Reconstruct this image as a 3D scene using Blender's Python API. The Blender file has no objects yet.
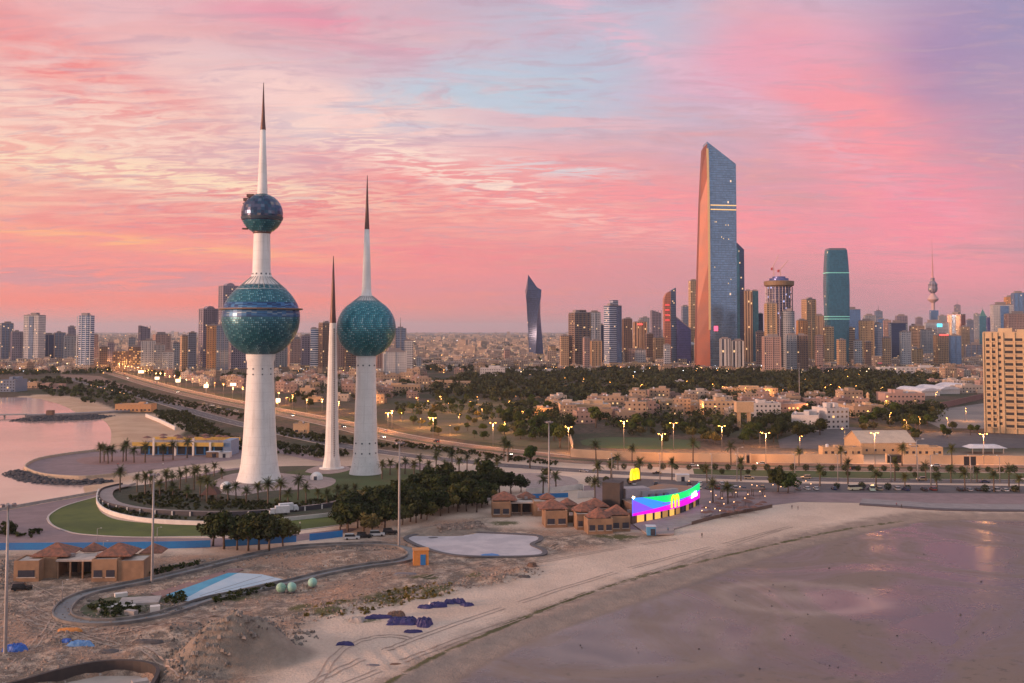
import bpy, bmesh, math, random
import numpy as np
from mathutils import Vector, Matrix
R = math.radians
S = bpy.context.scene
C = S.collection
random.seed(7)
RNG = np.random.default_rng(11)

# ------------------------------------------------------------------ camera
CAMH, F, HOR, TH = 71.0, 1024.0, 331.0, R(2.6)
cam = bpy.data.cameras.new('camera'); camo = bpy.data.objects.new('camera', cam); C.objects.link(camo)
camo.location = (0, 0, CAMH); camo.rotation_euler = (R(90) + TH, 0, 0)
cam.sensor_width = 36.0; cam.lens = 36.0
cam.shift_y = (-F * math.tan(TH) - (341.5 - HOR)) / 1024.0
cam.clip_start = 1.0; cam.clip_end = 200000
S.camera = camo
S.view_settings.view_transform = 'Standard'; S.view_settings.look = 'None'
S.view_settings.exposure = 0.0; S.view_settings.gamma = 1.0
S.cycles.max_bounces = 6; S.cycles.diffuse_bounces = 2; S.cycles.glossy_bounces = 3
S.cycles.transmission_bounces = 2; S.cycles.volume_bounces = 0
S.cycles.transparent_max_bounces = 6
S.cycles.use_denoising = True
S.cycles.use_adaptive_sampling = True; S.cycles.adaptive_threshold = 0.02
S.cycles.sample_clamp_indirect = 4.0

# ------------------------------------------------------------------ sky
def lin(r, g, b):
    f = lambda c: (c / 255 / 12.92) if c <= 10 else ((c / 255 + .055) / 1.055) ** 2.4
    return (f(r), f(g), f(b), 1.0)

class NT:
    """tiny helper for node trees"""
    def __init__(s, tree): s.t = tree; s.n = tree.nodes; s.l = tree.links
    def new(s, typ, **kw):
        n = s.n.new(typ)
        for k, v in kw.items(): setattr(n, k, v)
        return n
    def put(s, sock, v):
        if hasattr(v, 'is_linked') or hasattr(v, 'links'): s.l.new(v, sock)
        elif v is not None: sock.default_value = v
    def math(s, op, a, b=None, c=None, clamp=False):
        n = s.new('ShaderNodeMath', operation=op, use_clamp=clamp)
        s.put(n.inputs[0], a)
        if b is not None: s.put(n.inputs[1], b)
        if c is not None: s.put(n.inputs[2], c)
        return n.outputs[0]
    def mix(s, fac, a, b, blend='MIX'):
        n = s.new('ShaderNodeMix', data_type='RGBA', blend_type=blend)
        s.put(n.inputs[0], fac); s.put(n.inputs[6], a); s.put(n.inputs[7], b)
        return n.outputs[2]
    def noise(s, vec, scale, detail=3, rough=.5, dist=0, out=0):
        n = s.new('ShaderNodeTexNoise')
        s.put(n.inputs['Vector'], vec); n.inputs['Scale'].default_value = scale
        n.inputs['Detail'].default_value = detail; n.inputs['Roughness'].default_value = rough
        n.inputs['Distortion'].default_value = dist
        return n.outputs[out]
    def ramp(s, fac, stops, interp='LINEAR'):
        n = s.new('ShaderNodeValToRGB'); s.put(n.inputs[0], fac); e = n.color_ramp; e.interpolation = interp
        while len(e.elements) < len(stops): e.elements.new(.5)
        for q, (p, c) in zip(e.elements, stops):
            q.position = p; q.color = c if len(c) == 4 else (*c, 1)
        return n.outputs[0]
    def rng(s, v, a, b, c=0.0, d=1.0, smooth=True):
        n = s.new('ShaderNodeMapRange', interpolation_type='SMOOTHSTEP' if smooth else 'LINEAR')
        s.put(n.inputs[0], v)
        for i, q in enumerate((a, b, c, d)): s.put(n.inputs[1 + i], q)
        return n.outputs[0]
    def comb(s, x, y, z=0.0):
        n = s.new('ShaderNodeCombineXYZ'); s.put(n.inputs[0], x); s.put(n.inputs[1], y); s.put(n.inputs[2], z)
        return n.outputs[0]
    def sep(s, v):
        n = s.new('ShaderNodeSeparateXYZ'); s.put(n.inputs[0], v); return n.outputs

SUN_EL, SUN_AZ = R(7), R(-112)         # azimuth measured from the view direction, negative = left
W = bpy.data.worlds.new('World'); S.world = W; W.use_nodes = True
w = NT(W.node_tree); w.n.clear()
tc = w.new('ShaderNodeTexCoord').outputs['Generated']
dx, dy, dz = w.sep(tc)
az = w.math('ARCTAN2', dx, dy)
el = w.math('ARCSINE', dz)
# cloud layer coordinates: the view direction carried to a high plane
den = w.math('ADD', w.math('MAXIMUM', dz, 0.0), 0.09)
cx_ = w.math('DIVIDE', dx, den); cy_ = w.math('DIVIDE', dy, den)
cv = w.comb(cx_, w.math('MULTIPLY', cy_, 1.0), 0.0)
mp = w.new('ShaderNodeMapping'); w.put(mp.inputs[0], cv); mp.inputs['Rotation'].default_value = (0, 0, R(24)); mp.inputs['Scale'].default_value = (.55, 1.25, 1)
cvr = mp.outputs[0]
n1 = w.noise(cvr, 1.0, 6, .58, .6)
n2 = w.noise(cvr, 3.4, 6, .62, .9)
n3 = w.noise(cvr, 9.0, 5, .6, 1.4)
# colours along elevation, left of view and right of view
LEFT = [(0.0, lin(226, 150, 146)), (.03, lin(240, 140, 130)), (.09, lin(244, 138, 130)), (.17, lin(247, 138, 130)), (.26, lin(248, 158, 145)), (.36, lin(252, 184, 160)),
        (.48, lin(250, 178, 165)), (.62, lin(243, 190, 186)), (.78, lin(238, 184, 188)), (1.0, lin(222, 178, 192))]
RIGHT = [(0.0, lin(186, 138, 150)), (.10, lin(186, 134, 154)), (.22, lin(196, 136, 158)), (.36, lin(216, 140, 158)), (.52, lin(212, 150, 170)),
         (.70, lin(198, 152, 178)), (1.0, lin(160, 150, 192))]
e01 = w.math('DIVIDE', el, .34, clamp=True)
ej = w.math('ADD', e01, w.math('MULTIPLY', w.math('SUBTRACT', n1, .5), .16))
cl = w.ramp(ej, LEFT); cr = w.ramp(ej, RIGHT)
side = w.rng(w.math('ADD', az, w.math('MULTIPLY', w.math('SUBTRACT', n1, .5), .3)), -.30, .42)
base = w.mix(side, cl, cr)
def blob(a0, e0, sa, se, rot=0.0):
    """soft patch of the sky around azimuth a0, elevation e0"""
    a = w.math('SUBTRACT', az, a0); e = w.math('SUBTRACT', el, e0)
    c, s_ = math.cos(rot), math.sin(rot)
    u = w.math('ADD', w.math('MULTIPLY', a, c / sa), w.math('MULTIPLY', e, s_ / sa))
    v = w.math('ADD', w.math('MULTIPLY', a, -s_ / se), w.math('MULTIPLY', e, c / se))
    r2 = w.math('ADD', w.math('MULTIPLY', u, u), w.math('MULTIPLY', v, v))
    return w.math('EXPONENT', w.math('MULTIPLY', r2, -1.0))
def pa(px): return math.atan((px - 512) / 1024)
def pe(py, px=512): return math.atan((331 - py) / math.hypot(1024, px - 512))
def patch(base, px, py, sx, sy, rot, col, amt, noise, lo, hi):
    m = w.math('MULTIPLY', blob(pa(px), pe(py, px), sx / 1024, sy / 1024, R(rot)), w.rng(noise, lo, hi))
    return w.mix(w.math('MULTIPLY', m, amt, clamp=True), base, lin(*col))
# clear blue gap running down from the upper centre, lavender at the upper right
nq = w.math('ADD', w.math('MULTIPLY', n1, .45), w.math('MULTIPLY', n2, .55))
base = patch(base, 500, 95, 270, 50, 14, (194, 208, 226), 1.4, nq, .31, .53)
base = patch(base, 665, 58, 180, 66, -8, (184, 192, 216), 1.3, nq, .32, .50)
base = patch(base, 250, 52, 180, 26, 8, (208, 196, 208), 1.0, n2, .35, .6)
base = patch(base, 1010, 40, 80, 62, 30, (140, 142, 186), 1.0, nq, .34, .54)
base = patch(base, 1000, 120, 70, 60, 20, (170, 140, 178), .9, nq, .36, .54)
base = patch(base, 780, 185, 110, 40, -20, (204, 152, 180), .8, n2, .40, .56)
base = patch(base, 940, 95, 90, 80, -50, (196, 148, 176), .7, nq, .40, .56)
base = patch(base, 930, 60, 60, 45, 20, (150, 130, 180), .8, n1, .3, .6)
# pink and coral banks
base = patch(base, 560, 78, 230, 40, 12, (178, 200, 222), 1.2, n2, .38, .56)
base = patch(base, 400, 118, 120, 20, 12, (206, 212, 222), 1.2, n2, .40, .56)
base = patch(base, 610, 22, 140, 26, 10, (190, 190, 214), 1.0, n2, .36, .54)
base = patch(base, 740, 80, 70, 40, 30, (196, 182, 212), 1.0, nq, .36, .54)
base = patch(base, 850, 130, 150, 56, -48, (250, 146, 158), 1.35, nq, .33, .55)
base = patch(base, 760, 60, 110, 40, 8, (236, 160, 184), .9, n1, .3, .55)
base = patch(base, 660, 205, 190, 34, -14, (250, 142, 152), 1.25, nq, .32, .54)
base = patch(base, 860, 245, 170, 20, -12, (240, 138, 160), .9, n2, .32, .56)
base = patch(base, 460, 190, 160, 34, -10, (250, 148, 152), 1.3, n1, .3, .55)
base = patch(base, 930, 215, 70, 55, -40, (244, 134, 160), 1.1, n1, .3, .55)
base = patch(base, 230, 215, 260, 42, 4, (240, 134, 136), 1.1, n2, .34, .56)
base = patch(base, 300, 285, 300, 16, 0, (222, 142, 148), .8, n2, .36, .6)
base = patch(base, 640, 290, 240, 34, 0, (204, 138, 156), .8, n2, .3, .6)
base = patch(base, 400, 262, 200, 26, 0, (240, 128, 142), 1.0, n2, .34, .56)
base = patch(base, 60, 60, 130, 34, -18, (246, 136, 134), 1.3, n2, .34, .58)
base = patch(base, 640, 42, 240, 14, -30, (226, 182, 204), .9, n3, .36, .6)
base = patch(base, 560, 120, 200, 30, -10, (232, 180, 190), .8, n2, .46, .6)
base = patch(base, 420, 40, 220, 22, 10, (214, 172, 192), .9, n2, .42, .58)
base = patch(base, 180, 30, 240, 20, 4, (230, 160, 168), .8, n2, .42, .58)
base = patch(base, 330, 18, 160, 16, -6, (234, 150, 172), 1.0, n2, .34, .56)
# cream, finely rippled streaks
base = patch(base, 110, 130, 190, 42, -6, (252, 210, 196), 1.0, n3, .40, .60)
base = patch(base, 130, 172, 230, 15, -5, (255, 220, 190), 1.2, n3, .42, .58)
base = patch(base, 420, 160, 170, 18, -17, (255, 220, 206), 1.3, n3, .44, .6)
base = patch(base, 330, 105, 170, 26, -14, (250, 208, 204), 1.2, n2, .36, .58)
base = patch(base, 560, 168, 70, 8, -4, (225, 208, 214), 1.2, n3, .42, .58)
base = patch(base, 130, 242, 200, 7, -4, (255, 176, 130), 1.2, n2, .38, .58)
base = patch(base, 80, 278, 260, 14, 0, (204, 142, 156), .9, n2, .4, .6)
base = patch(base, 120, 301, 230, 8, 0, (252, 124, 108), .9, n1, .2, .5)
n4 = w.noise(cvr, 5.5, 8, .66, 1.8)
base = w.mix(w.math('MULTIPLY', w.rng(n4, .50, .66), w.math('MULTIPLY', w.rng(el, .02, .1), .42)), base, lin(196, 158, 178))
base = w.mix(w.math('MULTIPLY', w.rng(n4, .46, .32), w.math('MULTIPLY', w.rng(el, .02, .1), w.rng(el, .13, .24, .30, .08))), base, lin(255, 176, 160))
fine = w.math('MULTIPLY', w.math('SUBTRACT', n3, .5), .16)
hsv = w.new('ShaderNodeHueSaturation'); w.put(hsv.inputs['Color'], base); w.put(hsv.inputs['Value'], w.math('ADD', 1.0, fine)); hsv.inputs['Saturation'].default_value = .98
front = w.mix(1.0, hsv.outputs[0], w.mix(w.rng(el, .0, .16), (1.12, 1.02, .96, 1), (.98, .97, .94, 1)), 'MULTIPLY')
# above the frame and behind the viewer the unseen sky is set brighter and paler as fill light
up = w.rng(el, .34, .75)
zen = w.mix(w.rng(n1, .35, .6), (.50, .58, .70, 1), (.66, .60, .62, 1))
skyc = w.mix(up, front, zen)
back = w.rng(w.math('ABSOLUTE', az), .95, 1.9)
skyc = w.mix(w.math('MULTIPLY', back, .9), skyc, w.mix(w.rng(el, 0, .6), (.54, .50, .54, 1), (.50, .54, .62, 1)))
nis = w.new('ShaderNodeTexSky', sky_type='NISHITA', sun_disc=False, sun_elevation=SUN_EL, sun_rotation=SUN_AZ)
skyc = w.mix(1.0, skyc, w.mix(1.0, nis.outputs[0], (.012, .012, .012, 1), 'MULTIPLY'), 'ADD')
bg = w.new('ShaderNodeBackground'); w.put(bg.inputs[0], skyc); bg.inputs[1].default_value = 1.0
wo = w.new('ShaderNodeOutputWorld'); w.l.new(bg.outputs[0], wo.inputs[0])
W.cycles.sampling_method = 'MANUAL'; W.cycles.sample_map_resolution = 512

# ------------------------------------------------------------------ sun
sl = bpy.data.lights.new('sun', 'SUN'); so = bpy.data.objects.new('sun', sl); C.objects.link(so)
sl.energy = 4.2; sl.angle = R(12); sl.color = (1.0, .56, .36)
sd = Vector((math.sin(SUN_AZ) * math.cos(SUN_EL), math.cos(SUN_AZ) * math.cos(SUN_EL), math.sin(SUN_EL)))
so.rotation_euler = sd.to_track_quat('Z', 'Y').to_euler(); so.location = (-300, -100, 300)

# ------------------------------------------------------------------ pixel -> place
def ray(px, py):
    wv = HOR - py
    return (px - 512.0), F / math.cos(TH) - wv * math.sin(TH), wv * math.cos(TH)
def G(px, py, z=0.0):
    x, y, q = ray(px, py); t = (z - CAMH) / q
    return (x * t, y * t)
def AT(px, py, Y):
    x, y, q = ray(px, py); t = Y / y
    return (x * t, CAMH + q * t)
def PX(X, Y, Z):
    # inverse, for checks and labels
    r = (Z - CAMH) / Y
    wv = r * F / math.cos(TH) / (math.cos(TH) + r * math.sin(TH))
    return 512 + X / Y * (F / math.cos(TH) - wv * math.sin(TH)), HOR - wv

# ------------------------------------------------------------------ mesh builder
class MB:
    def __init__(s): s.v = []; s.f = []; s.uv = []; s.mi = []; s.cur = 0; s.smooth = []
    def face(s, idx, uv=None, smooth=False):
        s.f.append(idx); s.uv.append(uv or [(0, 0)] * len(idx)); s.mi.append(s.cur); s.smooth.append(smooth)
    def poly(s, pts, uv=None):
        b = len(s.v); s.v += [tuple(p) for p in pts]; s.face(list(range(b, b + len(pts))), uv or [(p[0], p[1]) for p in pts])
    def loft(s, rings, cap=True, capb=False, closed=True, smooth=False):
        """rings: lists of (x,y,z), same count"""
        n = len(rings[0]); b = len(s.v)
        for r in rings: s.v += [tuple(p) for p in r]
        per = [0.0]
        for i in range(n): per.append(per[-1] + math.dist(rings[0][i][:2], rings[0][(i + 1) % n][:2]))
        for k in range(len(rings) - 1):
            for i in range(n if closed else n - 1):
                j = (i + 1) % n
                s.face([b + k * n + i, b + k * n + j, b + (k + 1) * n + j, b + (k + 1) * n + i],
                       [(per[i], rings[k][i][2]), (per[i + 1], rings[k][j][2]), (per[i + 1], rings[k + 1][j][2]), (per[i], rings[k + 1][i][2])], smooth)
        if cap: s.face([b + (len(rings) - 1) * n + i for i in range(n)], [(-.01, -.01)] * n)
        if capb: s.face([b + i for i in reversed(range(n))], [(-.01, -.01)] * n)
    def prism(s, pts, z0, z1, capb=False):
        s.loft([[(p[0], p[1], z0) for p in pts], [(p[0], p[1], z1) for p in pts]], True, capb)
    def box(s, cx, cy, z0, sx, sy, sz, rot=0.0, capb=True):
        c, q = math.cos(rot), math.sin(rot)
        pts = [(cx + a * c - b * q, cy + a * q + b * c) for a, b in ((-sx / 2, -sy / 2), (sx / 2, -sy / 2), (sx / 2, sy / 2), (-sx / 2, sy / 2))]
        s.prism(pts, z0, z0 + sz, capb)
    def lathe(s, prof, seg=24, cx=0.0, cy=0.0, smooth=True, cap=True, capb=False):
        rings = [[(cx + r * math.cos(2 * math.pi * i / seg), cy + r * math.sin(2 * math.pi * i / seg), z) for i in range(seg)] for r, z in prof]
        s.loft(rings, cap, capb, True, smooth)
    def tube(s, p0, p1, r0, r1=None, seg=8, smooth=True):
        r1 = r0 if r1 is None else r1
        a = Vector(p0); b = Vector(p1); d = (b - a); q = d.to_track_quat('Z', 'Y')
        rings = []
        for p, r in ((a, r0), (b, r1)):
            rings.append([tuple(p + q @ Vector((r * math.cos(2 * math.pi * i / seg), r * math.sin(2 * math.pi * i / seg), 0))) for i in range(seg)])
        s.loft(rings, True, True, True, smooth)
    def ball(s, c, rx, ry=None, rz=None, seg=12, rings=8):
        ry = rx if ry is None else ry; rz = rx if rz is None else rz
        L = []
        for k in range(rings + 1):
            a = -math.pi / 2 + math.pi * k / rings; q = max(math.cos(a), .01)
            L.append([(c[0] + rx * q * math.cos(2 * math.pi * i / seg), c[1] + ry * q * math.sin(2 * math.pi * i / seg), c[2] + rz * math.sin(a)) for i in range(seg)])
        s.loft(L, True, True, True, True)
    def mesh(s, name, mats):
        m = bpy.data.meshes.new(name); m.from_pydata(s.v, [], s.f)
        for q in (mats if isinstance(mats, (list, tuple)) else [mats]): m.materials.append(q)
        uvl = m.uv_layers.new(name='UVMap'); flat = [c for f in s.uv for p in f for c in p]
        uvl.data.foreach_set('uv', flat)
        m.polygons.foreach_set('material_index', s.mi); m.polygons.foreach_set('use_smooth', s.smooth)
        m.update(); return m
    def build(s, name, mats, parent=None):
        o = bpy.data.objects.new(name, s.mesh(name, mats)); C.objects.link(o)
        if parent is not None: o.parent = parent
        return o

def tag(o, label=None, cat=None, group=None, kind=None):
    if label: o['label'] = label
    if cat: o['category'] = cat
    if group: o['group'] = group
    if kind: o['kind'] = kind
    return o
def thing(name, label, cat, loc=(0, 0, 0), rz=0.0, group=None):
    o = bpy.data.objects.new(name, None); C.objects.link(o); o.empty_display_size = 1
    o.location = loc; o.rotation_euler = (0, 0, rz)
    return tag(o, label, cat, group)
def dup(root, loc, rz=0.0, label=None, group=None, sc=None):
    r = root.copy(); C.objects.link(r); r.location = loc; r.rotation_euler = (0, 0, rz)
    if sc is not None: r.scale = (sc, sc, sc) if not isinstance(sc, tuple) else sc
    if label: r['label'] = label
    if group: r['group'] = group
    for ch in list(root.children):
        c = ch.copy(); C.objects.link(c); c.parent = r
        for g in ch.children:
            d = g.copy(); C.objects.link(d); d.parent = c
    return r
def struct(o): o['kind'] = 'structure'; return o

def smooth(pts, n=6, closed=False):
    """Catmull-Rom through points"""
    out = []; m = len(pts)
    for i in range(m if closed else m - 1):
        g = lambda k: pts[k % m] if closed else pts[min(max(k, 0), m - 1)]
        p0, p1, p2, p3 = g(i - 1), g(i), g(i + 1), g(i + 2)
        for k in range(n):
            t = k / n
            out.append(tuple(.5 * ((2 * b) + (c - a) * t + (2 * a - 5 * b + 4 * c - d) * t * t + (3 * b - a - 3 * c + d) * t ** 3) for a, b, c, d in zip(p0, p1, p2, p3)))
    if not closed: out.append(tuple(pts[-1]))
    return out
def GP(pts, z=0.0): return [G(x, y, z) for x, y in pts]
def np_inside(P, poly):
    x, y = P[:, 0], P[:, 1]; ins = np.zeros(len(P), bool); n = len(poly)
    for i in range(n):
        x0, y0 = poly[i]; x1, y1 = poly[(i + 1) % n]
        if y0 == y1: continue
        c = ((y0 > y) != (y1 > y)) & (x < (x1 - x0) * (y - y0) / (y1 - y0) + x0)
        ins ^= c
    return ins
def np_dist(P, line, closed=False):
    d = np.full(len(P), 1e9); n = len(line)
    for i in range(n if closed else n - 1):
        a = np.array(line[i]); b = np.array(line[(i + 1) % n]); ab = b - a
        t = np.clip(((P - a) @ ab) / max(ab @ ab, 1e-9), 0, 1)
        d = np.minimum(d, np.linalg.norm(P - (a + t[:, None] * ab), axis=1))
    return d
def inside(p, poly): return bool(np_inside(np.array([p], float), poly)[0])
_tab = RNG.random((256, 256))
def vnoise(x, y):
    xi = np.floor(x).astype(int); yi = np.floor(y).astype(int); fx = x - xi; fy = y - yi
    fx = fx * fx * (3 - 2 * fx); fy = fy * fy * (3 - 2 * fy)
    g = lambda a, b: _tab[a & 255, b & 255]
    return (g(xi, yi) * (1 - fx) + g(xi + 1, yi) * fx) * (1 - fy) + (g(xi, yi + 1) * (1 - fx) + g(xi + 1, yi + 1) * fx) * fy
def fbm(x, y, s, o=4):
    r = 0; a = .5
    for k in range(o):
        r = r + a * vnoise(x / s + 17 * k, y / s + 31 * k); s *= .5; a *= .5
    return r

# ------------------------------------------------------------------ materials
def pbr(name, col, rough=.8, metal=0.0, col2=None, scale=1.0, detail=4, lo=.35, hi=.65, bump=0.0, bscale=None, spec=.5, world=False, emit=None, estr=0.0, alpha=None):
    m = bpy.data.materials.new(name); m.use_nodes = True; t = NT(m.node_tree)
    b = t.n['Principled BSDF']; b.inputs['Roughness'].default_value = rough; b.inputs['Metallic'].default_value = metal
    b.inputs['Specular IOR Level'].default_value = spec
    co = t.new('ShaderNodeNewGeometry').outputs['Position'] if world else t.new('ShaderNodeTexCoord').outputs['Object']
    c1 = (*col, 1)
    c2 = (*(col2 if col2 else [x * .86 for x in col]), 1)
    nz = t.noise(co, scale, detail, .6)
    t.put(b.inputs['Base Color'], t.mix(t.rng(nz, lo, hi), c1, c2))
    if bump:
        bp = t.new('ShaderNodeBump'); bp.inputs['Strength'].default_value = bump; bp.inputs['Distance'].default_value = .3
        t.put(bp.inputs['Height'], t.noise(co, bscale or scale * 3, 4, .6)); t.put(b.inputs['Normal'], bp.outputs[0])
    if emit:
        b.inputs['Emission Color'].default_value = (*emit, 1); b.inputs['Emission Strength'].default_value = estr
    return m

def facade(name, wall, glass, w_=3.2, h_=3.6, fx=.6, fy=.55, lit=.04, metal=.0, wrough=.75, grough=.15, glit=(1.0, .58, .25), es=1.3, gm=.55, wall2=None):
    """wall with a regular grid of windows, laid out in metres along the wall (UV)"""
    m = bpy.data.materials.new(name); m.use_nodes = True; t = NT(m.node_tree)
    b = t.n['Principled BSDF']
    uv = t.new('ShaderNodeUVMap').outputs[0]; u, v, _ = t.sep(uv)
    su = t.math('DIVIDE', u, w_); sv = t.math('DIVIDE', v, h_)
    fu = t.math('FRACT', su); fv = t.math('FRACT', sv)
    inx = t.math('LESS_THAN', t.math('ABSOLUTE', t.math('SUBTRACT', fu, .5)), fx / 2) if fx < 1 else 1.0
    iny = t.math('LESS_THAN', t.math('ABSOLUTE', t.math('SUBTRACT', fv, .5)), fy / 2) if fy < 1 else 1.0
    win = t.math('MULTIPLY', inx, iny)
    win = t.math('MULTIPLY', win, t.math('GREATER_THAN', v, .0))
    wn = t.new('ShaderNodeTexWhiteNoise', noise_dimensions='2D')
    t.put(wn.inputs['Vector'], t.comb(t.math('FLOOR', su), t.math('FLOOR', sv)))
    rnd = wn.outputs['Value']
    oi = t.new('ShaderNodeObjectInfo').outputs['Random']
    nz = t.noise(t.new('ShaderNodeTexCoord').outputs['Object'], .05, 4, .6)
    wc = t.mix(t.rng(nz, .3, .7), (*wall, 1), (*(wall2 or [x * .8 for x in wall]), 1))
    gc = t.mix(rnd, (*[x * .82 for x in glass], 1), (*[min(1, x * 1.2) for x in glass], 1))
    t.put(b.inputs['Base Color'], t.mix(win, wc, gc))
    t.put(b.inputs['Roughness'], t.rng(win, 0, 1, wrough, grough, False))
    t.put(b.inputs['Metallic'], t.math('MULTIPLY', win, gm))
    litm = t.math('MULTIPLY', win, t.math('GREATER_THAN', rnd, 1 - lit))
    b.inputs['Emission Color'].default_value = (*glit, 1)
    t.put(b.inputs['Emission Strength'], t.math('MULTIPLY', litm, es))
    m.cycles.emission_sampling = 'NONE'
    return m
def glow(name, col, s, sample=False):
    m = bpy.data.materials.new(name); m.use_nodes = True; b = m.node_tree.nodes['Principled BSDF']
    b.inputs['Base Color'].default_value = (*col, 1); b.inputs['Emission Color'].default_value = (*col, 1); b.inputs['Emission Strength'].default_value = s
    m.cycles.emission_sampling = 'AUTO' if sample else 'NONE'
    return m
# ------------------------------------------------------------------ terrain
WEST = smooth([(0, 397.5), (14, 397.3), (28, 397.5), (40, 399.5), (54, 403.5), (64, 407.5), (73, 413), (90, 416.5), (100, 421), (105, 429), (105, 438), (99, 448), (64, 455.5), (39, 460), (25, 466), (26, 471),
        (45, 477.5), (80, 480), (104, 479), (78, 487), (68, 494), (64, 498.5), (10, 509)], 3)
bay_w = [(-9000, 1080), (-900, 1100)] + [G(*p) for p in WEST] + [G(-60, 525), G(-300, 600), (-330, 90), (-9000, 60)]
EAST = smooth([(300, 800), (380, 728), (449, 683), (522, 643), (580, 620), (644, 598), (700, 578), (766, 556), (832, 539.5), (880, 528), (932, 519), (980, 518.5), (1024, 519), (1200, 520)], 3)
bay_e = [G(*p) for p in EAST] + [(2600, 400), (2600, 20), (-40, 20), (-40, 120)]

ys = [60.0]
while ys[-1] < 45000:
    y = ys[-1]; ys.append(y * (1.007 if 190 < y < 420 else 1.012 if y < 650 else 1.022 if y < 2500 else 1.06))
ys = np.array(ys); sl_ = np.linspace(-1.25, 1.25, 110)
sl_ = np.concatenate([np.linspace(-1.6, -.62, 26)[:-1], np.linspace(-.62, .62, 380), np.linspace(.62, 1.6, 26)[1:]])
GX = ys[:, None] * sl_[None, :]; GY = np.repeat(ys[:, None], len(sl_), 1)
PT = np.stack([GX.ravel(), GY.ravel()], 1)
def sdf(P, poly):
    d = np_dist(P, poly, True); return np.where(np_inside(P, poly), d, -d)
near = PT[:, 1] < 1400
sw = np.full(len(PT), -400.0); se = np.full(len(PT), -400.0)
sw[near] = sdf(PT[near], bay_w); se[near] = sdf(PT[near], bay_e)
sst = lambda a, b, x: (lambda t: t * t * (3 - 2 * t))(np.clip((x - a) / (b - a), 0, 1))
# construction ground, rough and heaped
DIRT = [G(*p) for p in [(-200, 552), (0, 550), (120, 550), (230, 552), (340, 541), (400, 530), (420, 520), (500, 512), (500, 525), (620, 530), (700, 530), (640, 545), (560, 560), (520, 585), (430, 600), (330, 620), (300, 650), (270, 700), (200, 900), (-300, 900)]]
dm = sst(-2, 10, sdf(PT, DIRT))
x, y = PT[:, 0], PT[:, 1]
h = np.zeros(len(PT))
h += dm * ((fbm(x, y, 14, 4) - .47) * 2.2 + (fbm(x + 90, y, 3.5, 3) - .45) * .8)
CHAN = smooth([(62, 612), (70, 602), (88, 594), (115, 588), (150, 581), (200, 569), (240, 559), (290, 549), (340, 545.5), (385, 545), (408, 549), (414, 556), (400, 562), (370, 566), (330, 573), (290, 583), (250, 592), (210, 600), (180, 610), (150, 618), (115, 623), (85, 623), (66, 619)], 4, True)
CHANW = [G(*p) for p in CHAN]
flat = []
FLATP = {'pool_w': [(168, 592), (232, 572), (262, 574), (282, 579), (240, 588), (190, 602), (172, 600)],
         'pool_m': [(405, 538), (430, 533), (470, 532.5), (510, 534), (538, 536), (540, 541), (534, 545), (545, 551), (540, 556), (500, 557), (455, 556), (425, 549)],
         'pool_b': [(-60, 700), (20, 688), (60, 672), (100, 664), (140, 664), (158, 672), (150, 690), (100, 760), (-60, 760)],
         'bl': [(0, 545), (160, 540), (175, 590), (0, 595)], 'bc': [(480, 495), (640, 500), (640, 540), (500, 528)], 'shed': [(400, 545), (445, 545), (445, 572), (400, 572)]}
fm = np.zeros(len(PT))
for k, p in FLATP.items(): fm = np.maximum(fm, sst(-5, 1, sdf(PT, [G(*q) for q in p])))
fm = np.maximum(fm, 1 - sst(4, 7, np_dist(PT, CHANW, True)))
h = h * (1 - fm)
def heap(px, py, r, hh, sx=1.0, sy=1.0, n=.35):
    global h
    cx, cy = G(px, py); d = np.hypot((x - cx) / sx, (y - cy) / sy) / r
    h = h + hh * np.clip(1 - d, 0, 1) ** 1.15 * (1 + n * (fbm(x, y, r * .35, 3) - .45) * 2)
heap(236, 658, 11, 8.0, 1.25, 1.0, .2); heap(266, 655, 8, 4.6, 1.3, 1, .2); heap(208, 662, 8, 5.0, 1.3, 1, .2); heap(190, 671, 6, 2.2, 1.2, 1)
heap(170, 636, 10, 2.2, 1.6, 1); heap(440, 532, 8, 2.2, 1.8, 1); heap(475, 530, 5, 1.6); heap(300, 640, 6, 1.4)
heap(350, 556, 9, 1.3, 2.0, 1); heap(500, 578, 5, 1.3, 2.2, 1, .8); heap(520, 573, 4, 1.6, 1.5, 1, .8); heap(330, 612, 9, 1.0, 2.2, 1, .8); heap(385, 602, 9, 1.1, 2.4, 1, .8); heap(435, 591, 6, 1.0, 2.4, 1, .8)
heap(165, 650, 9, 1.6, 1.5, .8); heap(30, 640, 9, 1.0, 2, .8)
# tracks and gentle ripples of the beach
beach = sst(-2, 4, -se) * (1 - dm) * (y < 480)
bn = sst(0, 26, -se)
h += beach * ((fbm(x, y, 30, 3) - .47) * .9 * bn + (fbm(x * .55 + y * .9, y * .25, 2.2, 2) - .37) * .16)
ax = np.exp(-((np_dist(PT, [G(*p) for p in smooth([(300, 745), (420, 668), (560, 612), (720, 560), (850, 532)], 4)]) / 2.2) ** 2)); h += beach * ax * .5
PROME = [G(*p) for p in [(575, 474), (604, 474), (1100, 474), (1400, 500), (1400, 509), (1060, 508), (935, 508), (860, 504.5), (800, 504), (775, 507), (745, 514), (700, 522), (640, 532), (590, 530), (585, 510)]]
PROMW = [G(*p) for p in [(-80, 523), (10, 508.5), (64, 498.5), (117, 489), (150, 482), (250, 460), (440, 460), (450, 480), (420, 500), (372, 512), (352, 533), (300, 542), (200, 549), (-80, 550)]]
CRES = [G(*p) for p in [(96, 450), (64, 455), (39, 459.5), (26, 465), (26.5, 470), (44, 476), (78, 479), (104, 477.5), (150, 472), (260, 466), (300, 440), (140, 440)]]
pz = np.zeros(len(PT))
for q_ in (PROME, PROMW, CRES): pz = np.maximum(pz, sst(-4, 0, sdf(PT, q_)))
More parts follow.
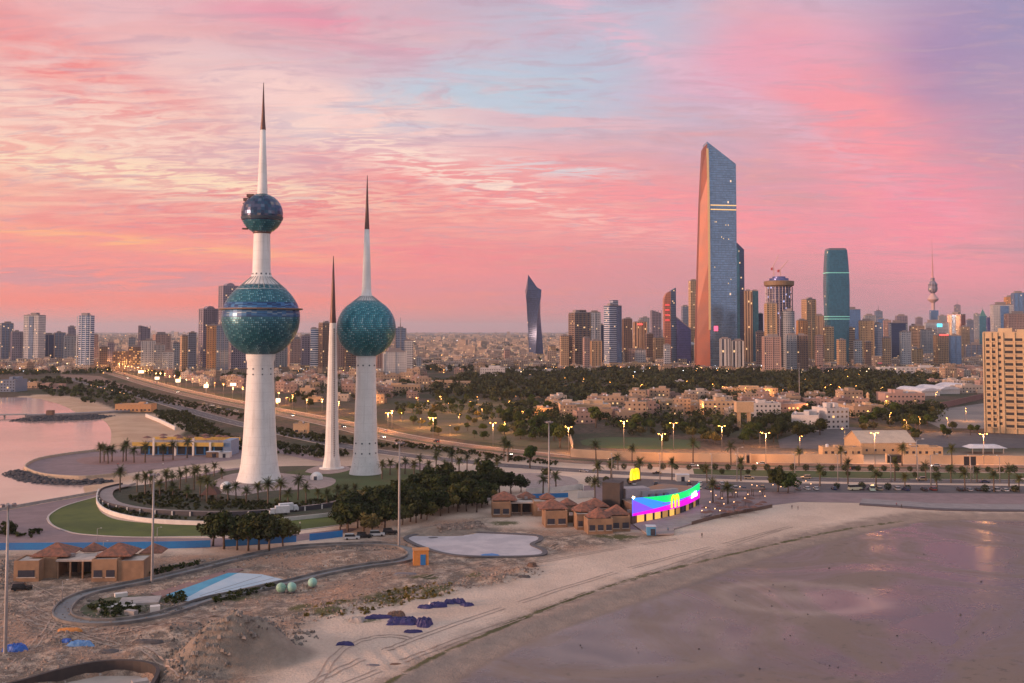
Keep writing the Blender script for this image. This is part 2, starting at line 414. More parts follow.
h = h * (1 - pz)
tr_c = G(322, 600); tr_d = np.hypot(x - tr_c[0], (y - tr_c[1])); tr_m = np.zeros(len(PT))
for px, py, r_ in ((345, 652, 11), (370, 648, 10), (395, 655, 10), (330, 664, 9)):
    cx, cy = G(px, py); tr_m = np.maximum(tr_m, np.exp(-((x - cx) ** 2 + (y - cy) ** 2) / r_ ** 2))
h += tr_m * .16 * np.sin(tr_d * 3.6)
# dug basins
cham = np_inside(PT, [G(*p) for p in FLATP['pool_b']]) * 1.0
basin = sst(-2.5, 1.5, sdf(PT, [G(*q) for q in FLATP['pool_b']])); h = h * (1 - basin) - basin * 2.8
cd = np_dist(PT, CHANW, True)
# falling to the water
damp_e = 1 - sst(0, 30, -se)
h -= (1 - sst(0, 16, -se)) * .75 * (se < 0) * (1 - pz)
mud = np.clip(se, 0, None)
mudz = -.80 + (fbm(x * .8, y, 46, 4) - .47) * .50 - sst(60, 260, se) * .04 + (fbm(x, y, 7, 3) - .44) * .10
for px, py, r, a in ((795, 597, 20, .34), (690, 618, 30, .14), (625, 640, 26, .10), (560, 655, 20, .12), (880, 600, 26, -.12)):
    cx, cy = G(px, py); d = np.hypot((x - cx) / 1.5, y - cy) / r; mudz += a * np.exp(-(d * d)) - .16 * np.exp(-((d - 1.3) / .25) ** 2) * (a > .1)
h = np.where(se > 0, np.minimum(mudz, -.75 + .1 * np.exp(-se / 6)), h)
h = np.where(sw > 0, -np.clip(sw * .12, 0.3, 4) - .5, h)
h = np.where((sw <= 0) & (sw > -14) & (se < 0), h - (1 - sst(0, 14, -sw)) * .55 * (1 - pz), h)
far = sst(2500, 9000, y); h += far * (fbm(x, y, 3000, 3) - .4) * 30 * far
V = np.stack([x, y, h], 1)
ny, nx = GX.shape
idx = np.arange(ny * nx).reshape(ny, nx)
Fq = np.stack([idx[:-1, :-1], idx[:-1, 1:], idx[1:, 1:], idx[1:, :-1]], -1).reshape(-1, 4)
me = bpy.data.meshes.new('ground'); me.vertices.add(len(V)); me.vertices.foreach_set('co', V.ravel())
me.loops.add(Fq.size); me.loops.foreach_set('vertex_index', Fq.ravel().astype(np.int32))
me.polygons.add(len(Fq)); me.polygons.foreach_set('loop_start', np.arange(0, Fq.size, 4, dtype=np.int32))
me.polygons.foreach_set('use_smooth', np.ones(len(Fq), bool)); me.update(calc_edges=True)
def height(px_, py_):
    """terrain height at a place"""
    j = np.searchsorted(ys, py_) ; j = min(max(j, 1), len(ys) - 1); i = int(np.argmin(np.abs(sl_ - px_ / py_)))
    return float(max(h.reshape(ny, nx)[j - 1, i], h.reshape(ny, nx)[j, i]))
def attr(name, a):
    q = me.attributes.new(name, 'FLOAT', 'POINT'); q.data.foreach_set('value', a.astype(np.float32))
gr = np.zeros(len(PT))
for px, py, rx, ry in ((385, 601, 26, 7), (435, 592, 22, 6), (330, 613, 18, 5), (345, 605, 14, 4), (400, 592, 22, 4), (425, 578, 16, 3), (300, 608, 14, 4), (105, 612, 20, 5), (232, 597, 30, 4), (475, 575, 10, 3), (505, 523, 16, 3), (615, 537, 30, 3), (90, 572, 8, 3), (365, 620, 20, 3), (470, 640, 0, 0)):
    if rx == 0: continue
    cx, cy = G(px, py); ax_, _ = G(px + rx, py); _, ay_ = G(px, py - ry)
    gr = np.maximum(gr, np.exp(-(((x - cx) / abs(ax_ - cx)) ** 2 + ((y - cy) / abs(ay_ - cy)) ** 2)))
algae = 1.5 * np.exp(-((np_dist(PT, [G(*p) for p in smooth([(300, 742), (400, 676), (491, 632), (560, 603), (644, 576), (741, 552), (830, 531), (900, 520)], 4)]) / (1.2 + 0 * x)) ** 2)) * (.62 + .38 * sst(.3, .6, fbm(x, y, 5, 3)))
gr = np.maximum(gr, algae * .75)
gr = np.maximum(gr, np.exp(-((se - 2) / 3) ** 2) * (PT[:, 0] / PT[:, 1] > .33) * .35 * (y > 340))
attr('grass', gr)
attr('damp', np.where(se > 0, 1.0, np.clip(damp_e * 1.0, 0, 1)) * (y < 1200))
attr('mud', sst(-2.5, 1.5, se))
attr('dirt', dm)
hp = np.zeros(len(PT))
for px, py, r_ in ((236, 656, 13), (266, 655, 9), (208, 662, 9), (440, 532, 9), (475, 530, 6)):
    cx, cy = G(px, py); hp = np.maximum(hp, sst(1.15, .8, np.hypot((x - cx) / 1.25, y - cy) / r_) * 0 + (1 - sst(.8, 1.15, np.hypot((x - cx) / 1.25, y - cy) / r_)))
attr('heap', hp)
rg_ = np.zeros(len(PT))
for px, py, r_, k_ in ((797, 594, 15, 1.0), (640, 640, 16, .5), (560, 655, 12, .4), (700, 615, 18, .35)):
    cx, cy = G(px, py); d_ = np.hypot((x - cx) / 1.35, y - cy) / r_ + (fbm(x, y, 9, 3) - .45) * .5; rg_ = np.maximum(rg_, k_ * (np.exp(-((d_ - 1) / .22) ** 2) * .8 + .9 * np.exp(-(d_ / .45) ** 2)))
attr('sandring', rg_)
urban = sst(520, 640, y) * (1 - sst(0, 40, -sw) * 0)
BEACHL = [G(*p) for p in [(20, 397), (40, 395), (70, 397), (92, 402), (112, 410), (112, 415), (160, 415), (175, 422), (182, 430), (165, 441), (130, 447), (96, 452), (90, 430), (60, 405)]]
bl = sst(-6, 2, sdf(PT, BEACHL)); attr('sandw', np.maximum(bl, (1 - sst(4, 22, -sw)) * (y < 1000)))
attr('urban', urban * (1 - bl))
grd = struct(bpy.data.objects.new('ground', me)); C.objects.link(grd)

m = bpy.data.materials.new('ground'); m.use_nodes = True; t = NT(m.node_tree); b = t.n['Principled BSDF']
pos = t.new('ShaderNodeNewGeometry').outputs['Position']
A = lambda n: t.new('ShaderNodeAttribute', attribute_name=n).outputs['Fac']
na = t.noise(pos, .035, 5, .6); nb = t.noise(pos, .22, 5, .65); nc = t.noise(pos, 1.4, 4, .65); nd = t.noise(pos, .012, 5, .65)
sand = t.mix(t.rng(na, .35, .65), (.74, .56, .45, 1), (.62, .46, .365, 1))
sand = t.mix(t.math('MULTIPLY', t.rng(nc, .45, .7), .35), sand, (.36, .25, .20, 1))
dirt = t.mix(t.rng(nb, .38, .56), (.56, .41, .315, 1), (.21, .155, .12, 1))
dirt = t.mix(t.rng(na, .46, .62), dirt, (.46, .27, .185, 1))
dirt = t.mix(t.math('MULTIPLY', t.rng(nc, .50, .60), .75), dirt, (.13, .10, .09, 1))
nf = t.noise(pos, 4.5, 4, .7)
dirt = t.mix(t.math('MULTIPLY', t.rng(nf, .52, .62), .5), dirt, (.10, .075, .065, 1))
dirt = t.mix(t.math('MULTIPLY', t.rng(nf, .44, .36), .4), dirt, (.62, .46, .38, 1))
dirt = t.mix(t.math('MULTIPLY', t.rng(t.noise(pos, .7, 5, .7), .58, .66), .7), dirt, (.60, .50, .44, 1))
c = t.mix(A('dirt'), sand, dirt)
c = t.mix(t.math('MULTIPLY', A('heap'), .85), c, t.mix(t.rng(nb, .35, .65), (.30, .235, .19, 1), (.24, .185, .15, 1)))
urb = t.mix(t.rng(nb, .36, .6), (.055, .045, .036, 1), (.16, .105, .075, 1))
urb = t.mix(t.rng(nd, .42, .6), urb, (.06, .062, .035, 1))
c = t.mix(A('urban'), c, urb)
c = t.mix(A('sandw'), c, t.mix(t.rng(na, .4, .6), (.60, .40, .27, 1), (.52, .33, .22, 1)))
dampc = t.mix(t.rng(nb, .35, .65), (.34, .245, .20, 1), (.25, .185, .155, 1))
dm_ = t.math('ADD', A('damp'), t.math('MULTIPLY', t.math('SUBTRACT', nb, .5), .5))
c = t.mix(t.math('MULTIPLY', t.rng(dm_, .3, .75), .85), c, dampc)
ne = t.noise(pos, .018, 7, .68, 1.2)
mudc = t.mix(t.rng(ne, .38, .60), (.23, .165, .135, 1), (.105, .078, .068, 1))
mudc = t.mix(t.math('MULTIPLY', t.rng(t.noise(pos, .35, 6, .7), .56, .66), .5), mudc, (.07, .06, .045, 1))
c = t.mix(A('mud'), c, t.mix(t.math('MULTIPLY', A('sandring'), .8, clamp=True), mudc, (.36, .27, .22, 1)))
gm_ = t.rng(t.math('MULTIPLY', A('grass'), t.math('ADD', t.rng(nb, .25, .62), t.math('MULTIPLY', t.rng(nc, .4, .6), .35))), .22, .75)
gc_ = t.mix(t.rng(nc, .35, .65), (.055, .06, .022, 1), (.13, .12, .045, 1))
c = t.mix(t.math('MULTIPLY', gm_, .9), c, gc_)
t.put(b.inputs['Base Color'], c)
wet = t.math('MULTIPLY', A('mud'), t.rng(ne, .36, .62, .35, 1.0))
rg = t.rng(wet, 0, 1, .85, .23)
t.put(b.inputs['Roughness'], rg)
t.put(b.inputs['Specular IOR Level'], t.rng(wet, 0, 1, .15, .42))
bp = t.new('ShaderNodeBump'); t.put(bp.inputs['Strength'], t.rng(A('mud'), 0, 1, .8, .05)); bp.inputs['Distance'].default_value = .5
t.put(bp.inputs['Height'], t.math('ADD', nc, t.math('MULTIPLY', nb, 1.5))); t.put(b.inputs['Normal'], bp.outputs[0])
me.materials.append(m)

# ------------------------------------------------------------------ water
def water(name, pts, z, col, rough, bstr, sx, sy):
    mb = MB(); mb.poly([(p[0], p[1], z) for p in pts])
    m = bpy.data.materials.new(name); m.use_nodes = True; t = NT(m.node_tree); b = t.n['Principled BSDF']
    pos = t.new('ShaderNodeNewGeometry').outputs['Position']
    mp = t.new('ShaderNodeMapping'); t.put(mp.inputs[0], pos); mp.inputs['Scale'].default_value = (sx, sy, 1)
    n = t.noise(mp.outputs[0], 1.0, 5, .6); nl = t.noise(pos, .012, 4, .6)
    t.put(b.inputs['Base Color'], t.mix(t.rng(nl, .35, .65), (*col, 1), (*[q * .8 for q in col], 1)))
    t.put(b.inputs['Roughness'], t.rng(nl, .35, .65, rough, rough * 1.7)); b.inputs['IOR'].default_value = 1.33
    b.inputs['Specular IOR Level'].default_value = .9
    bp = t.new('ShaderNodeBump'); bp.inputs['Strength'].default_value = bstr; bp.inputs['Distance'].default_value = .35
    t.put(bp.inputs['Height'], n); t.put(b.inputs['Normal'], bp.outputs[0])
    return struct(mb.build(name, m))
water('bay_water', [(-9000, 60), (-150, 60), (-150, 470), (-60, 1200), (-9000, 1200)], -.45, (.60, .40, .34), .08, .16, .05, .16)  # pink sky reflection and sandy turbidity both put into the base colour
water('shallow_water', [(-60, 25), (2600, 25), (2600, 405), (200, 405), (120, 330)], -1.02, (.14, .10, .085), .14, .08, .10, .25)

# ------------------------------------------------------------------ flat surfaces
def sheet(name, pts, z, mat, sm=3, closed=True, world=False):
    P = smooth(pts, sm, True) if sm > 1 else pts
    Q = P if world else GP(P)
    mb = MB(); mb.poly([(p[0], p[1], z) for p in Q]); return struct(mb.build(name, mat))
def offset(line, d):
    out = []
    for i, p in enumerate(line):
        a = line[max(i - 1, 0)]; c = line[min(i + 1, len(line) - 1)]
        tx, ty = c[0] - a[0], c[1] - a[1]; L = math.hypot(tx, ty) or 1
        out.append((p[0] - ty / L * d, p[1] + tx / L * d))
    return out
def ribbon(name, line, w0, w1, z, mat, thick=0.0, dash=None):
    """strip between offsets w0 and w1 of a line of world points"""
    a = offset(line, w0); c = offset(line, w1); mb = MB(); L = 0
    for i in range(len(line) - 1):
        l = math.dist(line[i], line[i + 1])
        if dash is None or (i % dash[1]) < dash[0]:
            if thick:
                mb.loft([[(*c[i], z), (*c[i + 1], z), (*a[i + 1], z), (*a[i], z)], [(*c[i], z + thick), (*c[i + 1], z + thick), (*a[i + 1], z + thick), (*a[i], z + thick)]])
            else:
                b0 = len(mb.v); mb.v += [(*c[i], z), (*c[i + 1], z), (*a[i + 1], z), (*a[i], z)]; mb.face([b0, b0 + 1, b0 + 2, b0 + 3], [(0, L), (0, L + l), (1, L + l), (1, L)])
        L += l
    return mb.build(name, mat)
def resample(line, step):
    out = [line[0]]; acc = 0
    for a, b_ in zip(line, line[1:]):
        L = math.dist(a, b_); s_ = step - acc
        while s_ <= L:
            t_ = s_ / L; out.append((a[0] + (b_[0] - a[0]) * t_, a[1] + (b_[1] - a[1]) * t_)); s_ += step
        acc = (acc + L) % step
    return out
def wall_line(name, line, h0, th, mat, z=0.0, **k):
    return ribbon(name, line, -th / 2, th / 2, z, mat, h0)

M = {}
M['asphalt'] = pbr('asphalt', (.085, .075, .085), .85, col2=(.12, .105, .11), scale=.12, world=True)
M['asphalt_lamplit'] = pbr('asphalt_lamplit', (.22, .13, .095), .85, col2=(.17, .10, .075), scale=.08, world=True)  # orange lamp light put into the base colour
M['paving'] = pbr('paving', (.27, .185, .19), .8, col2=(.22, .15, .155), scale=.15, world=True)
M['paving2'] = pbr('paving2', (.38, .29, .27), .8, col2=(.31, .235, .22), scale=.3, world=True)
M['paving_red'] = pbr('paving_red', (.30, .17, .15), .8, col2=(.25, .14, .13), scale=.3, world=True)
M['lawn'] = pbr('lawn', (.10, .125, .02), .9, col2=(.06, .085, .014), scale=.06, detail=7, bump=.5, bscale=1.2, world=True)
M['parkground'] = pbr('parkground', (.085, .08, .03), .95, col2=(.15, .105, .06), scale=.05, detail=8, bump=.5, bscale=1.2, world=True)
M['lawn2'] = pbr('lawn2', (.05, .085, .02), .9, col2=(.065, .075, .02), scale=.08, detail=7, bump=.5, bscale=1.2, world=True)
M['soil'] = pbr('soil', (.09, .075, .05), .95, col2=(.05, .055, .03), scale=.3, detail=6, bump=.6, bscale=1.5, world=True)
M['kerb'] = pbr('kerb', (.52, .45, .42), .7, world=True)
M['white_wall'] = pbr('white_wall', (.72, .66, .62), .6, col2=(.62, .56, .53), scale=.3, world=True)
M['concrete'] = pbr('concrete', (.42, .37, .35), .8, col2=(.33, .29, .28), scale=.4, world=True)
M['seawall'] = pbr('seawall', (.30, .26, .26), .8, col2=(.24, .21, .21), scale=.25, world=True)
M['sandwall'] = pbr('sandwall', (.62, .42, .28), .8, col2=(.54, .36, .24), scale=.12, world=True)
M['rock'] = pbr('rock', (.045, .042, .055), .9, col2=(.09, .08, .085), scale=.5, bump=.8, bscale=1.0, world=True)
M['paint'] = pbr('paint', (.65, .62, .6), .6, world=True)

HWY = resample([G(*p) for p in smooth([(85, 364), (100, 369), (123, 375.5), (145, 382), (173, 389.5), (210, 398), (244, 405), (275, 411), (320, 420), (346, 425.5), (396, 437), (450, 446), (510, 453), (570, 459.5), (640, 463), (700, 465), (780, 466.5), (900, 468), (1024, 469), (1200, 470.5), (1500, 473)], 6)], 9)
ROAD = resample([G(*p) for p in smooth([(70, 378), (90, 384), (120, 391), (150, 399), (178, 407), (205, 415), (240, 424), (300, 437), (350, 447), (400, 454.5), (450, 460), (500, 465), (560, 469.5), (620, 473), (700, 476.5), (780, 479), (900, 481), (1024, 482), (1200, 483), (1500, 486)], 6)], 9)
struct(ribbon('highway', HWY, 3, 14.5, .05, M['asphalt_lamplit'])); struct(ribbon('highway', HWY, -14.5, -3, .05, M['asphalt_lamplit']))
struct(ribbon('median', HWY, -3, 3, .0, M['soil'], .14))
struct(ribbon('lane_line', HWY, 8.6, 8.8, .056, M['paint'], 0, (1, 2))); struct(ribbon('lane_line', HWY, -8.8, -8.6, .056, M['paint'], 0, (1, 2)))
for d in (14.2, 3.3, -3.6, -14.5): struct(ribbon('edge_line', HWY, d, d + .25, .057, M['paint']))
struct(ribbon('coast_road', ROAD, -6.5, 6.5, .045, M['asphalt']))
struct(ribbon('lane_line', ROAD, -.12, .12, .051, M['paint'], 0, (1, 2)))
struct(ribbon('kerb', ROAD, 6.5, 6.9, .0, M['kerb'], .14)); struct(ribbon('kerb', ROAD, -6.9, -6.5, .0, M['kerb'], .14))
struct(ribbon('kerb', HWY, -15.1, -14.6, .0, M['kerb'], .14)); struct(ribbon('kerb', HWY, 14.6, 15.1, .0, M['kerb'], .14))

# green median strip between highway and coast road
def band(name, a, b_, z, mat): 
    return struct((lambda mb: (mb.poly([(p[0], p[1], z) for p in a + b_[::-1]]), mb.build(name, mat))[1])(MB()))
i0 = min(range(len(HWY)), key=lambda i: abs(PX(*HWY[i], 0)[0] - 690)); i1 = min(range(len(HWY)), key=lambda i: abs(PX(*HWY[i], 0)[0] - 1040))
j0 = min(range(len(ROAD)), key=lambda i: abs(PX(*ROAD[i], 0)[0] - 690)); j1 = min(range(len(ROAD)), key=lambda i: abs(PX(*ROAD[i], 0)[0] - 1040))
band('grass_verge', offset(HWY, -16)[i0:i1], offset(ROAD, 7.5)[j0:j1], .07, M['lawn2'])
sheet('parking_lot', [(596, 477), (700, 481), (800, 483.5), (1060, 486.5), (1060, 494), (800, 492.5), (730, 492), (700, 489), (600, 486)], .055, M['asphalt'], 1)
sheet('promenade', [(575, 486), (604, 485), (700, 488), (800, 492), (1060, 494), (1300, 495), (1300, 508), (1060, 507), (930, 505.5), (860, 503), (800, 502), (775, 505), (745, 512), (700, 520), (640, 530), (600, 528), (590, 520), (600, 505), (590, 495)], .05, M['paving'], 1)
sheet('far_road', [(860, 437), (905, 435), (940, 432), (1100, 437), (1100, 449), (900, 447), (850, 446)], .05, M['asphalt'], 1)
sheet('school_yard', [(778, 440), (822, 425), (862, 428), (862, 447), (812, 449), (780, 448)], .052, M['asphalt'], 1)
sheet('empty_lot', [(930, 411), (985, 403), (1060, 408), (1060, 430), (940, 428), (925, 421)], .05, pbr('lot', (.20, .165, .155), .9, col2=(.30, .24, .21), scale=.02, world=True), 1)
sheet('football_field', [(580, 441), (612, 437), (690, 440), (700, 444), (690, 449), (600, 448)], .05, M['lawn2'], 2)
sheet('park_lawn', [(400, 408), (470, 398), (540, 410), (566, 430), (570, 448), (500, 444), (430, 434), (385, 420)], .04, M['parkground'], 2)
sheet('car_park', [(60, 374), (100, 376), (150, 396), (190, 402), (240, 414), (236, 420), (200, 411), (160, 403), (110, 388), (62, 378)], .04, M['asphalt_lamplit'], 1)

# crescent plaza and promenade at the left
sheet('crescent_plaza', [(100, 450.5), (80, 453), (64, 455.5), (39, 460), (27, 465.5), (27, 470), (44, 475.5), (78, 478), (104, 476.5), (150, 470.5), (200, 464), (245, 458), (262, 450), (300, 458), (330, 462), (250, 440), (200, 446), (140, 449)], .05, M['paving'], 3)
sheet('plaza_ring', [(78, 459), (100, 456.5), (150, 457.5), (190, 459), (150, 463.5), (100, 465), (80, 463)], .056, M['paving_red'], 3)
sheet('promenade', [(-70, 525), (10, 510), (64, 500), (117, 490.5), (150, 484), (200, 474), (245, 467), (330, 467), (420, 463), (420, 470), (330, 476), (250, 480), (180, 488), (150, 492), (110, 495), (80, 503), (55, 512), (46, 519), (56, 528), (90, 535), (150, 538), (230, 538), (300, 534), (350, 528), (352, 531.5), (300, 541), (200, 548), (60, 549), (-70, 549)], .05, M['paving'], 2)
LAWN = smooth([(98, 497), (68, 505), (55, 511), (48.5, 517.5), (52, 524.5), (64, 530), (82, 534), (130, 536.8), (180, 536.5), (230, 535.5), (290, 531), (352, 523), (352, 513), (287, 521), (240, 524.6), (180, 525), (125, 521), (105, 515), (97, 506)], 4, True)
sheet('lawn', LAWN, .07, M['lawn'], 1)
k = resample([G(*p) for p in smooth([(98, 496.5), (68, 505), (55, 511), (48, 517.5), (52, 525), (64, 530.5), (82, 534.5), (130, 537.3), (180, 537), (230, 536), (290, 531.5), (352, 523.5)], 6)], 2.5)
tag(ribbon('lawn_kerb', k, -.35, .35, .0, M['kerb'], .22), kind='structure')
# raised oval terrace round the towers
TER = smooth([(98, 495), (97.5, 505), (106, 512.5), (125, 518.5), (152, 522.5), (200, 525), (240, 524.6), (287.6, 521), (335, 516), (368, 507), (400, 494), (430, 482), (405, 470), (330, 466), (250, 468), (190, 478), (150, 484), (120, 488)], 5, True)
sheet('terrace', TER, .06, M['soil'], 1)
tw = resample([G(*p) for p in smooth([(99, 492), (97, 497), (97.5, 505), (106, 512.5), (125, 518.5), (152, 522.5), (200, 525), (240, 524.6), (287.6, 521), (335, 516), (352, 512.5)], 6)], 3)
w1 = wall_line('terrace_wall', tw, 1.5, .5, M['white_wall']); tag(w1, 'low white curved retaining wall around the tower terrace above the lawn', 'retaining wall')
path = [G(*p) for p in smooth([(128, 487), (109, 492), (107, 500), (118, 507), (150, 512.5), (200, 515), (240, 515), (285, 511.5), (330, 506), (360, 498)], 6)]
struct(ribbon('terrace_path', resample(path, 4), -2.6, 2.6, .9, M['paving2'], .2))
iw = resample(offset(path, -2.9), 2.5); tag(wall_line('terrace_railing', iw, 1.9, .12, pbr('darkrail', (.06, .055, .07), .6), 0), 'dark posts and infill railing under the curved terrace walk', 'railing')
for i, p in enumerate(resample(offset(path, -3.3), 7.5)):
    mb = MB(); mb.box(0, 0, 0, .5, .5, 1.7); o = mb.build('terrace_pier', M['white_wall']); o.location = (p[0], p[1], 0)
    tag(o, 'pale pier of the curved terrace walk, one of an evenly spaced row', 'pier', 'piers under the terrace walk')
sheet('tower_lawn', [(250, 505), (330, 500), (420, 486), (440, 478), (420, 470), (380, 468), (300, 470), (285, 476), (310, 486), (290, 494)], .075, M['lawn2'], 3)
sheet('tower_plaza', [(216, 480), (232, 474), (262, 472), (300, 475), (332, 478), (334, 484), (318, 489), (285, 490), (262, 492), (240, 496), (215, 492), (205, 486)], .09, M['paving2'], 3)
sheet('tower_plaza', [(305, 472), (322, 465), (345, 466), (350, 470), (330, 474)], .085, M['paving2'], 3)

# ------------------------------------------------------------------ sea edges
def rocks(name, line, n, spread, rmin, rmax, z0, label, cat, zt=0.0):
    mb = MB(); rr = random.Random(5)
    L = resample(line, 1.0)
    for _ in range(n):
        p = rr.choice(L); dx_, dy_ = rr.uniform(-spread, spread), rr.uniform(-spread, spread); r = rr.uniform(rmin, rmax)
        q = 1 - min(1, math.hypot(dx_, dy_) / spread)
        zc = z0 + (zt - z0) * q
        rings = []
        for k_ in range(4):
            a = -math.pi / 2 + math.pi * (k_ + .35) / 3.7
            rings.append([(p[0] + dx_ + r * math.cos(a) * math.cos(u) * rr.uniform(.7, 1.2), p[1] + dy_ + r * math.cos(a) * math.sin(u) * rr.uniform(.7, 1.2), zc + r * .8 * math.sin(a)) for u in [i * 2 * math.pi / 6 for i in range(6)]])
        mb.loft(rings, True, True)
    return tag(mb.build(name, M['rock']), label, cat, kind='stuff')
edge = [G(*p) for p in smooth([(22, 468), (24, 472.5), (42, 479), (80, 482), (108, 480)], 6)]
rocks('riprap', [G(*p, -1) for p in smooth([(15, 474), (26, 478), (45, 482.5), (78, 484.5), (104, 483)], 6)], 900, 5.5, .7, 1.6, -1.0, 'dark boulders piled at the foot of the crescent plaza wall', 'rocks', .7)
pw = resample([G(*p) for p in smooth([(96, 451.5), (64, 455.5), (39, 460), (27, 465.5), (26.5, 470), (44, 476), (78, 478.6), (104, 477), (130, 473.5)], 6)], 3)
tag(wall_line('plaza_parapet', pw, 1.7, .6, pbr('parapet', (.55, .42, .32), .8, world=True), -.3), 'low sandy parapet around the crescent plaza by the water', 'parapet')
pw = resample([G(*p) for p in smooth([(-70, 524), (10, 508.5), (66, 498.5), (117, 489.5), (138, 484)], 6)], 3)
tag(wall_line('promenade_parapet', pw, 1.3, .4, M['concrete'], -.3), 'plain low parapet along the sloping promenade by the small beach', 'parapet')
bl_ = [G(*p) for p in [(30, 419.5), (50, 419), (70, 418.3), (88, 417.5), (97, 416.8)]]
rocks('breakwater_rocks', bl_, 1500, 13, .9, 2.0, -.8, 'dark rock slope of the breakwater on both sides of its walkway', 'rocks', 1.6)
struct(ribbon('breakwater', resample([G(*p) for p in [(26, 416.5), (70, 415), (100, 413.5), (130, 411.5), (150, 411)]], 12), -5, 5, -1, M['seawall'], 2.6))
pier = thing('pier', 'thin concrete pier on round piles running out from the rock breakwater', 'pier', (*G(14, 417), 0))
pl = resample([G(*p) for p in [(-60, 418.5), (0, 417), (27, 416.4)]], 8)
ox, oy = G(14, 417)
def loc(line, ox, oy): return [(a - ox, b_ - oy) for a, b_ in line]
ribbon('deck', loc(pl, ox, oy), -3, 3, 1.4, M['concrete'], .8, ).parent = pier
for p in loc(pl[::2], ox, oy):
    mb = MB(); mb.lathe([(.7, -2), (.7, 1.4)], 10, p[0], p[1] - 1.5); mb.build('pile', M['concrete'], pier)
# concrete sea wall on the right, its walk on top
ew = resample([G(*p) for p in smooth([(860, 503.5), (900, 506), (935, 508.5), (980, 509.5), (1024, 510), (1300, 512)], 4)], 5)
struct(ribbon('sea_walk', ew, -1.0, 13, .06, M['seawall'], .05))
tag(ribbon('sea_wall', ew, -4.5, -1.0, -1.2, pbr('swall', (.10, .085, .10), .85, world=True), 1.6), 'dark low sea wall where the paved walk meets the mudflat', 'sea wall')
# ------------------------------------------------------------------ the three landmark towers
def shaft_mat():
    m = bpy.data.materials.new('tower_white'); m.use_nodes = True; t = NT(m.node_tree); b = t.n['Principled BSDF']; co = t.new('ShaderNodeTexCoord').outputs['Object']
    mp = t.new('ShaderNodeMapping'); t.put(mp.inputs[0], co); mp.inputs['Scale'].default_value = (1.2, 1.2, .05)
    st = t.noise(mp.outputs[0], 1.0, 6, .65); pn = t.noise(co, .12, 6, .6); z_ = t.sep(co)[2]
    jn = t.math('LESS_THAN', t.math('FRACT', t.math('DIVIDE', z_, 4.2)), .05)
    c = t.mix(t.rng(pn, .35, .65), (.82, .79, .77, 1), (.73, .70, .68, 1)); c = t.mix(t.math('MULTIPLY', t.rng(st, .50, .70), .45), c, (.50, .45, .42, 1))
    c = t.mix(t.math('MULTIPLY', jn, .22), c, (.40, .37, .36, 1)); t.put(b.inputs['Base Color'], c); b.inputs['Roughness'].default_value = .6; return m
M['tower_white'] = shaft_mat()
M['spike'] = pbr('spike', (.16, .085, .075), .45, metal=.5)
M['dark_hole'] = pbr('dark_hole', (.05, .07, .10), .3)
M['teal'] = pbr('teal', (.018, .11, .14), .4, col2=(.03, .15, .17), scale=.25)
def disc_mat(name, ramp_, metal=.5, rough=.3):
    m = bpy.data.materials.new(name); m.use_nodes = True; t = NT(m.node_tree); b = t.n['Principled BSDF']
    u, v, _ = t.sep(t.new('ShaderNodeUVMap').outputs[0])
    t.put(b.inputs['Base Color'], t.ramp(u, ramp_, 'CONSTANT')); b.inputs['Metallic'].default_value = metal; b.inputs['Roughness'].default_value = rough
    return m
M['discs'] = disc_mat('discs', [(0, (.04, .22, .30)), (.28, (.06, .31, .39)), (.52, (.12, .41, .48)), (.74, (.30, .54, .60)), (.9, (.03, .16, .26))])
M['discs_dark'] = disc_mat('discs_dark', [(0, (.04, .18, .26)), (.3, (.08, .27, .36)), (.55, (.22, .44, .52)), (.68, (.03, .12, .21)), (.88, (.48, .62, .66))])
M['mirror_blue'] = disc_mat('mirror_blue', [(0, (.05, .07, .12)), (.25, (.08, .10, .17)), (.45, (.12, .12, .18)), (.6, (.05, .10, .16)), (.8, (.14, .18, .25)), (.93, (.26, .22, .22))], .9, .26)
def sphere_discs(c, r, lat0, lat1, sp, dr, off=.12, shrink_top=None, twist=1.0):
    """round plates laid in spirals on a ball between two latitudes"""
    mb = MB(); rr = random.Random(3); n = int(math.pi * r * abs(lat1 - lat0) / math.pi / sp)
    for k in range(n):
        la = lat0 + (lat1 - lat0) * (k + .5) / n; q = math.cos(la)
        m_ = max(4, int(2 * math.pi * r * q / sp))
        for i in range(m_):
            lo_ = 2 * math.pi * (i + .5 * (k % 2)) / m_ + .15 * twist * k / max(n, 1)
            nrm = Vector((q * math.cos(lo_), q * math.sin(lo_), math.sin(la))); p = Vector(c) + nrm * (r + off)
            e1 = Vector((-math.sin(lo_), math.cos(lo_), 0)); e2 = nrm.cross(e1)
            d_ = dr * rr.uniform(.85, 1.05); pts = []
            for a in range(6):
                th_ = a * math.pi / 3; pts.append(p + (e1 * math.cos(th_) + e2 * math.sin(th_)) * d_)
            u = ((i + k) % 5) / 5 * .8 + rr.random() * .2
            b0 = len(mb.v); mb.v += [tuple(z_) for z_ in pts]; mb.face(list(range(b0, b0 + 6)), [(u, 0)] * 6)
    return mb
def lat(rz, r): return math.asin(max(-1, min(1, rz / r)))
def cap_cone(mb, r0, z0, r1, z1, n=26, wd=.16):
    for i in range(n):
        a = 2 * math.pi * i / n
        mb.tube((r0 * math.cos(a), r0 * math.sin(a), z0), (r1 * math.cos(a), r1 * math.sin(a), z1), wd, wd, 4, False)

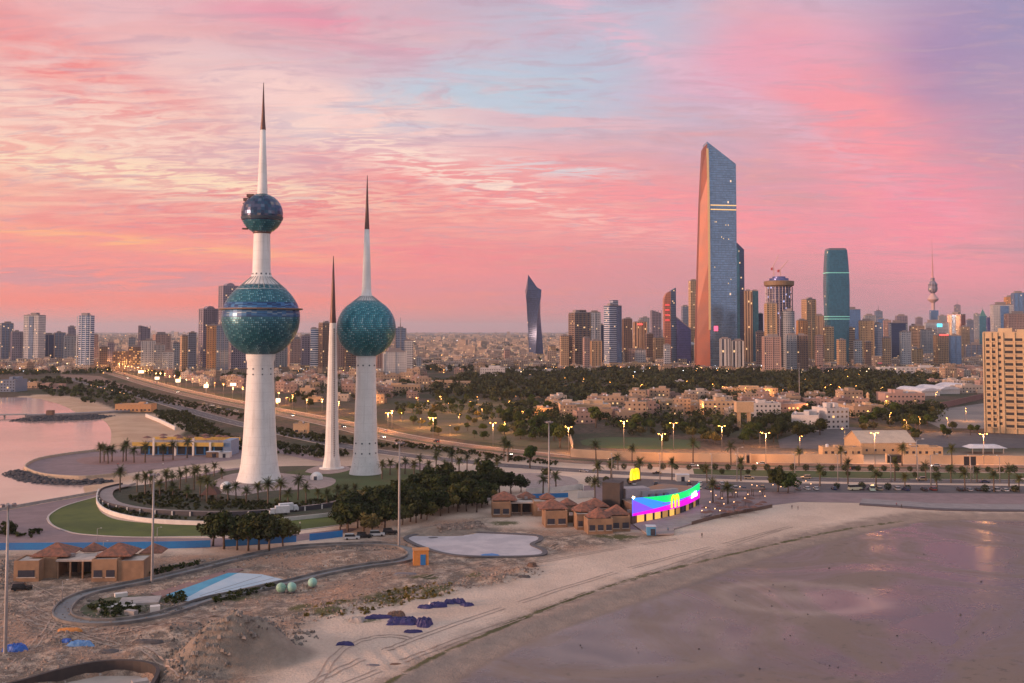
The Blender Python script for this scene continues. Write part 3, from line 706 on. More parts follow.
# tallest tower: two balls on one shaft
Y1 = G(259, 480)[1]
def zz(py, px=260, Y=None): return AT(px, py, Y)[1]
def ww(pxw, Y): return pxw / 1024 * Y
Z = lambda py: AT(260, py, Y1)[1]; Wd = lambda p: p / 1024 * Y1
t1 = thing('water_tower', 'tallest white tower carrying two balls, the big one clad in blue green discs', 'water tower', (*G(259.2, 480.5), 0))
mb = MB(); mb.lathe([(Wd(22.4), 0), (Wd(21.0), Z(476)), (Wd(19.2), Z(470)), (Wd(18.0), Z(463)), (Wd(17.0), Z(452)), (Wd(16.2), Z(440)), (Wd(15.2), Z(420)), (Wd(14.2), Z(398)), (Wd(13.4), Z(378)), (Wd(13.0), Z(362)), (Wd(14.0), Z(359)), (Wd(14.2), Z(354)), (Wd(9.5), Z(350))], 48); sh = mb.build('shaft', M['tower_white'], t1)
mb = MB()
for rowz in (Z(369), Z(374.5)):
    r = Wd(13.3)
    for i in range(9):
        a = 2 * math.pi * (i + .3) / 9; mb = MB(); mb.box(r * math.cos(a), r * math.sin(a), rowz, .4, .55, .65, a); mb.build('porthole', M['dark_hole'], sh)
r1 = Wd(37.8); zc = Z(318.6)
mb = MB(); mb.ball((0, 0, zc), r1, seg=64, rings=40); bl1 = mb.build('water_ball', M['teal'], t1)
sphere_discs((0, 0, zc), r1, R(-78), lat(Z(317.5) - zc, r1), .98, .42, .15).build('disc_cladding', M['discs_dark'], bl1)
sphere_discs((0, 0, zc), r1, lat(Z(303) - zc, r1), R(66), 1.0, .42, .15).build('disc_cladding', M['discs_dark'], bl1)
mb = MB(); zr = Z(309.2); mb.lathe([(r1 * .9, zr - .35), (Wd(40.6), zr - .35), (Wd(40.8), zr), (Wd(40.6), zr + .35), (r1 * .9, zr + .35)], 64, smooth=False); mb.build('ring_deck', pbr('ring', (.20, .13, .10), .5), t1)
def band_sphere(za, zb, r, off, mat, nm, par, n=6, seg=48):
    mb = MB(); rings = []
    for k in range(n + 1):
        z_ = za + (zb - za) * k / n; q = math.sqrt(max(0, r * r - (z_ - zc_) ** 2)) + off
        rings.append([(q * math.cos(2 * math.pi * i / seg), q * math.sin(2 * math.pi * i / seg), z_) for i in range(seg)])
    b0 = len(mb.v); mb.loft(rings, False, False, True, False)
    rr = random.Random(9); mb.uv = [[(rr.random(), 0)] * len(f) for f in mb.f]
    return mb.build(nm, mat, par)
zc_ = zc
M['glass_band'] = disc_mat('glass_band', [(0, (.03, .09, .22)), (.3, (.05, .16, .34)), (.6, (.02, .05, .14)), (.8, (.10, .24, .42))], .5, .38)
M['glass_lower'] = disc_mat('glass_lower', [(0, (.03, .10, .22)), (.3, (.05, .15, .30)), (.6, (.18, .26, .34)), (.8, (.04, .08, .18))], .4, .38)  # lower band panes, blue with some paler ones
band_sphere(Z(308.6), Z(302.8), r1, .25, M['glass_band'], 'window_band', t1)
band_sphere(Z(317.2), Z(310.2), r1, .25, M['glass_lower'], 'window_band', t1)
mb = MB(); cap_cone(mb, Wd(24.5), Z(289.5), Wd(9.4), Z(276.5)); mb.lathe([(Wd(24.5), Z(289.5) - .2), (Wd(24.9), Z(289.5)), (Wd(24.5), Z(289.5) + .2)], 32, cap=False)
mb.build('cone_ribs', pbr('ribs', (.34, .36, .38), .5), t1)
mb = MB(); mb.lathe([(Wd(19), Z(286.5)), (Wd(10.0), Z(278.5)), (Wd(10.2), Z(275.6)), (Wd(9.4), Z(275.2)), (Wd(9.2), Z(273)), (Wd(8.9), Z(272)), (Wd(8.5), Z(250)), (Wd(8.1), Z(236)), (Wd(7.8), Z(230))], 36); nk = mb.build('upper_shaft', M['tower_white'], t1)
mb = MB()
for i in range(12):
    a = 2 * math.pi * (i + .4) / 12; mb = MB(); mb.box(Wd(9.0) * math.cos(a), Wd(9.0) * math.sin(a), Z(275), .5, .7, .8, a); mb.build('porthole', M['dark_hole'], nk)
r2 = Wd(20.4); zc2 = Z(214.2); zc_ = zc2
mb = MB(); mb.ball((0, 0, zc2), r2 - .1, seg=40, rings=24); bl2 = mb.build('viewing_ball', M['teal'], t1)
sphere_discs((0, 0, zc2), r2, R(-72), lat(Z(221) - zc2, r2), 1.0, .42, .1).build('disc_cladding', M['discs_dark'], bl2)
band_sphere(Z(221.5), zc2 + r2 * .97, r2, .05, M['mirror_blue'], 'mirror_glazing', bl2, 9, 36)
band_sphere(Z(220.3), Z(217.6), r2, .35, M['dark_hole'], 'viewing_window', bl2, 1, 30)
mb = MB(); mb.lathe([(Wd(8.3), zc2 - r2 + .2), (Wd(10), zc2 - r2 + 1.6)], 24); mb.build('ball_collar', M['spike'], bl2)
mb = MB(); mb.box(-r2 * .55, -.5, zc2 + r2 * .80, 3.4, 3, 1.5); mb.box(-r2 * .78, -.5, zc2 + r2 * .62, 2.2, 2.4, 1.4); mb.tube((-r2 * .95, 0, zc2 + r2 * .5), (-r2 * .2, 0, zc2 + r2 * 1.02), .25); mb.build('maintenance_gantry', M['spike'], bl2)
mb = MB(); mb.box(-r2 * .80, -1, zc2 - r2 * .78, 2.4, 2, .7); mb.build('maintenance_platform', M['spike'], bl2)
mb = MB(); mb.lathe([(Wd(5.2), zc2 + r2 * .90), (Wd(4.9), Z(190)), (Wd(3.6), Z(158)), (Wd(2.5), Z(130.5))], 24); mb.build('spire', M['tower_white'], t1)
mb = MB(); mb.lathe([(Wd(2.7), Z(130.5)), (Wd(2.6), Z(128.5)), (Wd(1.9), Z(120)), (Wd(1.1), Z(104)), (Wd(.3), Z(83.5))], 14); mb.build('spire_tip', M['spike'], t1)

# second tower: one ball
Y2 = G(365.5, 474)[1]; Z = lambda py: AT(365.5, py, Y2)[1]; Wd = lambda p: p / 1024 * Y2
t2 = thing('water_tower', 'shorter white tower with a single teal disc covered ball and pointed spire', 'water tower', (*G(365.4, 473.6), 0))
mb = MB(); mb.lathe([(Wd(16.2), 0), (Wd(15.2), Z(470)), (Wd(13.8), Z(465)), (Wd(12.6), Z(458)), (Wd(12.1), Z(452)), (Wd(11.6), Z(440)), (Wd(11.0), Z(420)), (Wd(10.3), Z(395)), (Wd(9.9), Z(375)), (Wd(9.7), Z(362)), (Wd(9.9), Z(360)), (Wd(9.9), Z(355))], 44); sh = mb.build('shaft', M['tower_white'], t2)
mb = MB()
for rowz, r in ((Z(464), 12.9), (Z(453.5), 12.0), (Z(443.5), 11.7), (Z(366), 9.75)):
    r = Wd(r); n = 10
    for i in range(n):
        a = 2 * math.pi * (i + .25) / n; mb = MB(); mb.box(r * math.cos(a), r * math.sin(a), rowz, .5, .65, .7, a); mb.build('porthole', M['dark_hole'], sh)
r3 = Wd(29.3); zc3 = Z(328)
mb = MB(); mb.ball((0, 0, zc3), r3, seg=56, rings=36); b3 = mb.build('water_ball', M['teal'], t2)
sphere_discs((0, 0, zc3), r3, R(-72), R(70), .92, .41, .14).build('disc_cladding', M['discs'], b3)
mb = MB(); mb.lathe([(Wd(14), Z(303)), (Wd(6.2), Z(297)), (Wd(6.0), Z(295)), (Wd(5.2), Z(294.6)), (Wd(4.6), Z(288)), (Wd(3.6), Z(258)), (Wd(2.4), Z(229))], 28); mb.build('spire', M['tower_white'], t2)
mb = MB(); cap_cone(mb, Wd(15.5), Z(303.2), Wd(6.2), Z(296)); mb.build('cone_ribs', bpy.data.materials['ribs'], t2)
mb = MB(); mb.lathe([(Wd(2.5), Z(229)), (Wd(2.4), Z(227)), (Wd(1.5), Z(208)), (Wd(.3), Z(175))], 14); mb.build('spire_tip', M['spike'], t2)

# third: the plain needle
Y3 = G(331.8, 468.5)[1]; Z = lambda py: AT(332, py, Y3)[1]; Wd = lambda p: p / 1024 * Y3
t3 = thing('needle_tower', 'slim white needle tower without any ball between the two ball towers', 'needle tower', (*G(331.8, 468.5), 0))
mb = MB(); mb.lathe([(Wd(12.5), 0), (Wd(12.5), .5), (Wd(9.2), .8), (Wd(8.6), Z(463)), (Wd(7.2), Z(455)), (Wd(6.6), Z(440)), (Wd(5.6), Z(400)), (Wd(4.2), Z(350)), (Wd(3.4), Z(323))], 12, smooth=False); mb.build('shaft', M['tower_white'], t3)
mb = MB()
STR = pbr('strip', (.35, .30, .30), .5); n = 60
for i in range(n):
    py = 458 - i * (458 - 328) / n; q = 6.9 - 3.4 * (i / n); a = R(-62)
    mb = MB(); mb.box(Wd(q) * math.cos(a), Wd(q) * math.sin(a), Z(py), .5, .7, .9, a); mb.build('shaft_light', STR, t3)
mb = MB(); mb.lathe([(Wd(3.3), Z(323)), (Wd(2.6), Z(312)), (Wd(1.6), Z(285)), (Wd(.3), Z(256))], 12); mb.build('spire_tip', M['spike'], t3)

# domed kiosk and little roofs at their feet
def dome_kiosk(px, py, r, label):
    t = thing('dome_kiosk', label, 'kiosk', (*G(px, py), .09))
    mb = MB(); mb.lathe([(r, 0), (r, r * .35), (r * .93, r * .62), (r * .72, r * .92), (r * .4, r * 1.12), (.05, r * 1.2)], 24); mb.build('dome', M['tower_white'], t)
    mb = MB(); mb.box(0, -r * .98, 0, r * .5, .35, r * .6); mb.build('doorway', M['dark_hole'], t)
dome_kiosk(316.5, 479.5, 3.0, 'white dome shaped kiosk on the plaza between the ball towers')
dome_kiosk(226, 488.5, 2.6, 'small white dome beside the foot of the tallest tower')

# ------------------------------------------------------------------ facades
FA = {}
def fa(k, *a, **kw): FA[k] = facade('facade_' + k, *a, **kw)
fa('white', (.62, .56, .55), (.10, .13, .18), 3.4, 3.6, .55, .5, .035)
fa('tan', (.54, .34, .21), (.09, .09, .11), 3.2, 3.5, .5, .5, .035)
fa('tan2', (.58, .38, .23), (.16, .12, .10), 5.0, 3.5, .6, .45, .035)
fa('pink', (.46, .29, .25), (.10, .10, .13), 3.0, 3.4, .5, .5, .035)
fa('brown', (.27, .17, .13), (.06, .07, .10), 3.4, 3.5, .6, .55, .035)
fa('orange', (.60, .31, .15), (.20, .12, .10), 4.0, 3.4, .45, .45, .035)
fa('mauve', (.30, .25, .31), (.08, .10, .16), 3.4, 3.6, .6, .5, .035)
fa('grey', (.36, .36, .39), (.09, .11, .15), 3.2, 3.5, .6, .5, .035)
fa('lightgrey', (.50, .50, .54), (.12, .15, .20), 3.2, 3.5, .62, .5, .035)
fa('bluegrey', (.22, .25, .34), (.16, .22, .32), 3.0, 3.6, .75, .62, .035)
fa('darkblue', (.035, .05, .10), (.04, .07, .16), 2.4, 3.6, .88, .8, .008, gm=.5)
fa('blueglass', (.12, .17, .27), (.14, .26, .46), 2.2, 3.8, .9, .82, .007, gm=.5)
fa('tealglass', (.03, .10, .15), (.06, .20, .28), 2.2, 4.0, .9, .85, .004, gm=.45)
fa('violet', (.10, .10, .25), (.12, .14, .36), 2.4, 3.6, .9, .8, .007, gm=.5)
fa('stripe', (.60, .62, .68), (.07, .14, .30), 2.6, 3.7, 1.0, .55, .03, gm=.6)
fa('stripe_brown', (.50, .35, .26), (.10, .08, .08), 2.6, 3.5, 1.0, .5, .035)
fa('vert', (.60, .55, .53), (.05, .06, .10), 6.0, 3.5, .45, 1.0, .035)
fa('vert_tan', (.56, .36, .24), (.24, .15, .12), 5.0, 3.5, .42, 1.0, .035)
fa('grid_brown', (.30, .20, .16), (.05, .06, .09), 4.2, 3.6, .78, .66, .035)
fa('lit', (.22, .14, .12), (.10, .09, .09), 3.4, 3.6, .6, .5, .42, glit=(1, .45, .13), es=1.0)
fa('red', (.36, .12, .10), (.10, .08, .10), 3.2, 3.5, .5, .5, .035)
fa('frame', (.60, .55, .54), (.10, .14, .24), 3.4, 3.6, .35, .4, .035)
fa('house', (.40, .27, .19), (.07, .07, .09), 3.6, 3.3, .34, .38, .10)
fa('house_pale', (.50, .40, .34), (.08, .08, .10), 3.8, 3.3, .34, .38, .035)
fa('house_pink', (.38, .24, .20), (.07, .07, .09), 3.4, 3.3, .34, .38, .035)
M['roof'] = pbr('roof', (.36, .29, .27), .85, col2=(.27, .22, .21), scale=.08)
M['plant'] = pbr('plant', (.30, .25, .25), .8)
M['steel'] = pbr('steel', (.25, .22, .24), .5, metal=.6)
M['gold'] = pbr('gold', (.90, .62, .30), .3, metal=.25)  # gold tone stands for low sun caught on the tallest tower's edge
M['sunlit'] = pbr('sunlit', (.27, .075, .045), .45, col2=(.20, .07, .055), metal=.25, scale=.02)  # orange glow reflected by the flank is put into this base colour

def skyscraper(x0, x1, top, base, style, label, yaw=22, top2=None, crown='plant', accent=None, dd=.75, slant=0, cat='high rise', group=None):
    """x0,x1: edges in the photo; top/base: image rows -> real size and distance"""
    Y = G((x0 + x1) / 2, base)[1]; xc = (x0 + x1) / 2; X = AT(xc, base, Y)[0]
    Wt = (x1 - x0) / 1024 * Y; r = R(yaw) ; ar = math.atan2(X, Y)
    rr = abs(r + 0) ; Wf = Wt / (math.cos(rr) + dd * math.sin(rr)); D = Wf * dd
    H = AT(xc, top, Y)[1]
    t = thing('high_rise', label, cat, (X, Y + D * .5, 0), r - ar * .8, group)
    rnd = random.Random(int(x0 * 7 + top)); mats = [FA[style], M['roof']]
    def capmat(mb):
        for i, f in enumerate(mb.f):
            if len(f) == 4 and all(abs(mb.v[q][2] - mb.v[f[0]][2]) < 1e-6 for q in f): mb.mi[i] = 1
    mb = MB(); hw, hd = Wf / 2, D / 2
    pts = [(-hw, -hd), (hw, -hd), (hw, hd), (-hw, hd)]
    if slant:   # roof falling to one side
        zt = [H if p[0] * slant < 0 else H - abs(slant) * Wf for p in pts]
        mb.loft([[(p[0], p[1], 0) for p in pts], [(p[0], p[1], z_) for p, z_ in zip(pts, zt)]])
    elif crown == 'round':
        pts = [(hw * math.cos(a), hd * math.sin(a)) for a in [2 * math.pi * i / 20 for i in range(20)]]; mb.prism(pts, 0, H)
    elif crown == 'chamfer':
        c_ = Wf * .18; pts = [(-hw + c_, -hd), (hw - c_, -hd), (hw, -hd + c_), (hw, hd - c_), (hw - c_, hd), (-hw + c_, hd), (-hw, hd - c_), (-hw, -hd + c_)]; mb.prism(pts, 0, H)
    else: mb.prism(pts, 0, H)
    capmat(mb); body = mb.build('body', mats, t)
    if crown in ('plant', 'chamfer', 'round') and not slant:
        mb = MB(); ph = Wf * .14 + 1.2; mb.box(rnd.uniform(-.12, .12) * Wf, 0, H, Wf * rnd.uniform(.35, .6), D * .5, ph)
        for _ in range(3): mb.box(rnd.uniform(-.38, .38) * Wf, rnd.uniform(-.35, .1) * D, H, Wf * .1, Wf * .1, ph * .45)
        mb.build('plant_room', M['plant'], t)
    if crown == 'plant' and not slant:
        mb = MB(); e = .25
        for (cx, cy, sx, sy) in ((0, -hd + e, Wf + .2, .5), (0, hd - e, Wf + .2, .5), (-hw + e, 0, .5, D - 1), (hw - e, 0, .5, D - 1)): mb.box(cx, cy, H - .2, sx, sy, 1.5)
        mb.build('parapet', M['plant'], t)
    if crown == 'mast':
        mb = MB(); mb.box(0, 0, H, Wf * .5, D * .5, Wf * .12); mb.tube((0, 0, H), (0, 0, H + Wf * 1.0), .8, .2, 6); mb.build('mast', M['steel'], t)
    if crown == 'spire':
        mb = MB(); mb.loft([[(p[0] * .8, p[1] * .8, H) for p in pts], [(p[0] * .1, p[1] * .1, H + Wf * .9) for p in pts]]); mb.tube((0, 0, H + Wf * .8), (0, 0, H + Wf * 1.5), .6, .2, 6); mb.build('spire', M['tealroof'], t)
    if crown == 'arch':
        mb = MB(); A_ = []
        for i in range(9):
            a = math.pi * i / 8; A_.append((-math.cos(a) * Wf * .26, H + math.sin(a) * Wf * .16))
        b0 = len(mb.v)
        mb.loft([[(p[0], -hd * .8, p[1]) for p in A_], [(p[0], hd * .8, p[1]) for p in A_]], True, True); mb.build('arched_crown', FA[style], t)
    if crown == 'dome':
        mb = MB(); mb.ball((0, 0, H), Wf * .3, D * .4, Wf * .12, 16, 8); mb.build('dome', M['white_wall'], t)
    if top2:    # penthouse block
        mb = MB(); H2 = AT(xc, top2, Y)[1]; mb.box(Wf * .1, 0, H, Wf * .42, D * .6, H2 - H); capmat(mb); mb.build('penthouse', [FA[style], M['roof']], t)
    # vertical accent strips, standing proud of the wall
    if accent:
        for (pos, wd, mk) in accent:
            mb = MB(); mb.box(pos * Wf, -hd - .25, 0 if wd > .2 else H * .04, wd * Wf, .9, H * .985 if wd > .2 else H * .94); mb.build('facade_strip', FA.get(mk) or M[mk], t)
    elif Wt / Y * 1024 > 9 and not crown == 'round':
        mb = MB(); n = rnd.choice((2, 3, 4))
        for i in range(n + 1): mb.box(-hw + Wf * i / n, -hd - .3, 0, Wf * .035 + .3, 1.0, H * .995)
        for i in range(3): mb.box(-hw - .3, -hd + D * i / 2, 0, 1.0, Wf * .035 + .3, H * .995)
        mb.build('pilasters', FA[style].copy() if False else M['plant'] if style in ('darkblue', 'bluegrey', 'violet') else WALLM(style), t)
    mb = MB(); mb.box(0, -2, 0, Wf * 1.25, D * 1.2, 7 + rnd.random() * 5); capmat(mb); mb.build('podium', [FA['house_pale' if rnd.random() < .5 else 'house'], M['roof']], t)
    return t
_wm = {}
def WALLM(style):
    if style not in _wm:
        n = FA[style].node_tree.nodes; c = None
        for q in n:
            if q.type == 'MIX' and not q.inputs[6].is_linked: c = tuple(q.inputs[6].default_value)[:3]; break
        _wm[style] = pbr('wall_' + style, c, .75)
    return _wm[style]
M['tealroof'] = pbr('tealroof', (.08, .22, .22), .4)

T = [
 # left cluster
 (-3, 10, 323.5, 364, 'bluegrey', 'dark grey blue tower block cut by the left edge of the skyline', 20),
 (9, 20, 332, 366, 'mauve', 'mauve block just beside the dark tower at the far left edge', 15),
 (21, 41, 315.5, 366, 'white', 'tall white apartment tower with a smooth grey side, far left by the bay', -28),
 (40.5, 52, 335, 365, 'darkblue', 'navy blue slab directly beside the tall white tower at far left', 5),
 (52, 63, 333, 365, 'bluegrey', 'grey blue slab beside the navy slab, far left', 12),
 (62, 74, 336, 366, 'grey', 'grey block in front of the curved white and teal tower', 8),
 (75, 92, 315.5, 370, 'stripe', 'white and blue tower of wavy balconies near the left beach', -25),
 (92, 97, 335, 366, 'pink', 'thin pinkish slab behind the wavy balcony tower', 10),
 (97, 106, 347, 370, 'brown', 'short brown block right after the wavy balcony tower', 15),
 (111, 126, 351.5, 371, 'lit', 'squat dark block whose windows glow orange, the wider one', 5),
 (127, 139, 347, 371, 'lit', 'narrow dark block whose windows glow orange', 5),
 (137, 148, 325.5, 369, 'mauve', 'mauve grey tower with slanted top above the glowing blocks', 20),
 (140, 153, 341, 373, 'lightgrey', 'pale grey block with vertical bands near the motorway, front one', 0),
 (151, 168, 334.5, 366, 'pink', 'wide dusty pink block behind the grey banded blocks', 18),
 (153, 163, 345, 373, 'grey', 'grey stepped block next to the pale banded one', 0),
 (162, 172, 352, 373, 'lightgrey', 'low pale grey block stepping down toward the motorway', 0),
 (179, 187, 336, 373, 'tan', 'slim tan tower left of the twin brown grey towers', 25),
 (186, 195, 333, 373, 'bluegrey', 'slim grey blue tower touching the slim tan tower', 15),
 (197, 216, 308.5, 372, 'mauve', 'lower of the twin brown grey towers with small arched crowns', 24),
 (216.5, 236, 285.5, 373, 'mauve', 'higher of the twin brown grey towers with small arched crowns', 24),
 (205.5, 215.5, 325.6, 375, 'orange', 'bright orange lit slab in front of the twin brown grey towers', 3),  # low sun on this left face is put into its orange colour
 (215, 227, 325.5, 375, 'bluegrey', 'grey blue slab joined to the orange lit slab', 3),
 (227, 246, 318, 374, 'mauve', 'broad mauve tower half hidden by the big teal ball', 14),
 (273, 286, 346, 371, 'grey', 'grey block showing between the tallest tower and the needle', 15),
 (287, 300, 339, 369, 'pink', 'pink block midway between the tallest tower and the needle', 18),
 (300, 311, 336, 371, 'mauve', 'mauve block left of the thin blue tower', 10),
 (309.5, 318, 329, 372, 'stripe', 'thin blue and white striped tower left of the needle', 5),
 (318, 331, 323, 373, 'brown', 'reddish brown tower right behind the needle shaft', 30),
 (333, 344, 333, 373, 'pink', 'pinkish tower between the needle and the single ball tower', 15),
 (343, 356, 345, 373, 'brown', 'low brown block beside the single ball tower shaft', 18),
 (376, 386, 350, 375, 'pink', 'small pink block right of the single ball tower shaft', 8),
 (394, 405.5, 328, 376, 'bluegrey', 'grey blue hotel tower right of the teal ball', 8),
 (404, 412.5, 341, 376, 'white', 'pale slab attached to the grey blue hotel tower', 4),
 (382, 405, 352, 378, 'frame', 'wide white hotel block right of the teal ball', 4),
 # central business district
 (560, 569, 336, 371, 'tan', 'short tan block left of the dark gridded tower', 12),
 (569.5, 591, 313, 371, 'grid_brown', 'dark brown gridded tower with a roof box, first of the central group', 26),
 (588, 601, 312.5, 368, 'lightgrey', 'light grey tower behind the dark gridded tower', 12),
 (598, 606, 325, 367, 'darkblue', 'dark blue slab between the gridded and the striped tower', 6),
 (591, 602, 341, 372, 'tan', 'short tan block between the gridded and the striped tower', 10),
 (604.5, 622.5, 306, 369, 'stripe', 'white and blue horizontally striped office tower with a square top', 30),
 (623, 632.5, 319, 368, 'brown', 'slim brown tower right of the striped office tower', 12),
 (623, 636, 349, 368, 'pink', 'low pink block at the foot of the red topped tower', 6),
 (635, 646, 350, 368, 'white', 'low white block at the foot of the red topped tower', 6),
 (634, 647.5, 322, 365, 'vert_tan', 'tan and dark banded tower with red accents on its roof', 8),
 (646, 654, 334, 366, 'brown', 'small brown tower left of the slim tan block', 15),
 (651.5, 662, 310, 362, 'mauve', 'mauve tower with sloping roof left of the red faced tower', 12),
 (654, 665, 338, 367, 'tan', 'tan block in front of the mauve sloping tower', 20),
 (682, 691, 306.5, 362, 'bluegrey', 'grey blue tower behind the triangular dark blue building', 16),
 (689.5, 698.5, 281, 364, 'tan2', 'tall pale yellow tower left of the tallest skyscraper', 22),
 (676, 704, 345, 366, 'grey', 'wide grey hall with low dome left of the tallest skyscraper', 4),
 (703, 710, 325, 369, 'tan2', 'slender sand coloured slab at the foot of the tallest skyscraper', 4),
 (721, 731.5, 339, 373, 'vert', 'white block with dark vertical window bands, left half of a pair', 10),
 (732, 744.5, 341, 373, 'vert', 'white block with dark vertical window bands, right half of a pair', 10),
 (745.5, 753.5, 291, 368, 'vert_tan', 'brown banded tower joined to a teal slab', 6),
 (752.5, 759.5, 291, 368, 'tealglass', 'narrow teal slab joined to the brown banded tower', 4),
 (758.5, 764, 314, 367, 'darkblue', 'narrow dark blue slab right of the brown banded tower', 2),
 (757, 766, 332, 370, 'pink', 'pink block before the tower under construction', 8),
 (766.5, 778, 303.5, 374, 'tan2', 'smooth sand coloured slab in front of the tower under construction', 15),
 (783, 796.5, 311, 374, 'grey', 'round topped grey tower in front of the tower under construction', 0),
 (764.5, 782, 337, 376, 'pink', 'broad pinkish grey apartment block among the street lights', 8),
 (787, 797.5, 335, 375, 'grey', 'grey apartment block beside a brown one, below the construction cranes', 8),
 (797.5, 809, 335.5, 375, 'brown', 'brown apartment block below the slim two tone tower', 8),
 (798.5, 808.5, 320.5, 371, 'orange', 'orange brown tower left of the two tone tower', 10),
 (804, 817.5, 299.5, 368, 'tan', 'slim two tone tan tower with an open top frame', 32),
 (814, 827, 316, 364, 'vert_tan', 'orange tan block with vertical bands, left half, under the teal tower', 5),
 (826.5, 839, 317, 364, 'vert_tan', 'orange tan block with vertical bands, right half, under the teal tower', 5),
 (830, 848, 334, 366, 'violet', 'violet blue glass block below the bulging teal tower', 30),
 (844, 862.5, 309.5, 363, 'blueglass', 'grey blue glass tower with a tan left edge', 18),
 (862, 875.5, 321, 366, 'tan2', 'tan tower with a single high window, next to a grey slab', 3),
 (875, 883.5, 324, 366, 'bluegrey', 'grey slab stuck to the tan tower with a single high window', 3),
 (879.5, 885.5, 319, 362, 'blueglass', 'thin blue slab behind the tan tower', 2),
 (885, 892.5, 320.5, 364, 'pink', 'pale pink tower left of the dark glass slab', 4),
 (892, 909.5, 323, 366, 'darkblue', 'dark blue glass slab framed by grey piers', 3),
 (898, 909, 316, 361, 'mauve', 'mauve tower rising behind the dark blue glass slab', 10),
 (866, 877, 315.5, 360, 'grey', 'distant grey tower behind the tan tower with a high window', 10),
 (876, 884, 311, 358, 'bluegrey', 'distant cluttered grey blue tower beneath thin roof masts', 10),
 (912.5, 926, 326, 361, 'stripe_brown', 'stacked floor car park like tower right of the dark glass slab', 8),
 (924, 939, 330, 362, 'grey', 'grey gridded block beneath the telecom tower', 4),
 (929, 951, 323, 359, 'lightgrey', 'wide grey block with a cyan roof sign beneath the telecom tower', 4),
 (950.5, 968, 314.5, 358, 'red', 'brick red tower with a pale front and a blue glass strip', -28),
 (937, 952.5, 335.5, 369, 'tan', 'cream gridded apartment block with a red roof sign', 20),
 (952, 962.5, 336, 370, 'blueglass', 'grey blue slab beside the cream gridded apartment block', 4),
 (909, 924, 349, 369, 'tan2', 'squat brown box building in front of the grey gridded block', 30),
 (956, 962, 305, 350, 'mauve', 'thin far off tower poking up behind the brick red tower', 6),
 (968, 984, 345, 362, 'bluegrey', 'long low grey block left of the cream apartment tower', 3),
 (975.5, 981.5, 314, 352, 'grey', 'hazy grey tower left of the pointed teal tower', 6),
 (981, 988.5, 316, 355, 'tealglass', 'hazy teal tower with a pointed spire at right', 6),
 (989, 998, 317.5, 357, 'violet', 'hazy violet blue tower right of the pointed teal tower', 6),
 (996, 1016.5, 305, 364, 'frame', 'white framed tower with a broad blue glass centre at right', 8),
 (1010, 1030, 314, 366, 'pink', 'dusty pink tower cut by the right edge', 12),
 (1008, 1019, 297, 358, 'orange', 'orange topped tower behind the white framed one', 12),
 (1016, 1030, 293, 359, 'blueglass', 'blue glass tower at the right edge behind the pink one', 12),
 (608, 617, 334, 364, 'bluegrey', 'hazy grey blue block right behind the striped office tower', 10), (640, 650, 318, 358, 'grey', 'hazy grey tower behind the red topped tower', 10), (612, 622, 322, 360, 'tan', 'tan tower half hidden by the striped office tower', 8),
 (655, 663, 330, 360, 'bluegrey', 'hazy blue slab behind the slim tan block', 10), (738, 746, 322, 364, 'tan2', 'sand coloured slab beneath the dark wedge tower', 8), (776, 786, 322, 366, 'tan', 'tan tower between the sand slab and the round topped tower', 14),
 (797, 804, 328, 364, 'grey', 'thin grey tower right of the round topped tower', 8), (816, 824, 336, 372, 'pink', 'short pink tower in front of the orange tan banded pair', 20), (838, 847, 340, 372, 'tan', 'short tan tower at the foot of the bulging teal tower', 22),
 (848, 856, 328, 368, 'stripe_brown', 'striped brown tower before the grey blue glass tower', 12), (855, 863, 341, 371, 'lightgrey', 'short light grey block before the grey blue glass tower', 12), (866, 872, 342, 372, 'brown', 'short brown block before the tan tower with a high window', 12),
 (884, 892, 338, 370, 'tan', 'short tan block left of the dark glass slab', 12), (826, 835, 327, 369, 'tan2', 'sand coloured tower overlapping the left foot of the bulging teal tower', 18), (917, 924, 318, 356, 'mauve', 'hazy mauve tower behind the stacked floor building', 10),
 (940, 948, 316, 354, 'grey', 'hazy grey tower right of the telecom tower shaft', 10), (962, 971, 327, 360, 'tan', 'hazy tan tower right of the brick red tower', 12), (968, 975, 320, 356, 'bluegrey', 'hazy grey blue tower right of the brick red tower', 10),
 (988, 997, 333, 362, 'tan', 'tan block left of the white framed tower', 12), (902, 912, 332, 370, 'lightgrey', 'light grey block overlapping the right pier of the dark glass slab', 12), (770, 777, 314, 360, 'bluegrey', 'blue tower half hidden behind the sand coloured slab', 10),
 (583, 590, 338, 374, 'pink', 'short pink tower at the foot of the dark gridded tower', 20), (664, 671, 345, 370, 'lightgrey', 'short pale block at the foot of the red faced tower', 12), (695, 702, 338, 370, 'tan', 'short tan block left of the copper flank of the tallest skyscraper', 14),
 (106, 113, 343, 368, 'mauve', 'mauve slab left of the glowing dark blocks', 10), (171, 179, 343, 369, 'grey', 'grey slab just left of the slim tan tower', 14), (127, 134, 338, 364, 'grey', 'hazy grey tower behind the glowing dark blocks', 10), (66, 74, 327, 362, 'mauve', 'mauve slab behind the grey blocks at far left', 10),
 (416, 421, 357, 372, 'grey', 'small grey block on the flat stretch right of the white hotel', 8),
 (548, 556, 346, 366, 'tan', 'small tan block right of the twisted tower', 14),
 (504, 510, 350, 367, 'pink', 'small pink block left of the twisted tower', 14),
]
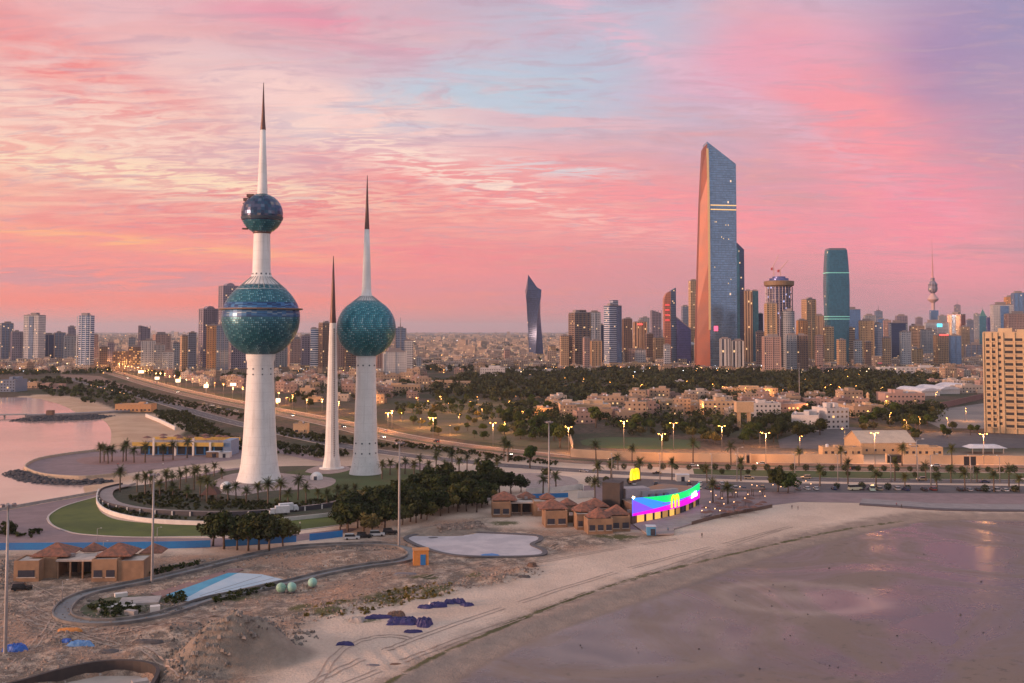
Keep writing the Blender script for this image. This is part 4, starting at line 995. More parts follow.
CROWN = {'mauve grey tower with slanted top above the glowing blocks': dict(slant=.25), 'lower of the twin brown grey towers with small arched crowns': dict(crown='arch'), 'higher of the twin brown grey towers with small arched crowns': dict(crown='arch'),
 'dark brown gridded tower with a roof box, first of the central group': dict(top2=309.8), 'white and blue horizontally striped office tower with a square top': dict(top2=300, accent=[(.28, .4, 'blueglass')]),
 'mauve tower with sloping roof left of the red faced tower': dict(slant=.35), 'wide grey hall with low dome left of the tallest skyscraper': dict(crown='dome'),
 'round topped grey tower in front of the tower under construction': dict(crown='round'), 'hazy teal tower with a pointed spire at right': dict(crown='spire'),
 'white and blue tower of wavy balconies near the left beach': dict(crown='chamfer'), 'brick red tower with a pale front and a blue glass strip': dict(accent=[(0, .86, 'tan2'), (.0, .3, 'blueglass')]),
 'white framed tower with a broad blue glass centre at right': dict(accent=[(.05, .42, 'blueglass')]), 'dark blue glass slab framed by grey piers': dict(accent=[(-.46, .10, 'grey'), (.46, .10, 'grey')]),
 'grey blue glass tower with a tan left edge': dict(accent=[(-.42, .14, 'tan2')]), 'thin far off tower poking up behind the brick red tower': dict(crown='mast'),
 'distant cluttered grey blue tower beneath thin roof masts': dict(crown='mast'), 'grey blue hotel tower right of the teal ball': dict(crown='mast'), 'tall white apartment tower with a smooth grey side, far left by the bay': dict(accent=[(.0, .3, 'bluegrey')]),
 'tall pale yellow tower left of the tallest skyscraper': dict(top2=279)}
for (x0, x1, tp, bs, st, lb, yw) in T:
    skyscraper(x0, x1, tp, bs, st, lb, yw, **CROWN.get(lb, {}))

# rooftop signs
def sign(px, py, base, wpx, hpx, col, label):
    Y = G(px, base)[1] - 2; X, Zs = AT(px, py, Y); w_ = wpx / 1024 * Y; h_ = hpx / 1024 * Y
    t = thing('roof_sign', label, 'sign', (X, Y, Zs))
    mb = MB(); mb.box(0, 0, 0, w_, .6, h_); mb.build('panel', glow('sign_glow', col, 1.6), t)
    mb = MB(); [mb.box(a * w_, .5, -3, .5, .5, 3.2) for a in (-.35, .35)]; mb.build('bracket', M['steel'], t)
sign(944, 335.6, 369, 9, 1.4, (1, .12, .10), 'red lit sign on top of the cream gridded apartment block')
sign(941, 327, 359, 8, 3.4, (.12, .6, .8), 'cyan lit sign on top of the wide grey block')
sign(640, 325, 365, 5, 1.4, (1, .1, .08), 'red lit sign on the roof of the tan and dark banded tower')
sign(716, 331, 373, 4, 5, (.95, .1, .2), 'pink red lit panel low in front of the tallest skyscraper')
sign(880, 365, 371, 4, 2, (1, .05, .15), 'pink red street level sign below the grey slab')

# ------------------------------------------------------------------ special skyscrapers
def ringpts(cx, cy, w_, d_, rot, z, n=4, slope=None):
    base = [(-w_ / 2, -d_ / 2), (w_ / 2, -d_ / 2), (w_ / 2, d_ / 2), (-w_ / 2, d_ / 2)]
    c, s_ = math.cos(rot), math.sin(rot); out = []
    for a, b_ in base: out.append((cx + a * c - b_ * s_, cy + a * s_ + b_ * c, z if slope is None else z + slope(a, b_)))
    return out
# twisted tower
Y = G(535, 357)[1]; X = AT(535, 357, Y)[0]; s_ = Y / 1024
t = thing('twisted_skyscraper', 'lone dark blue skyscraper that twists as it rises to a pointed top', 'skyscraper', (X, Y, 0))
mb = MB(); rings = []; prof_ = [(357, 536.2, 14.5), (345, 535.8, 14.2), (330, 534.8, 13.6), (315, 533.8, 13.4), (305, 533.6, 14.0), (295, 533.4, 15.2), (290, 533.4, 15.8)]
prof = [(q, float(np.interp(-q, [-a[0] for a in prof_], [a[1] for a in prof_])), float(np.interp(-q, [-a[0] for a in prof_], [a[2] for a in prof_]))) for q in np.linspace(357, 290, 34)]
H0 = AT(535, 290, Y)[1]
for py, cx, w_ in prof:
    z_ = AT(535, py, Y)[1]; rot = R(35) + R(62) * max(z_, 0) / H0; ww_ = w_ * s_ / (abs(math.cos(rot % (math.pi / 2))) + abs(math.sin(rot % (math.pi / 2))))
    rings.append(ringpts((cx - 535) * s_, 0, ww_, ww_, rot, max(z_, 0)))
mb.loft(rings, cap=False)
top = rings[-1]; low = min(top, key=lambda p: p[0]); peak = AT(535, 272.5, Y)[1]
tp_ = [((p[0] * .86 + (-4 * s_) * .14), p[1] * .7, 0) for p in top]
t3_ = []
for p in top:
    u = (p[0] - low[0]) / (16 * s_); z_ = H0 + (peak - H0) * (max(0, 1 - abs(u - .22) / .8) if u > .1 else .35)
    t3_.append((p[0] * .72 - 1.2 * s_, p[1] * .6, z_))
mb.loft([top, [(p[0] * .93, p[1] * .9, H0 + (q[2] - H0) * .45) for p, q in zip(top, t3_)], t3_])
fa('twist', (.04, .055, .11), (.06, .09, .19), 3, 4.2, .9, .85, .0015, gm=.35, grough=.3)
mb.build('body', FA['twist'], t)
mb = MB(); mb.box(0, 0, 0, 22 * s_, 14 * s_, 9); mb.build('podium', [FA['house']], t)

# tallest skyscraper with a flared copper side
Y = G(717, 371)[1]; s_ = Y / 1024; X = AT(717, 371, Y)[0]; z = lambda py: AT(717, py, Y)[1]
fa('hamra', (.12, .17, .25), (.22, .34, .50), 2.6, 4.2, .9, .85, .0015, gm=.75, grough=.16)
t = thing('sculpted_skyscraper', 'tallest skyscraper with a blue glass front, copper flank and peaked slanted top', 'skyscraper', (X, Y, 0))
px_ = lambda p, py: (AT(p, py, Y)[0] - X)
mb = MB(); dpt = 30
rings = []
for py, xl, xr in ((371, 709, 736.8), (340, 708.6, 736.6), (300, 708.2, 736.4), (250, 707.8, 736), (200, 707.3, 735.6)):
    rings.append([(px_(xl, py), -dpt * .5, max(z(py), 0)), (px_(xr, py), -dpt * .2, max(z(py), 0)), (px_(xr, py), dpt * .8, max(z(py), 0)), (px_(xl, py), dpt * .8, max(z(py), 0))])
tl, tr = z(143), z(164.5)
rings.append([(px_(705.5, 150), -dpt * .5, tl), (px_(735.2, 165), -dpt * .2, tr), (px_(735.2, 165), dpt * .8, tr), (px_(705.5, 150), dpt * .8, tl)])
mb.loft(rings); mb.build('glass_front', FA['hamra'], t)
mb = MB(); rings = []
for py, xl, xr in ((371, 696.2, 709), (340, 696.5, 708.6), (313, 697, 708.3), (260, 698.3, 707.9), (203, 700, 707.3), (175, 701.4, 706.8)):
    rings.append([(px_(xr, py) - .2, -dpt * .5, max(z(py), 0)), (px_(xr, py) - .2, dpt * .8, max(z(py), 0)), (px_(xl, py), dpt * .55, max(z(py), 0)), (px_(xl, py), -dpt * .1, max(z(py), 0))])
rings.append([(px_(706.2, 145) - .2, -dpt * .5, tl - 2), (px_(706.2, 145) - .2, dpt * .8, tl - 2), (px_(702.6, 148), dpt * .5, tl - 12), (px_(702.6, 148), 0, tl - 12)])
mb.loft(rings); mb.build('sunlit_flank', M['sunlit'], t)
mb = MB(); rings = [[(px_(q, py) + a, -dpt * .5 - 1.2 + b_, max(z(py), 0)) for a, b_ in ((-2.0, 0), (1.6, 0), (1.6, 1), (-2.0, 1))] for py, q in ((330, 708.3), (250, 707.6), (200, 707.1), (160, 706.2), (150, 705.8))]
mb.loft(rings); mb.build('bright_edge', M['gold'], t)  # sunlight glint along the corner, shaped as a gold strip
for py in (206.5, 210.8):
    mb = MB(); a = px_(709, py); b_ = px_(735.4, py); mb.loft([[(a, -dpt * .5 - .6, z(py)), (b_, -dpt * .22 - .6, z(py)), (b_, -dpt * .2, z(py)), (a, -dpt * .45, z(py))], [(a, -dpt * .5 - .6, z(py) + 1.6), (b_, -dpt * .22 - .6, z(py) + 1.6), (b_, -dpt * .2, z(py) + 1.6), (a, -dpt * .45, z(py) + 1.6)]], True, True)
    mb.build('lit_floor', glow('litfloor', (1, .62, .25), .75), t)
rr = random.Random(4); GW = glow('litwin', (1, .66, .3), 1.1)
mb = MB()
for py, a, b_ in ((223, 713, 717), (223, 719, 721), (238, 719, 724), (240, 727, 731), (247, 720, 722), (250, 725, 729), (268, 712, 717), (280, 728, 731), (284, 726, 729), (285, 714, 717), (226, 724, 729)):
    for q in range(int((b_ - a) * 1.5)):
        if rr.random() < .22:
            p = a + q / 1.5; f_ = (p - 708) / 28; mb = MB(); mb.box(px_(p, py), -dpt * .5 + dpt * .3 * f_ - .35, z(py + rr.choice((0, 0, 1.5))), .8, .6, 1.5); mb.build('lit_window', GW, t)
mb = MB(); mb.box(0, 0, 0, 46 * s_, 50, 9); mb.build('podium', FA['house_pale'], t)
# wedge tower behind it
Y = G(741, 368)[1]; s_ = Y / 1024; X = AT(741, 368, Y)[0]; z = lambda py: AT(741, py, Y)[1]; Y_ = Y
t = thing('wedge_skyscraper', 'dark green wedge topped skyscraper tucked right behind the tallest one', 'skyscraper', (X, Y + 25, 0))
mb = MB(); pts = [(-5.5 * s_, -12), (5.8 * s_, -12), (5.8 * s_, 16), (-5.5 * s_, 16)]
mb.loft([[(p[0], p[1], 0) for p in pts], [(p[0], p[1], z(238) if p[0] < 0 else z(249)) for p in pts]]); mb.build('body', FA['darkblue'], t)
mb = MB(); mb.loft([[(a, b_, 0) for a, b_ in ((-5.5 * s_, -12.8), (.8 * s_, -12.8), (.8 * s_, -12), (-5.5 * s_, -12))], [(a, b_, c_) for a, b_, c_ in ((-5.5 * s_, -12.8, z(240)), (.8 * s_, -12.8, z(250)), (.8 * s_, -12, z(250)), (-5.5 * s_, -12, z(240)))]]); mb.build('glass_face', FA['tealglass'], t)
mb = MB(); mb.box(-3 * s_, -13.2, 0, .8 * s_, 1, z(252)); mb.build('bright_edge', M['gold'], t)
mb = MB(); mb.tube((-3 * s_, 0, z(240)), (-3 * s_, 0, z(222)), .6, .2, 6); mb.build('mast', M['steel'], t)
# red faced tower with quarter round top, and triangular dark blue block
Y = G(670, 366)[1]; s_ = Y / 1024; X = AT(670, 366, Y)[0]; z = lambda py: AT(670, py, Y)[1]
t = thing('curved_top_skyscraper', 'narrow tower with red striped front, dark side and quarter round top', 'skyscraper', (X, Y, 0))
A_ = [(-6 * s_, 0)] + [(-6 * s_, z(301))] + [(-6 * s_ + 6.4 * s_ * (1 - math.cos(a)), z(301) + (z(291.5) - z(301)) * math.sin(a)) for a in [math.pi / 2 * i / 6 for i in range(1, 7)]] + [(.4 * s_, 0)]
mb = MB(); mb.loft([[(p[0], -10, p[1]) for p in A_], [(p[0], 12, p[1]) for p in A_]], True, True)
for i, f in enumerate(mb.f): mb.uv[i] = [(mb.v[q][0] + mb.v[q][1], mb.v[q][2]) for q in f]
fa('redtan', (.50, .20, .14), (.20, .10, .10), 3.2, 3.6, .5, .4, .035)
mb.build('front_wing', FA['redtan'], t)
mb = MB(); mb.loft([[(a, b_, 0) for a, b_ in ((.4 * s_, -11), (6 * s_, -6), (6 * s_, 14), (.4 * s_, 14))], [(a, b_, c_) for a, b_, c_ in ((.4 * s_, -11, z(291)), (6 * s_, -6, z(287.6)), (6 * s_, 14, z(287.6)), (.4 * s_, 14, z(291)))]]); mb.build('side_wing', FA['bluegrey'], t)
mb = MB(); [mb.box(-3 * s_, -10.6, z(q), 4.4 * s_, 1, 3.4) for q in (306, 311, 316, 321)]; mb.build('red_panel', glow('redpanel', (.9, .10, .10), .45), t)
t = thing('triangular_building', 'dark blue building with a long diagonal roof right of the red faced tower', 'office block', (X, Y, 0))
mb = MB(); mb.loft([[(6.2 * s_, -8, 0), (20.5 * s_, -8, 0), (20.5 * s_, 24, 0), (6.2 * s_, 24, 0)], [(6.2 * s_, -8, z(317)), (20.5 * s_, -8, z(329)), (20.5 * s_, 24, z(329)), (6.2 * s_, 24, z(317))]]); mb.build('body', FA['violet'], t)
mb = MB(); mb.loft([[(6 * s_, -9, z(317.6)), (20.7 * s_, -9, z(329.6)), (20.7 * s_, 25, z(329.6)), (6 * s_, 25, z(317.6))], [(6 * s_, -9, z(316.6)), (20.7 * s_, -9, z(328.6)), (20.7 * s_, 25, z(328.6)), (6 * s_, 25, z(316.6))]], True, True); mb.build('roof', M['plant'], t)
# bulging teal tower
Y = G(838, 368)[1]; s_ = Y / 1024; X = AT(837.5, 368, Y)[0]; z = lambda py: AT(838, py, Y)[1]
t = thing('bulging_skyscraper', 'teal green glass skyscraper bulging at mid height with a flat rounded top', 'skyscraper', (X, Y, 0))
def rr_ring(w_, d_, z_, n=6, cr=.28, dz_=0):
    out = []
    for (sx, sy, a0) in ((1, -1, -90), (1, 1, 0), (-1, 1, 90), (-1, -1, 180)):
        for k in range(n + 1):
            a = R(a0 + 90 * k / n); out.append((sx * (w_ / 2 - cr * w_ / 2) + cr * w_ / 2 * math.cos(a), sy * (d_ / 2 - cr * d_ / 2) + cr * d_ / 2 * math.sin(a), z_))
    return out
mb = MB(); mb.loft([rr_ring(w_ * s_, 26 * w_ / 23, max(z(py), 0)) for py, w_ in ((368, 19.6), (345, 20.8), (320, 22.2), (300, 23.2), (285, 23.4), (268, 22.4), (256, 20.9), (250.5, 19.8))]); mb.build('body', FA['tealglass'], t)
mb = MB(); mb.loft([rr_ring(w_ * s_, 26 * w_ / 23, z(py)) for py, w_ in ((250.5, 19.4), (249, 18.6), (248.4, 16))]); mb.build('crown', M['steel'], t)
for py in (273.5, 317, 319.5):
    mb = MB(); mb.loft([rr_ring(23.3 * s_ * (1 if py < 300 else .97), 26.3, z(py)), rr_ring(23.3 * s_ * (1 if py < 300 else .97), 26.3, z(py - .8))], False); mb.build('lit_floor', glow('litf2', (.35, .9, .75), .14), t)
# tower under construction with ring and cranes
Y = G(780, 372)[1]; s_ = Y / 1024; X = AT(780, 372, Y)[0]; z = lambda py: AT(780, py, Y)[1]
t = thing('unfinished_skyscraper', 'round skyscraper under construction in scaffolding with a yellow ring near the top', 'skyscraper', (X, Y, 0))
mb = MB(); mb.lathe([(11.5 * s_, 0), (11.5 * s_, z(287))], 24, smooth=False); fa('unfin', (.20, .17, .26), (.04, .05, .12), 4.5, 4.0, .7, .7, .10, glit=(.6, .6, 1), es=1.0); mb.build('core', FA['unfin'], t)
mb = MB()
for i in range(24):
    a = 2 * math.pi * i / 24; q = 13 * s_; mb.tube((q * math.cos(a), q * math.sin(a), z(345)), (q * math.cos(a), q * math.sin(a), z(287)), .5, .5, 4, False)
for k in range(9): mb.lathe([(13 * s_ - .4, z(345 - k * 6.4)), (13 * s_ + .4, z(345 - k * 6.4)), (13 * s_ + .4, z(345 - k * 6.4) + .8)], 24, smooth=False, cap=False)
mb.build('scaffolding', M['steel'], t)
mb = MB(); mb.lathe([(12 * s_, z(287)), (14.6 * s_, z(285.5)), (14.9 * s_, z(281.5)), (13.5 * s_, z(281))], 28, smooth=False); mb.build('ring_platform', pbr('ringy', (.26, .16, .09), .6), t)
mb = MB(); mb.lathe([(9.5 * s_, z(281)), (9.5 * s_, z(278.4)), (6.5 * s_, z(278.4)), (6.5 * s_, z(276.6))], 24, smooth=False); mb.build('top_floor', FA['violet'], t)
for dx_, top_, jib, lb in ((-5 * s_, 268, (6.5, 255), 'red and white tower crane with raised jib on the unfinished skyscraper, left one'), (1.5 * s_, 270, (11, 260), 'red and white tower crane with lower jib on the unfinished skyscraper, right one')):
    c = thing('tower_crane', lb, 'crane', (X + dx_, Y, z(278)))
    h_ = z(top_) - z(278); mb = MB(); mb.box(0, 0, 0, 1.6, 1.6, h_); mb.build('mast', pbr('crane', (.75, .45, .42), .6), c)
    mb = MB(); mb.tube((-2.2 * s_, 0, h_ - 3), (jib[0] * s_ * .75, 0, z(jib[1]) - z(278)), .9, .5, 4, False); mb.build('jib', bpy.data.materials['crane'], c)
    mb = MB(); mb.box(-2 * s_, 0, h_ - 4, 3, 2.4, 4.5); mb.build('cab', pbr('cranecab', (.6, .10, .10), .6), c)
# telecom tower
Y = G(934, 353.5)[1]; s_ = Y / 1024; X = AT(934, 353, Y)[0]; z = lambda py: AT(934, py, Y)[1]
t = thing('telecom_tower', 'slender telecommunications tower with a disc, a faceted pod and a long antenna', 'telecom tower', (X, Y, 0))
mb = MB(); mb.lathe([(3.2 * s_, 0), (2.6 * s_, z(322)), (1.6 * s_, z(312)), (1.7 * s_, z(302)), (1.2 * s_, z(294)), (1.2 * s_, z(282))], 16); mb.build('shaft', pbr('telecomshaft', (.55, .36, .36), .6), t)
mb = MB(); mb.box(0, -1.5 * s_, z(323), 7.6 * s_, 4 * s_, z(310.3) - z(323)); mb.build('equipment_block', FA['blueglass'], t)
mb = MB(); mb.lathe([(1.7 * s_, z(303)), (5.2 * s_, z(300)), (5.6 * s_, z(299)), (5.0 * s_, z(298.2)), (1.6 * s_, z(293.5))], 24, smooth=False); mb.build('disc_platform', pbr('telecomdisc', (.60, .40, .40), .6), t)
mb = MB(); mb.lathe([(1.6 * s_, z(293.5)), (3.9 * s_, z(291.5)), (4.7 * s_, z(289)), (4.3 * s_, z(286)), (4.6 * s_, z(284.6)), (3.2 * s_, z(282.4)), (1.8 * s_, z(280.6)), (2 * s_, z(278))], 12, smooth=False); mb.build('pod', FA['mauve'], t)
mb = MB(); mb.lathe([(1.3 * s_, z(279)), (.9 * s_, z(276)), (.6 * s_, z(262)), (.35 * s_, z(257)), (.12 * s_, z(238))], 8); mb.build('antenna', pbr('antenna', (.62, .30, .30), .5), t)

# cream apartment tower at the right edge: real windows
Y = G(1000, 433)[1]; s_ = Y / 1024
p0 = G(984.5, 432.5); t = thing('apartment_tower', 'cream concrete apartment tower with rows of dark window openings at the right edge', 'apartment tower', (p0[0], p0[1], 0), R(-29))
H = AT(984, 333, Y)[1]; wl = 56 * s_; M['cream'] = pbr('cream', (.62, .44, .27), .75, col2=(.54, .38, .24), scale=.12)
mb = MB(); mb.box(wl / 2, 12, 0, wl, 24, H); mb.build('body', M['cream'], t)
M['void'] = pbr('void', (.035, .03, .035), .5)
cols = [(4.6, 3.2, 1), (9.8, 3.2, 1), (15.2, 2.6, 2), (23.6, 7.2, 3), (32.4, 6.6, 3), (41, 7, 3), (50, 6, 3)]
nf = 15; fh = (H - 5.5) / nf
for ci, (cx, cw, kind) in enumerate(cols):
    for k in range(nf):
        zc = 4.2 + k * fh + (fh * .35 if kind == 2 else 0)
        if zc + 2 > H: continue
        mb = MB(); hh = 1.9
        mb.box(cx * s_, -.03, zc, cw * s_, .1, hh); wn = mb.build('window', M['void'], t)
        if kind == 3 or kind == 1:
            mb = MB(); mb.box(cx * s_, -.55, zc - .75, (cw + 1.1) * s_, 1.1, .75); mb.build('balcony_front', M['cream'], wn) if kind == 3 else mb.build('sill', M['cream'], wn)
mb = MB()
for a in (0, 7.3, 12.6, 17.6, 28.2, 36.7, 45.6): mb.box(a * s_ + .4, -.45, 0, .8 + .3 * (a == 17.6), .9, H + .4)
mb.build('wall_rib', M['cream'], t)
mb = MB(); mb.box(wl / 2, 12, H, wl * .98, 23, .9); mb.box(wl * .35, 14, H, 9, 8, 3.4); mb.box(wl * .7, 12, H, 12, 8, 2.6); mb.build('roof_block', M['cream'], t)
# ------------------------------------------------------------------ vegetation
def leafmat(name, a, b_, sc=.35):
    m = pbr(name, a, .85, col2=b_, scale=sc, detail=5, lo=.38, hi=.62, spec=.2); t = NT(m.node_tree); b = t.n['Principled BSDF']
    src = b.inputs['Base Color'].links[0].from_socket; rnd = t.new('ShaderNodeObjectInfo').outputs['Random']
    t.put(b.inputs['Base Color'], t.mix(1.0, src, t.ramp(rnd, [(0, (.62, .70, .70)), (.4, (.95, 1.0, .8)), (.7, (1.25, 1.1, .8)), (1, (.8, .8, .9))]), 'MULTIPLY')); return m
M['leaf_dark'] = leafmat('leaf_dark', (.020, .030, .012), (.056, .064, .022))
M['leaf_mid'] = leafmat('leaf_mid', (.042, .066, .018), (.09, .115, .032))
M['leaf_olive'] = leafmat('leaf_olive', (.10, .09, .035), (.19, .15, .055))
M['palm_leaf'] = leafmat('palm_leaf', (.055, .065, .028), (.11, .115, .05), .8)
M['bark'] = pbr('bark', (.16, .105, .075), .9, col2=(.10, .07, .05), scale=2)
def leaf_cloud(n, lobes, size, seed, flat=.8):
    rr = np.random.default_rng(seed); L = len(lobes); vol = np.array([l[3] ** 2 for l in lobes]); vol = vol / vol.sum()
    k = rr.choice(L, n, p=vol); lo = np.array(lobes)[k]
    d = rr.normal(size=(n, 3)); d /= np.linalg.norm(d, axis=1)[:, None]
    r = lo[:, 3] * (.62 + .42 * rr.random(n) ** .6); c = lo[:, :3] + d * r[:, None] * np.array([1, 1, flat])
    nrm = d + rr.normal(size=(n, 3)) * .6; nrm /= np.linalg.norm(nrm, axis=1)[:, None]
    a = np.cross(nrm, rr.normal(size=(n, 3))); a /= np.linalg.norm(a, axis=1)[:, None]; b_ = np.cross(nrm, a)
    s_ = size * (.6 + .8 * rr.random(n)); a = a * s_[:, None]; b_ = b_ * (s_ * .62)[:, None]
    V = np.stack([c - a, c - b_ * 1.0, c + a, c + b_], 1).reshape(-1, 3)
    return V
def quads_mesh(name, V, mat):
    n = len(V) // 4; me = bpy.data.meshes.new(name); me.vertices.add(len(V)); me.vertices.foreach_set('co', V.astype(np.float32).ravel())
    me.loops.add(n * 4); me.loops.foreach_set('vertex_index', np.arange(n * 4, dtype=np.int32)); me.polygons.add(n)
    me.polygons.foreach_set('loop_start', np.arange(0, n * 4, 4, dtype=np.int32)); me.update(calc_edges=True); me.materials.append(mat); return me
def make_tree(h_, w_, seed, mat, n=1100, size=.42, label='', group=None, trunk=.28):
    rr = random.Random(seed); t = thing('tree', label, 'tree', (0, 0, 0), 0, group)
    lobes = []
    for _ in range(rr.randint(12, 18)):
        a = rr.random() * 6.28; q = rr.random() ** .6 * w_ * .36; zc = h_ * (trunk + .14 + rr.random() * (.82 - trunk - .14)); r = w_ * rr.uniform(.08, .23)
        lobes.append((q * math.cos(a), q * math.sin(a), zc, r))
    lobes.append((0, 0, h_ * .62, w_ * .30)); lobes.append((rr.uniform(-.5, .5), 0, h_ * .82, w_ * .18))
    o = bpy.data.objects.new('crown', quads_mesh('crown', leaf_cloud(n, lobes, size, seed), mat)); C.objects.link(o); o.parent = t
    mb = MB(); mb.tube((0, 0, -.2), (rr.uniform(-.3, .3), rr.uniform(-.3, .3), h_ * (trunk + .2)), .035 * h_, .02 * h_, 7)
    for q in lobes[:5]: mb.tube((0, 0, h_ * trunk * .9), (q[0] * .8, q[1] * .8, q[2]), .016 * h_, .006 * h_, 5)
    mb.build('trunk', M['bark'], t); return t
TREES = [make_tree(9, 9, 1, M['leaf_dark'], 1500), make_tree(7.5, 8, 2, M['leaf_dark'], 1300), make_tree(10, 8, 3, M['leaf_mid'], 1500),
         make_tree(6, 7.5, 4, M['leaf_olive'], 1100), make_tree(8, 10, 5, M['leaf_mid'], 1500)]
for t in TREES: t['category'] = 'tree'
_used = set()
def plant(proto, i, X, Y, label, group=None, sc=1.0, rz=None, z=0.0):
    rz = random.random() * 6.28 if rz is None else rz
    if (id(proto), i) not in _used:
        _used.add((id(proto), i)); o = proto[i]; o.location = (X, Y, z); o.rotation_euler = (0, 0, rz); o.scale = (sc,) * 3; o['label'] = label
    else: o = dup(proto[i], (X, Y, z), rz, label, None, sc)
    if group: o['group'] = group
    elif 'group' in o: del o['group']
    return o
ORD = 'first second third fourth fifth sixth seventh eighth ninth tenth eleventh twelfth thirteenth fourteenth fifteenth sixteenth seventeenth eighteenth nineteenth twentieth'.split()
TENS = {20: 'twenty', 30: 'thirty', 40: 'forty', 50: 'fifty', 60: 'sixty', 70: 'seventy'}
def ordw(n):
    """1 -> first"""
    if n <= 20: return ORD[n - 1]
    t_, u = n // 10 * 10, n % 10
    return TENS[t_][:-1] + 'ieth' if u == 0 else TENS[t_] + '-' + ORD[u - 1]
# grove and garden trees: (px, base py, variant, scale, label)
def grove(poly, n, var, sc, label, group, seed, mind=3.0):
    rr = random.Random(seed); xs = [p[0] for p in poly]; ys_ = [p[1] for p in poly]; out = []; k = 0
    while len(out) < n and k < n * 60:
        k += 1; p = (rr.uniform(min(xs), max(xs)), rr.uniform(min(ys_), max(ys_)))
        if not inside(p, poly): continue
        X, Y = G(*p)
        if any(math.hypot(X - a, Y - b_) < mind for a, b_ in out): continue
        out.append((X, Y)); plant(TREES, rr.choice(var), X, Y, label, group, rr.uniform(*sc))
    return out
grove([(335, 532), (345, 520), (372, 508), (400, 500), (440, 488), (500, 484), (504, 500), (484, 512), (440, 517), (405, 526), (370, 536)], 82, (0, 0, 1, 1, 0, 3), (1.0, 1.45), 'dark bushy tree in the dense grove behind the white play pool', 'trees of the dense dark grove', 1)
for i, (px, py, v, s_) in enumerate([(213, 546, 0, 1.2), (224, 549, 0, 1.45), (237, 550, 1, 1.5), (248, 551, 0, 1.4), (259, 550, 1, 1.6), (269, 551, 0, 1.35), (283, 547, 3, 1.6)]):
    plant(TREES, v, *G(px, py), ('thin leaved tree at the right end' if i == 6 else ordw(i + 1) + ' dark tree from the left') + ' of the clump before the blue hoarding', None, s_)
for px, py, v, s_, lb in ((530, 468, 2, 1.25, 'bright green upright tree beside the coast road'), (511, 494, 0, 1.1, 'dark tree left of the white and blue hoarding'), (521, 492, 1, 1.0, 'dark tree touching the white and blue hoarding'),
    (778, 492, 0, 1.25, 'big round dark tree behind the beach cafe lights, left half'), (788, 493, 4, 1.1, 'big round dark tree behind the beach cafe lights, right half'), (547, 478, 3, .8, 'low olive tree beside the round paved island'),
    (560, 448, 2, 1.5, 'large green tree at the bend of the palace wall'), (549, 441, 4, 1.4, 'green tree just before the bend of the palace wall'), (596, 428, 2, 1.7, 'tall pale green tree in front of the long sand coloured villa'),
    (10, 534, 1, .6, 'small dark bush at the left edge beyond the hoarding'), (1005, 432, 1, 1.0, 'round dark bush at the foot of the cream apartment tower'), (663, 446, 0, .9, 'dark narrow tree on the football field edge')):
    plant(TREES, v, *G(px, py), lb, None, s_)
grove([(400, 412), (470, 400), (545, 408), (566, 440), (520, 443), (440, 436), (395, 424)], 52, (2, 3, 4, 3), (.6, 1.0), 'small sparse tree in the lamp lit park north of the highway', 'trees of the lamp lit park', 2, 7)
grove([(500, 405), (530, 400), (560, 412), (575, 438), (560, 446), (530, 440), (505, 428)], 20, (0, 4, 2), (.9, 1.3), 'dense green tree in the park corner before the sand coloured villas', 'trees of the park corner', 3, 6)
grove([(612, 430), (700, 428), (760, 432), (760, 444), (705, 446), (690, 438), (612, 437)], 26, (0, 2, 3, 4), (.8, 1.3), 'dark tree between the football field and the villas', 'trees behind the football field', 4, 6)
grove([(757, 424), (800, 420), (825, 424), (820, 436), (785, 447), (762, 446)], 22, (0, 0, 1), (.9, 1.5), 'dark tree in the clump before the curved school walls', 'trees before the school', 5, 6)
grove([(855, 420), (885, 412), (940, 410), (945, 424), (905, 434), (862, 432)], 20, (0, 2, 3), (.8, 1.4), 'dark tree around the pink villa near the empty lot', 'trees around the pink villa', 6, 7)
grove([(908, 433), (985, 429), (985, 436), (912, 441)], 9, (0, 2, 3), (.6, .9), 'low tree in the planted strip beyond the gabled shed', 'trees of the planted strip', 8, 6)
grove([(290, 400), (320, 396), (322, 408), (292, 412)], 7, (1, 0, 4), (.9, 1.1), 'dark tree between the tallest tower and the needle, beyond the highway', 'trees beyond the highway', 9, 8)
SC = [(545, 402), (860, 398), (945, 408), (930, 430), (860, 418), (770, 430), (700, 428), (560, 428)]

def wood(name, polys, n, hh, leaf, per, label, mat, seed, cat='woodland'):
    """a mass of crowns nobody could count"""
    rr = random.Random(seed); V = []; P = []
    ar = []
    for poly in polys:
        Q = [G(*p) for p in poly]; a = abs(sum(Q[i][0] * Q[(i + 1) % len(Q)][1] - Q[(i + 1) % len(Q)][0] * Q[i][1] for i in range(len(Q)))) / 2; ar.append(a)
    tot = sum(ar)
    for poly, a in zip(polys, ar):
        Q = [G(*p) for p in poly]; m_ = int(n * a / tot); xs = [p[0] for p in Q]; ys_ = [p[1] for p in Q]
        X = RNG.uniform(min(xs), max(xs), m_ * 6); Yy = RNG.uniform(min(ys_), max(ys_), m_ * 6); PP = np.stack([X, Yy], 1)
        PP = PP[np_inside(PP, Q)][:m_]
        for x_, y_ in PP:
            H_ = rr.uniform(*hh); w_ = H_ * rr.uniform(.8, 1.3); lobes = [(x_ + rr.uniform(-.3, .3) * w_, y_ + rr.uniform(-.3, .3) * w_, H_ * rr.uniform(.4, .75), w_ * rr.uniform(.2, .36)) for _ in range(4)]
            V.append(leaf_cloud(per, lobes, leaf, rr.randrange(10 ** 6)))
    o = bpy.data.objects.new(name, quads_mesh(name, np.concatenate(V), mat)); C.objects.link(o)
    return tag(o, label, cat, kind='stuff')
M['wood'] = leafmat('wood', (.018, .027, .012), (.085, .092, .034), .10)
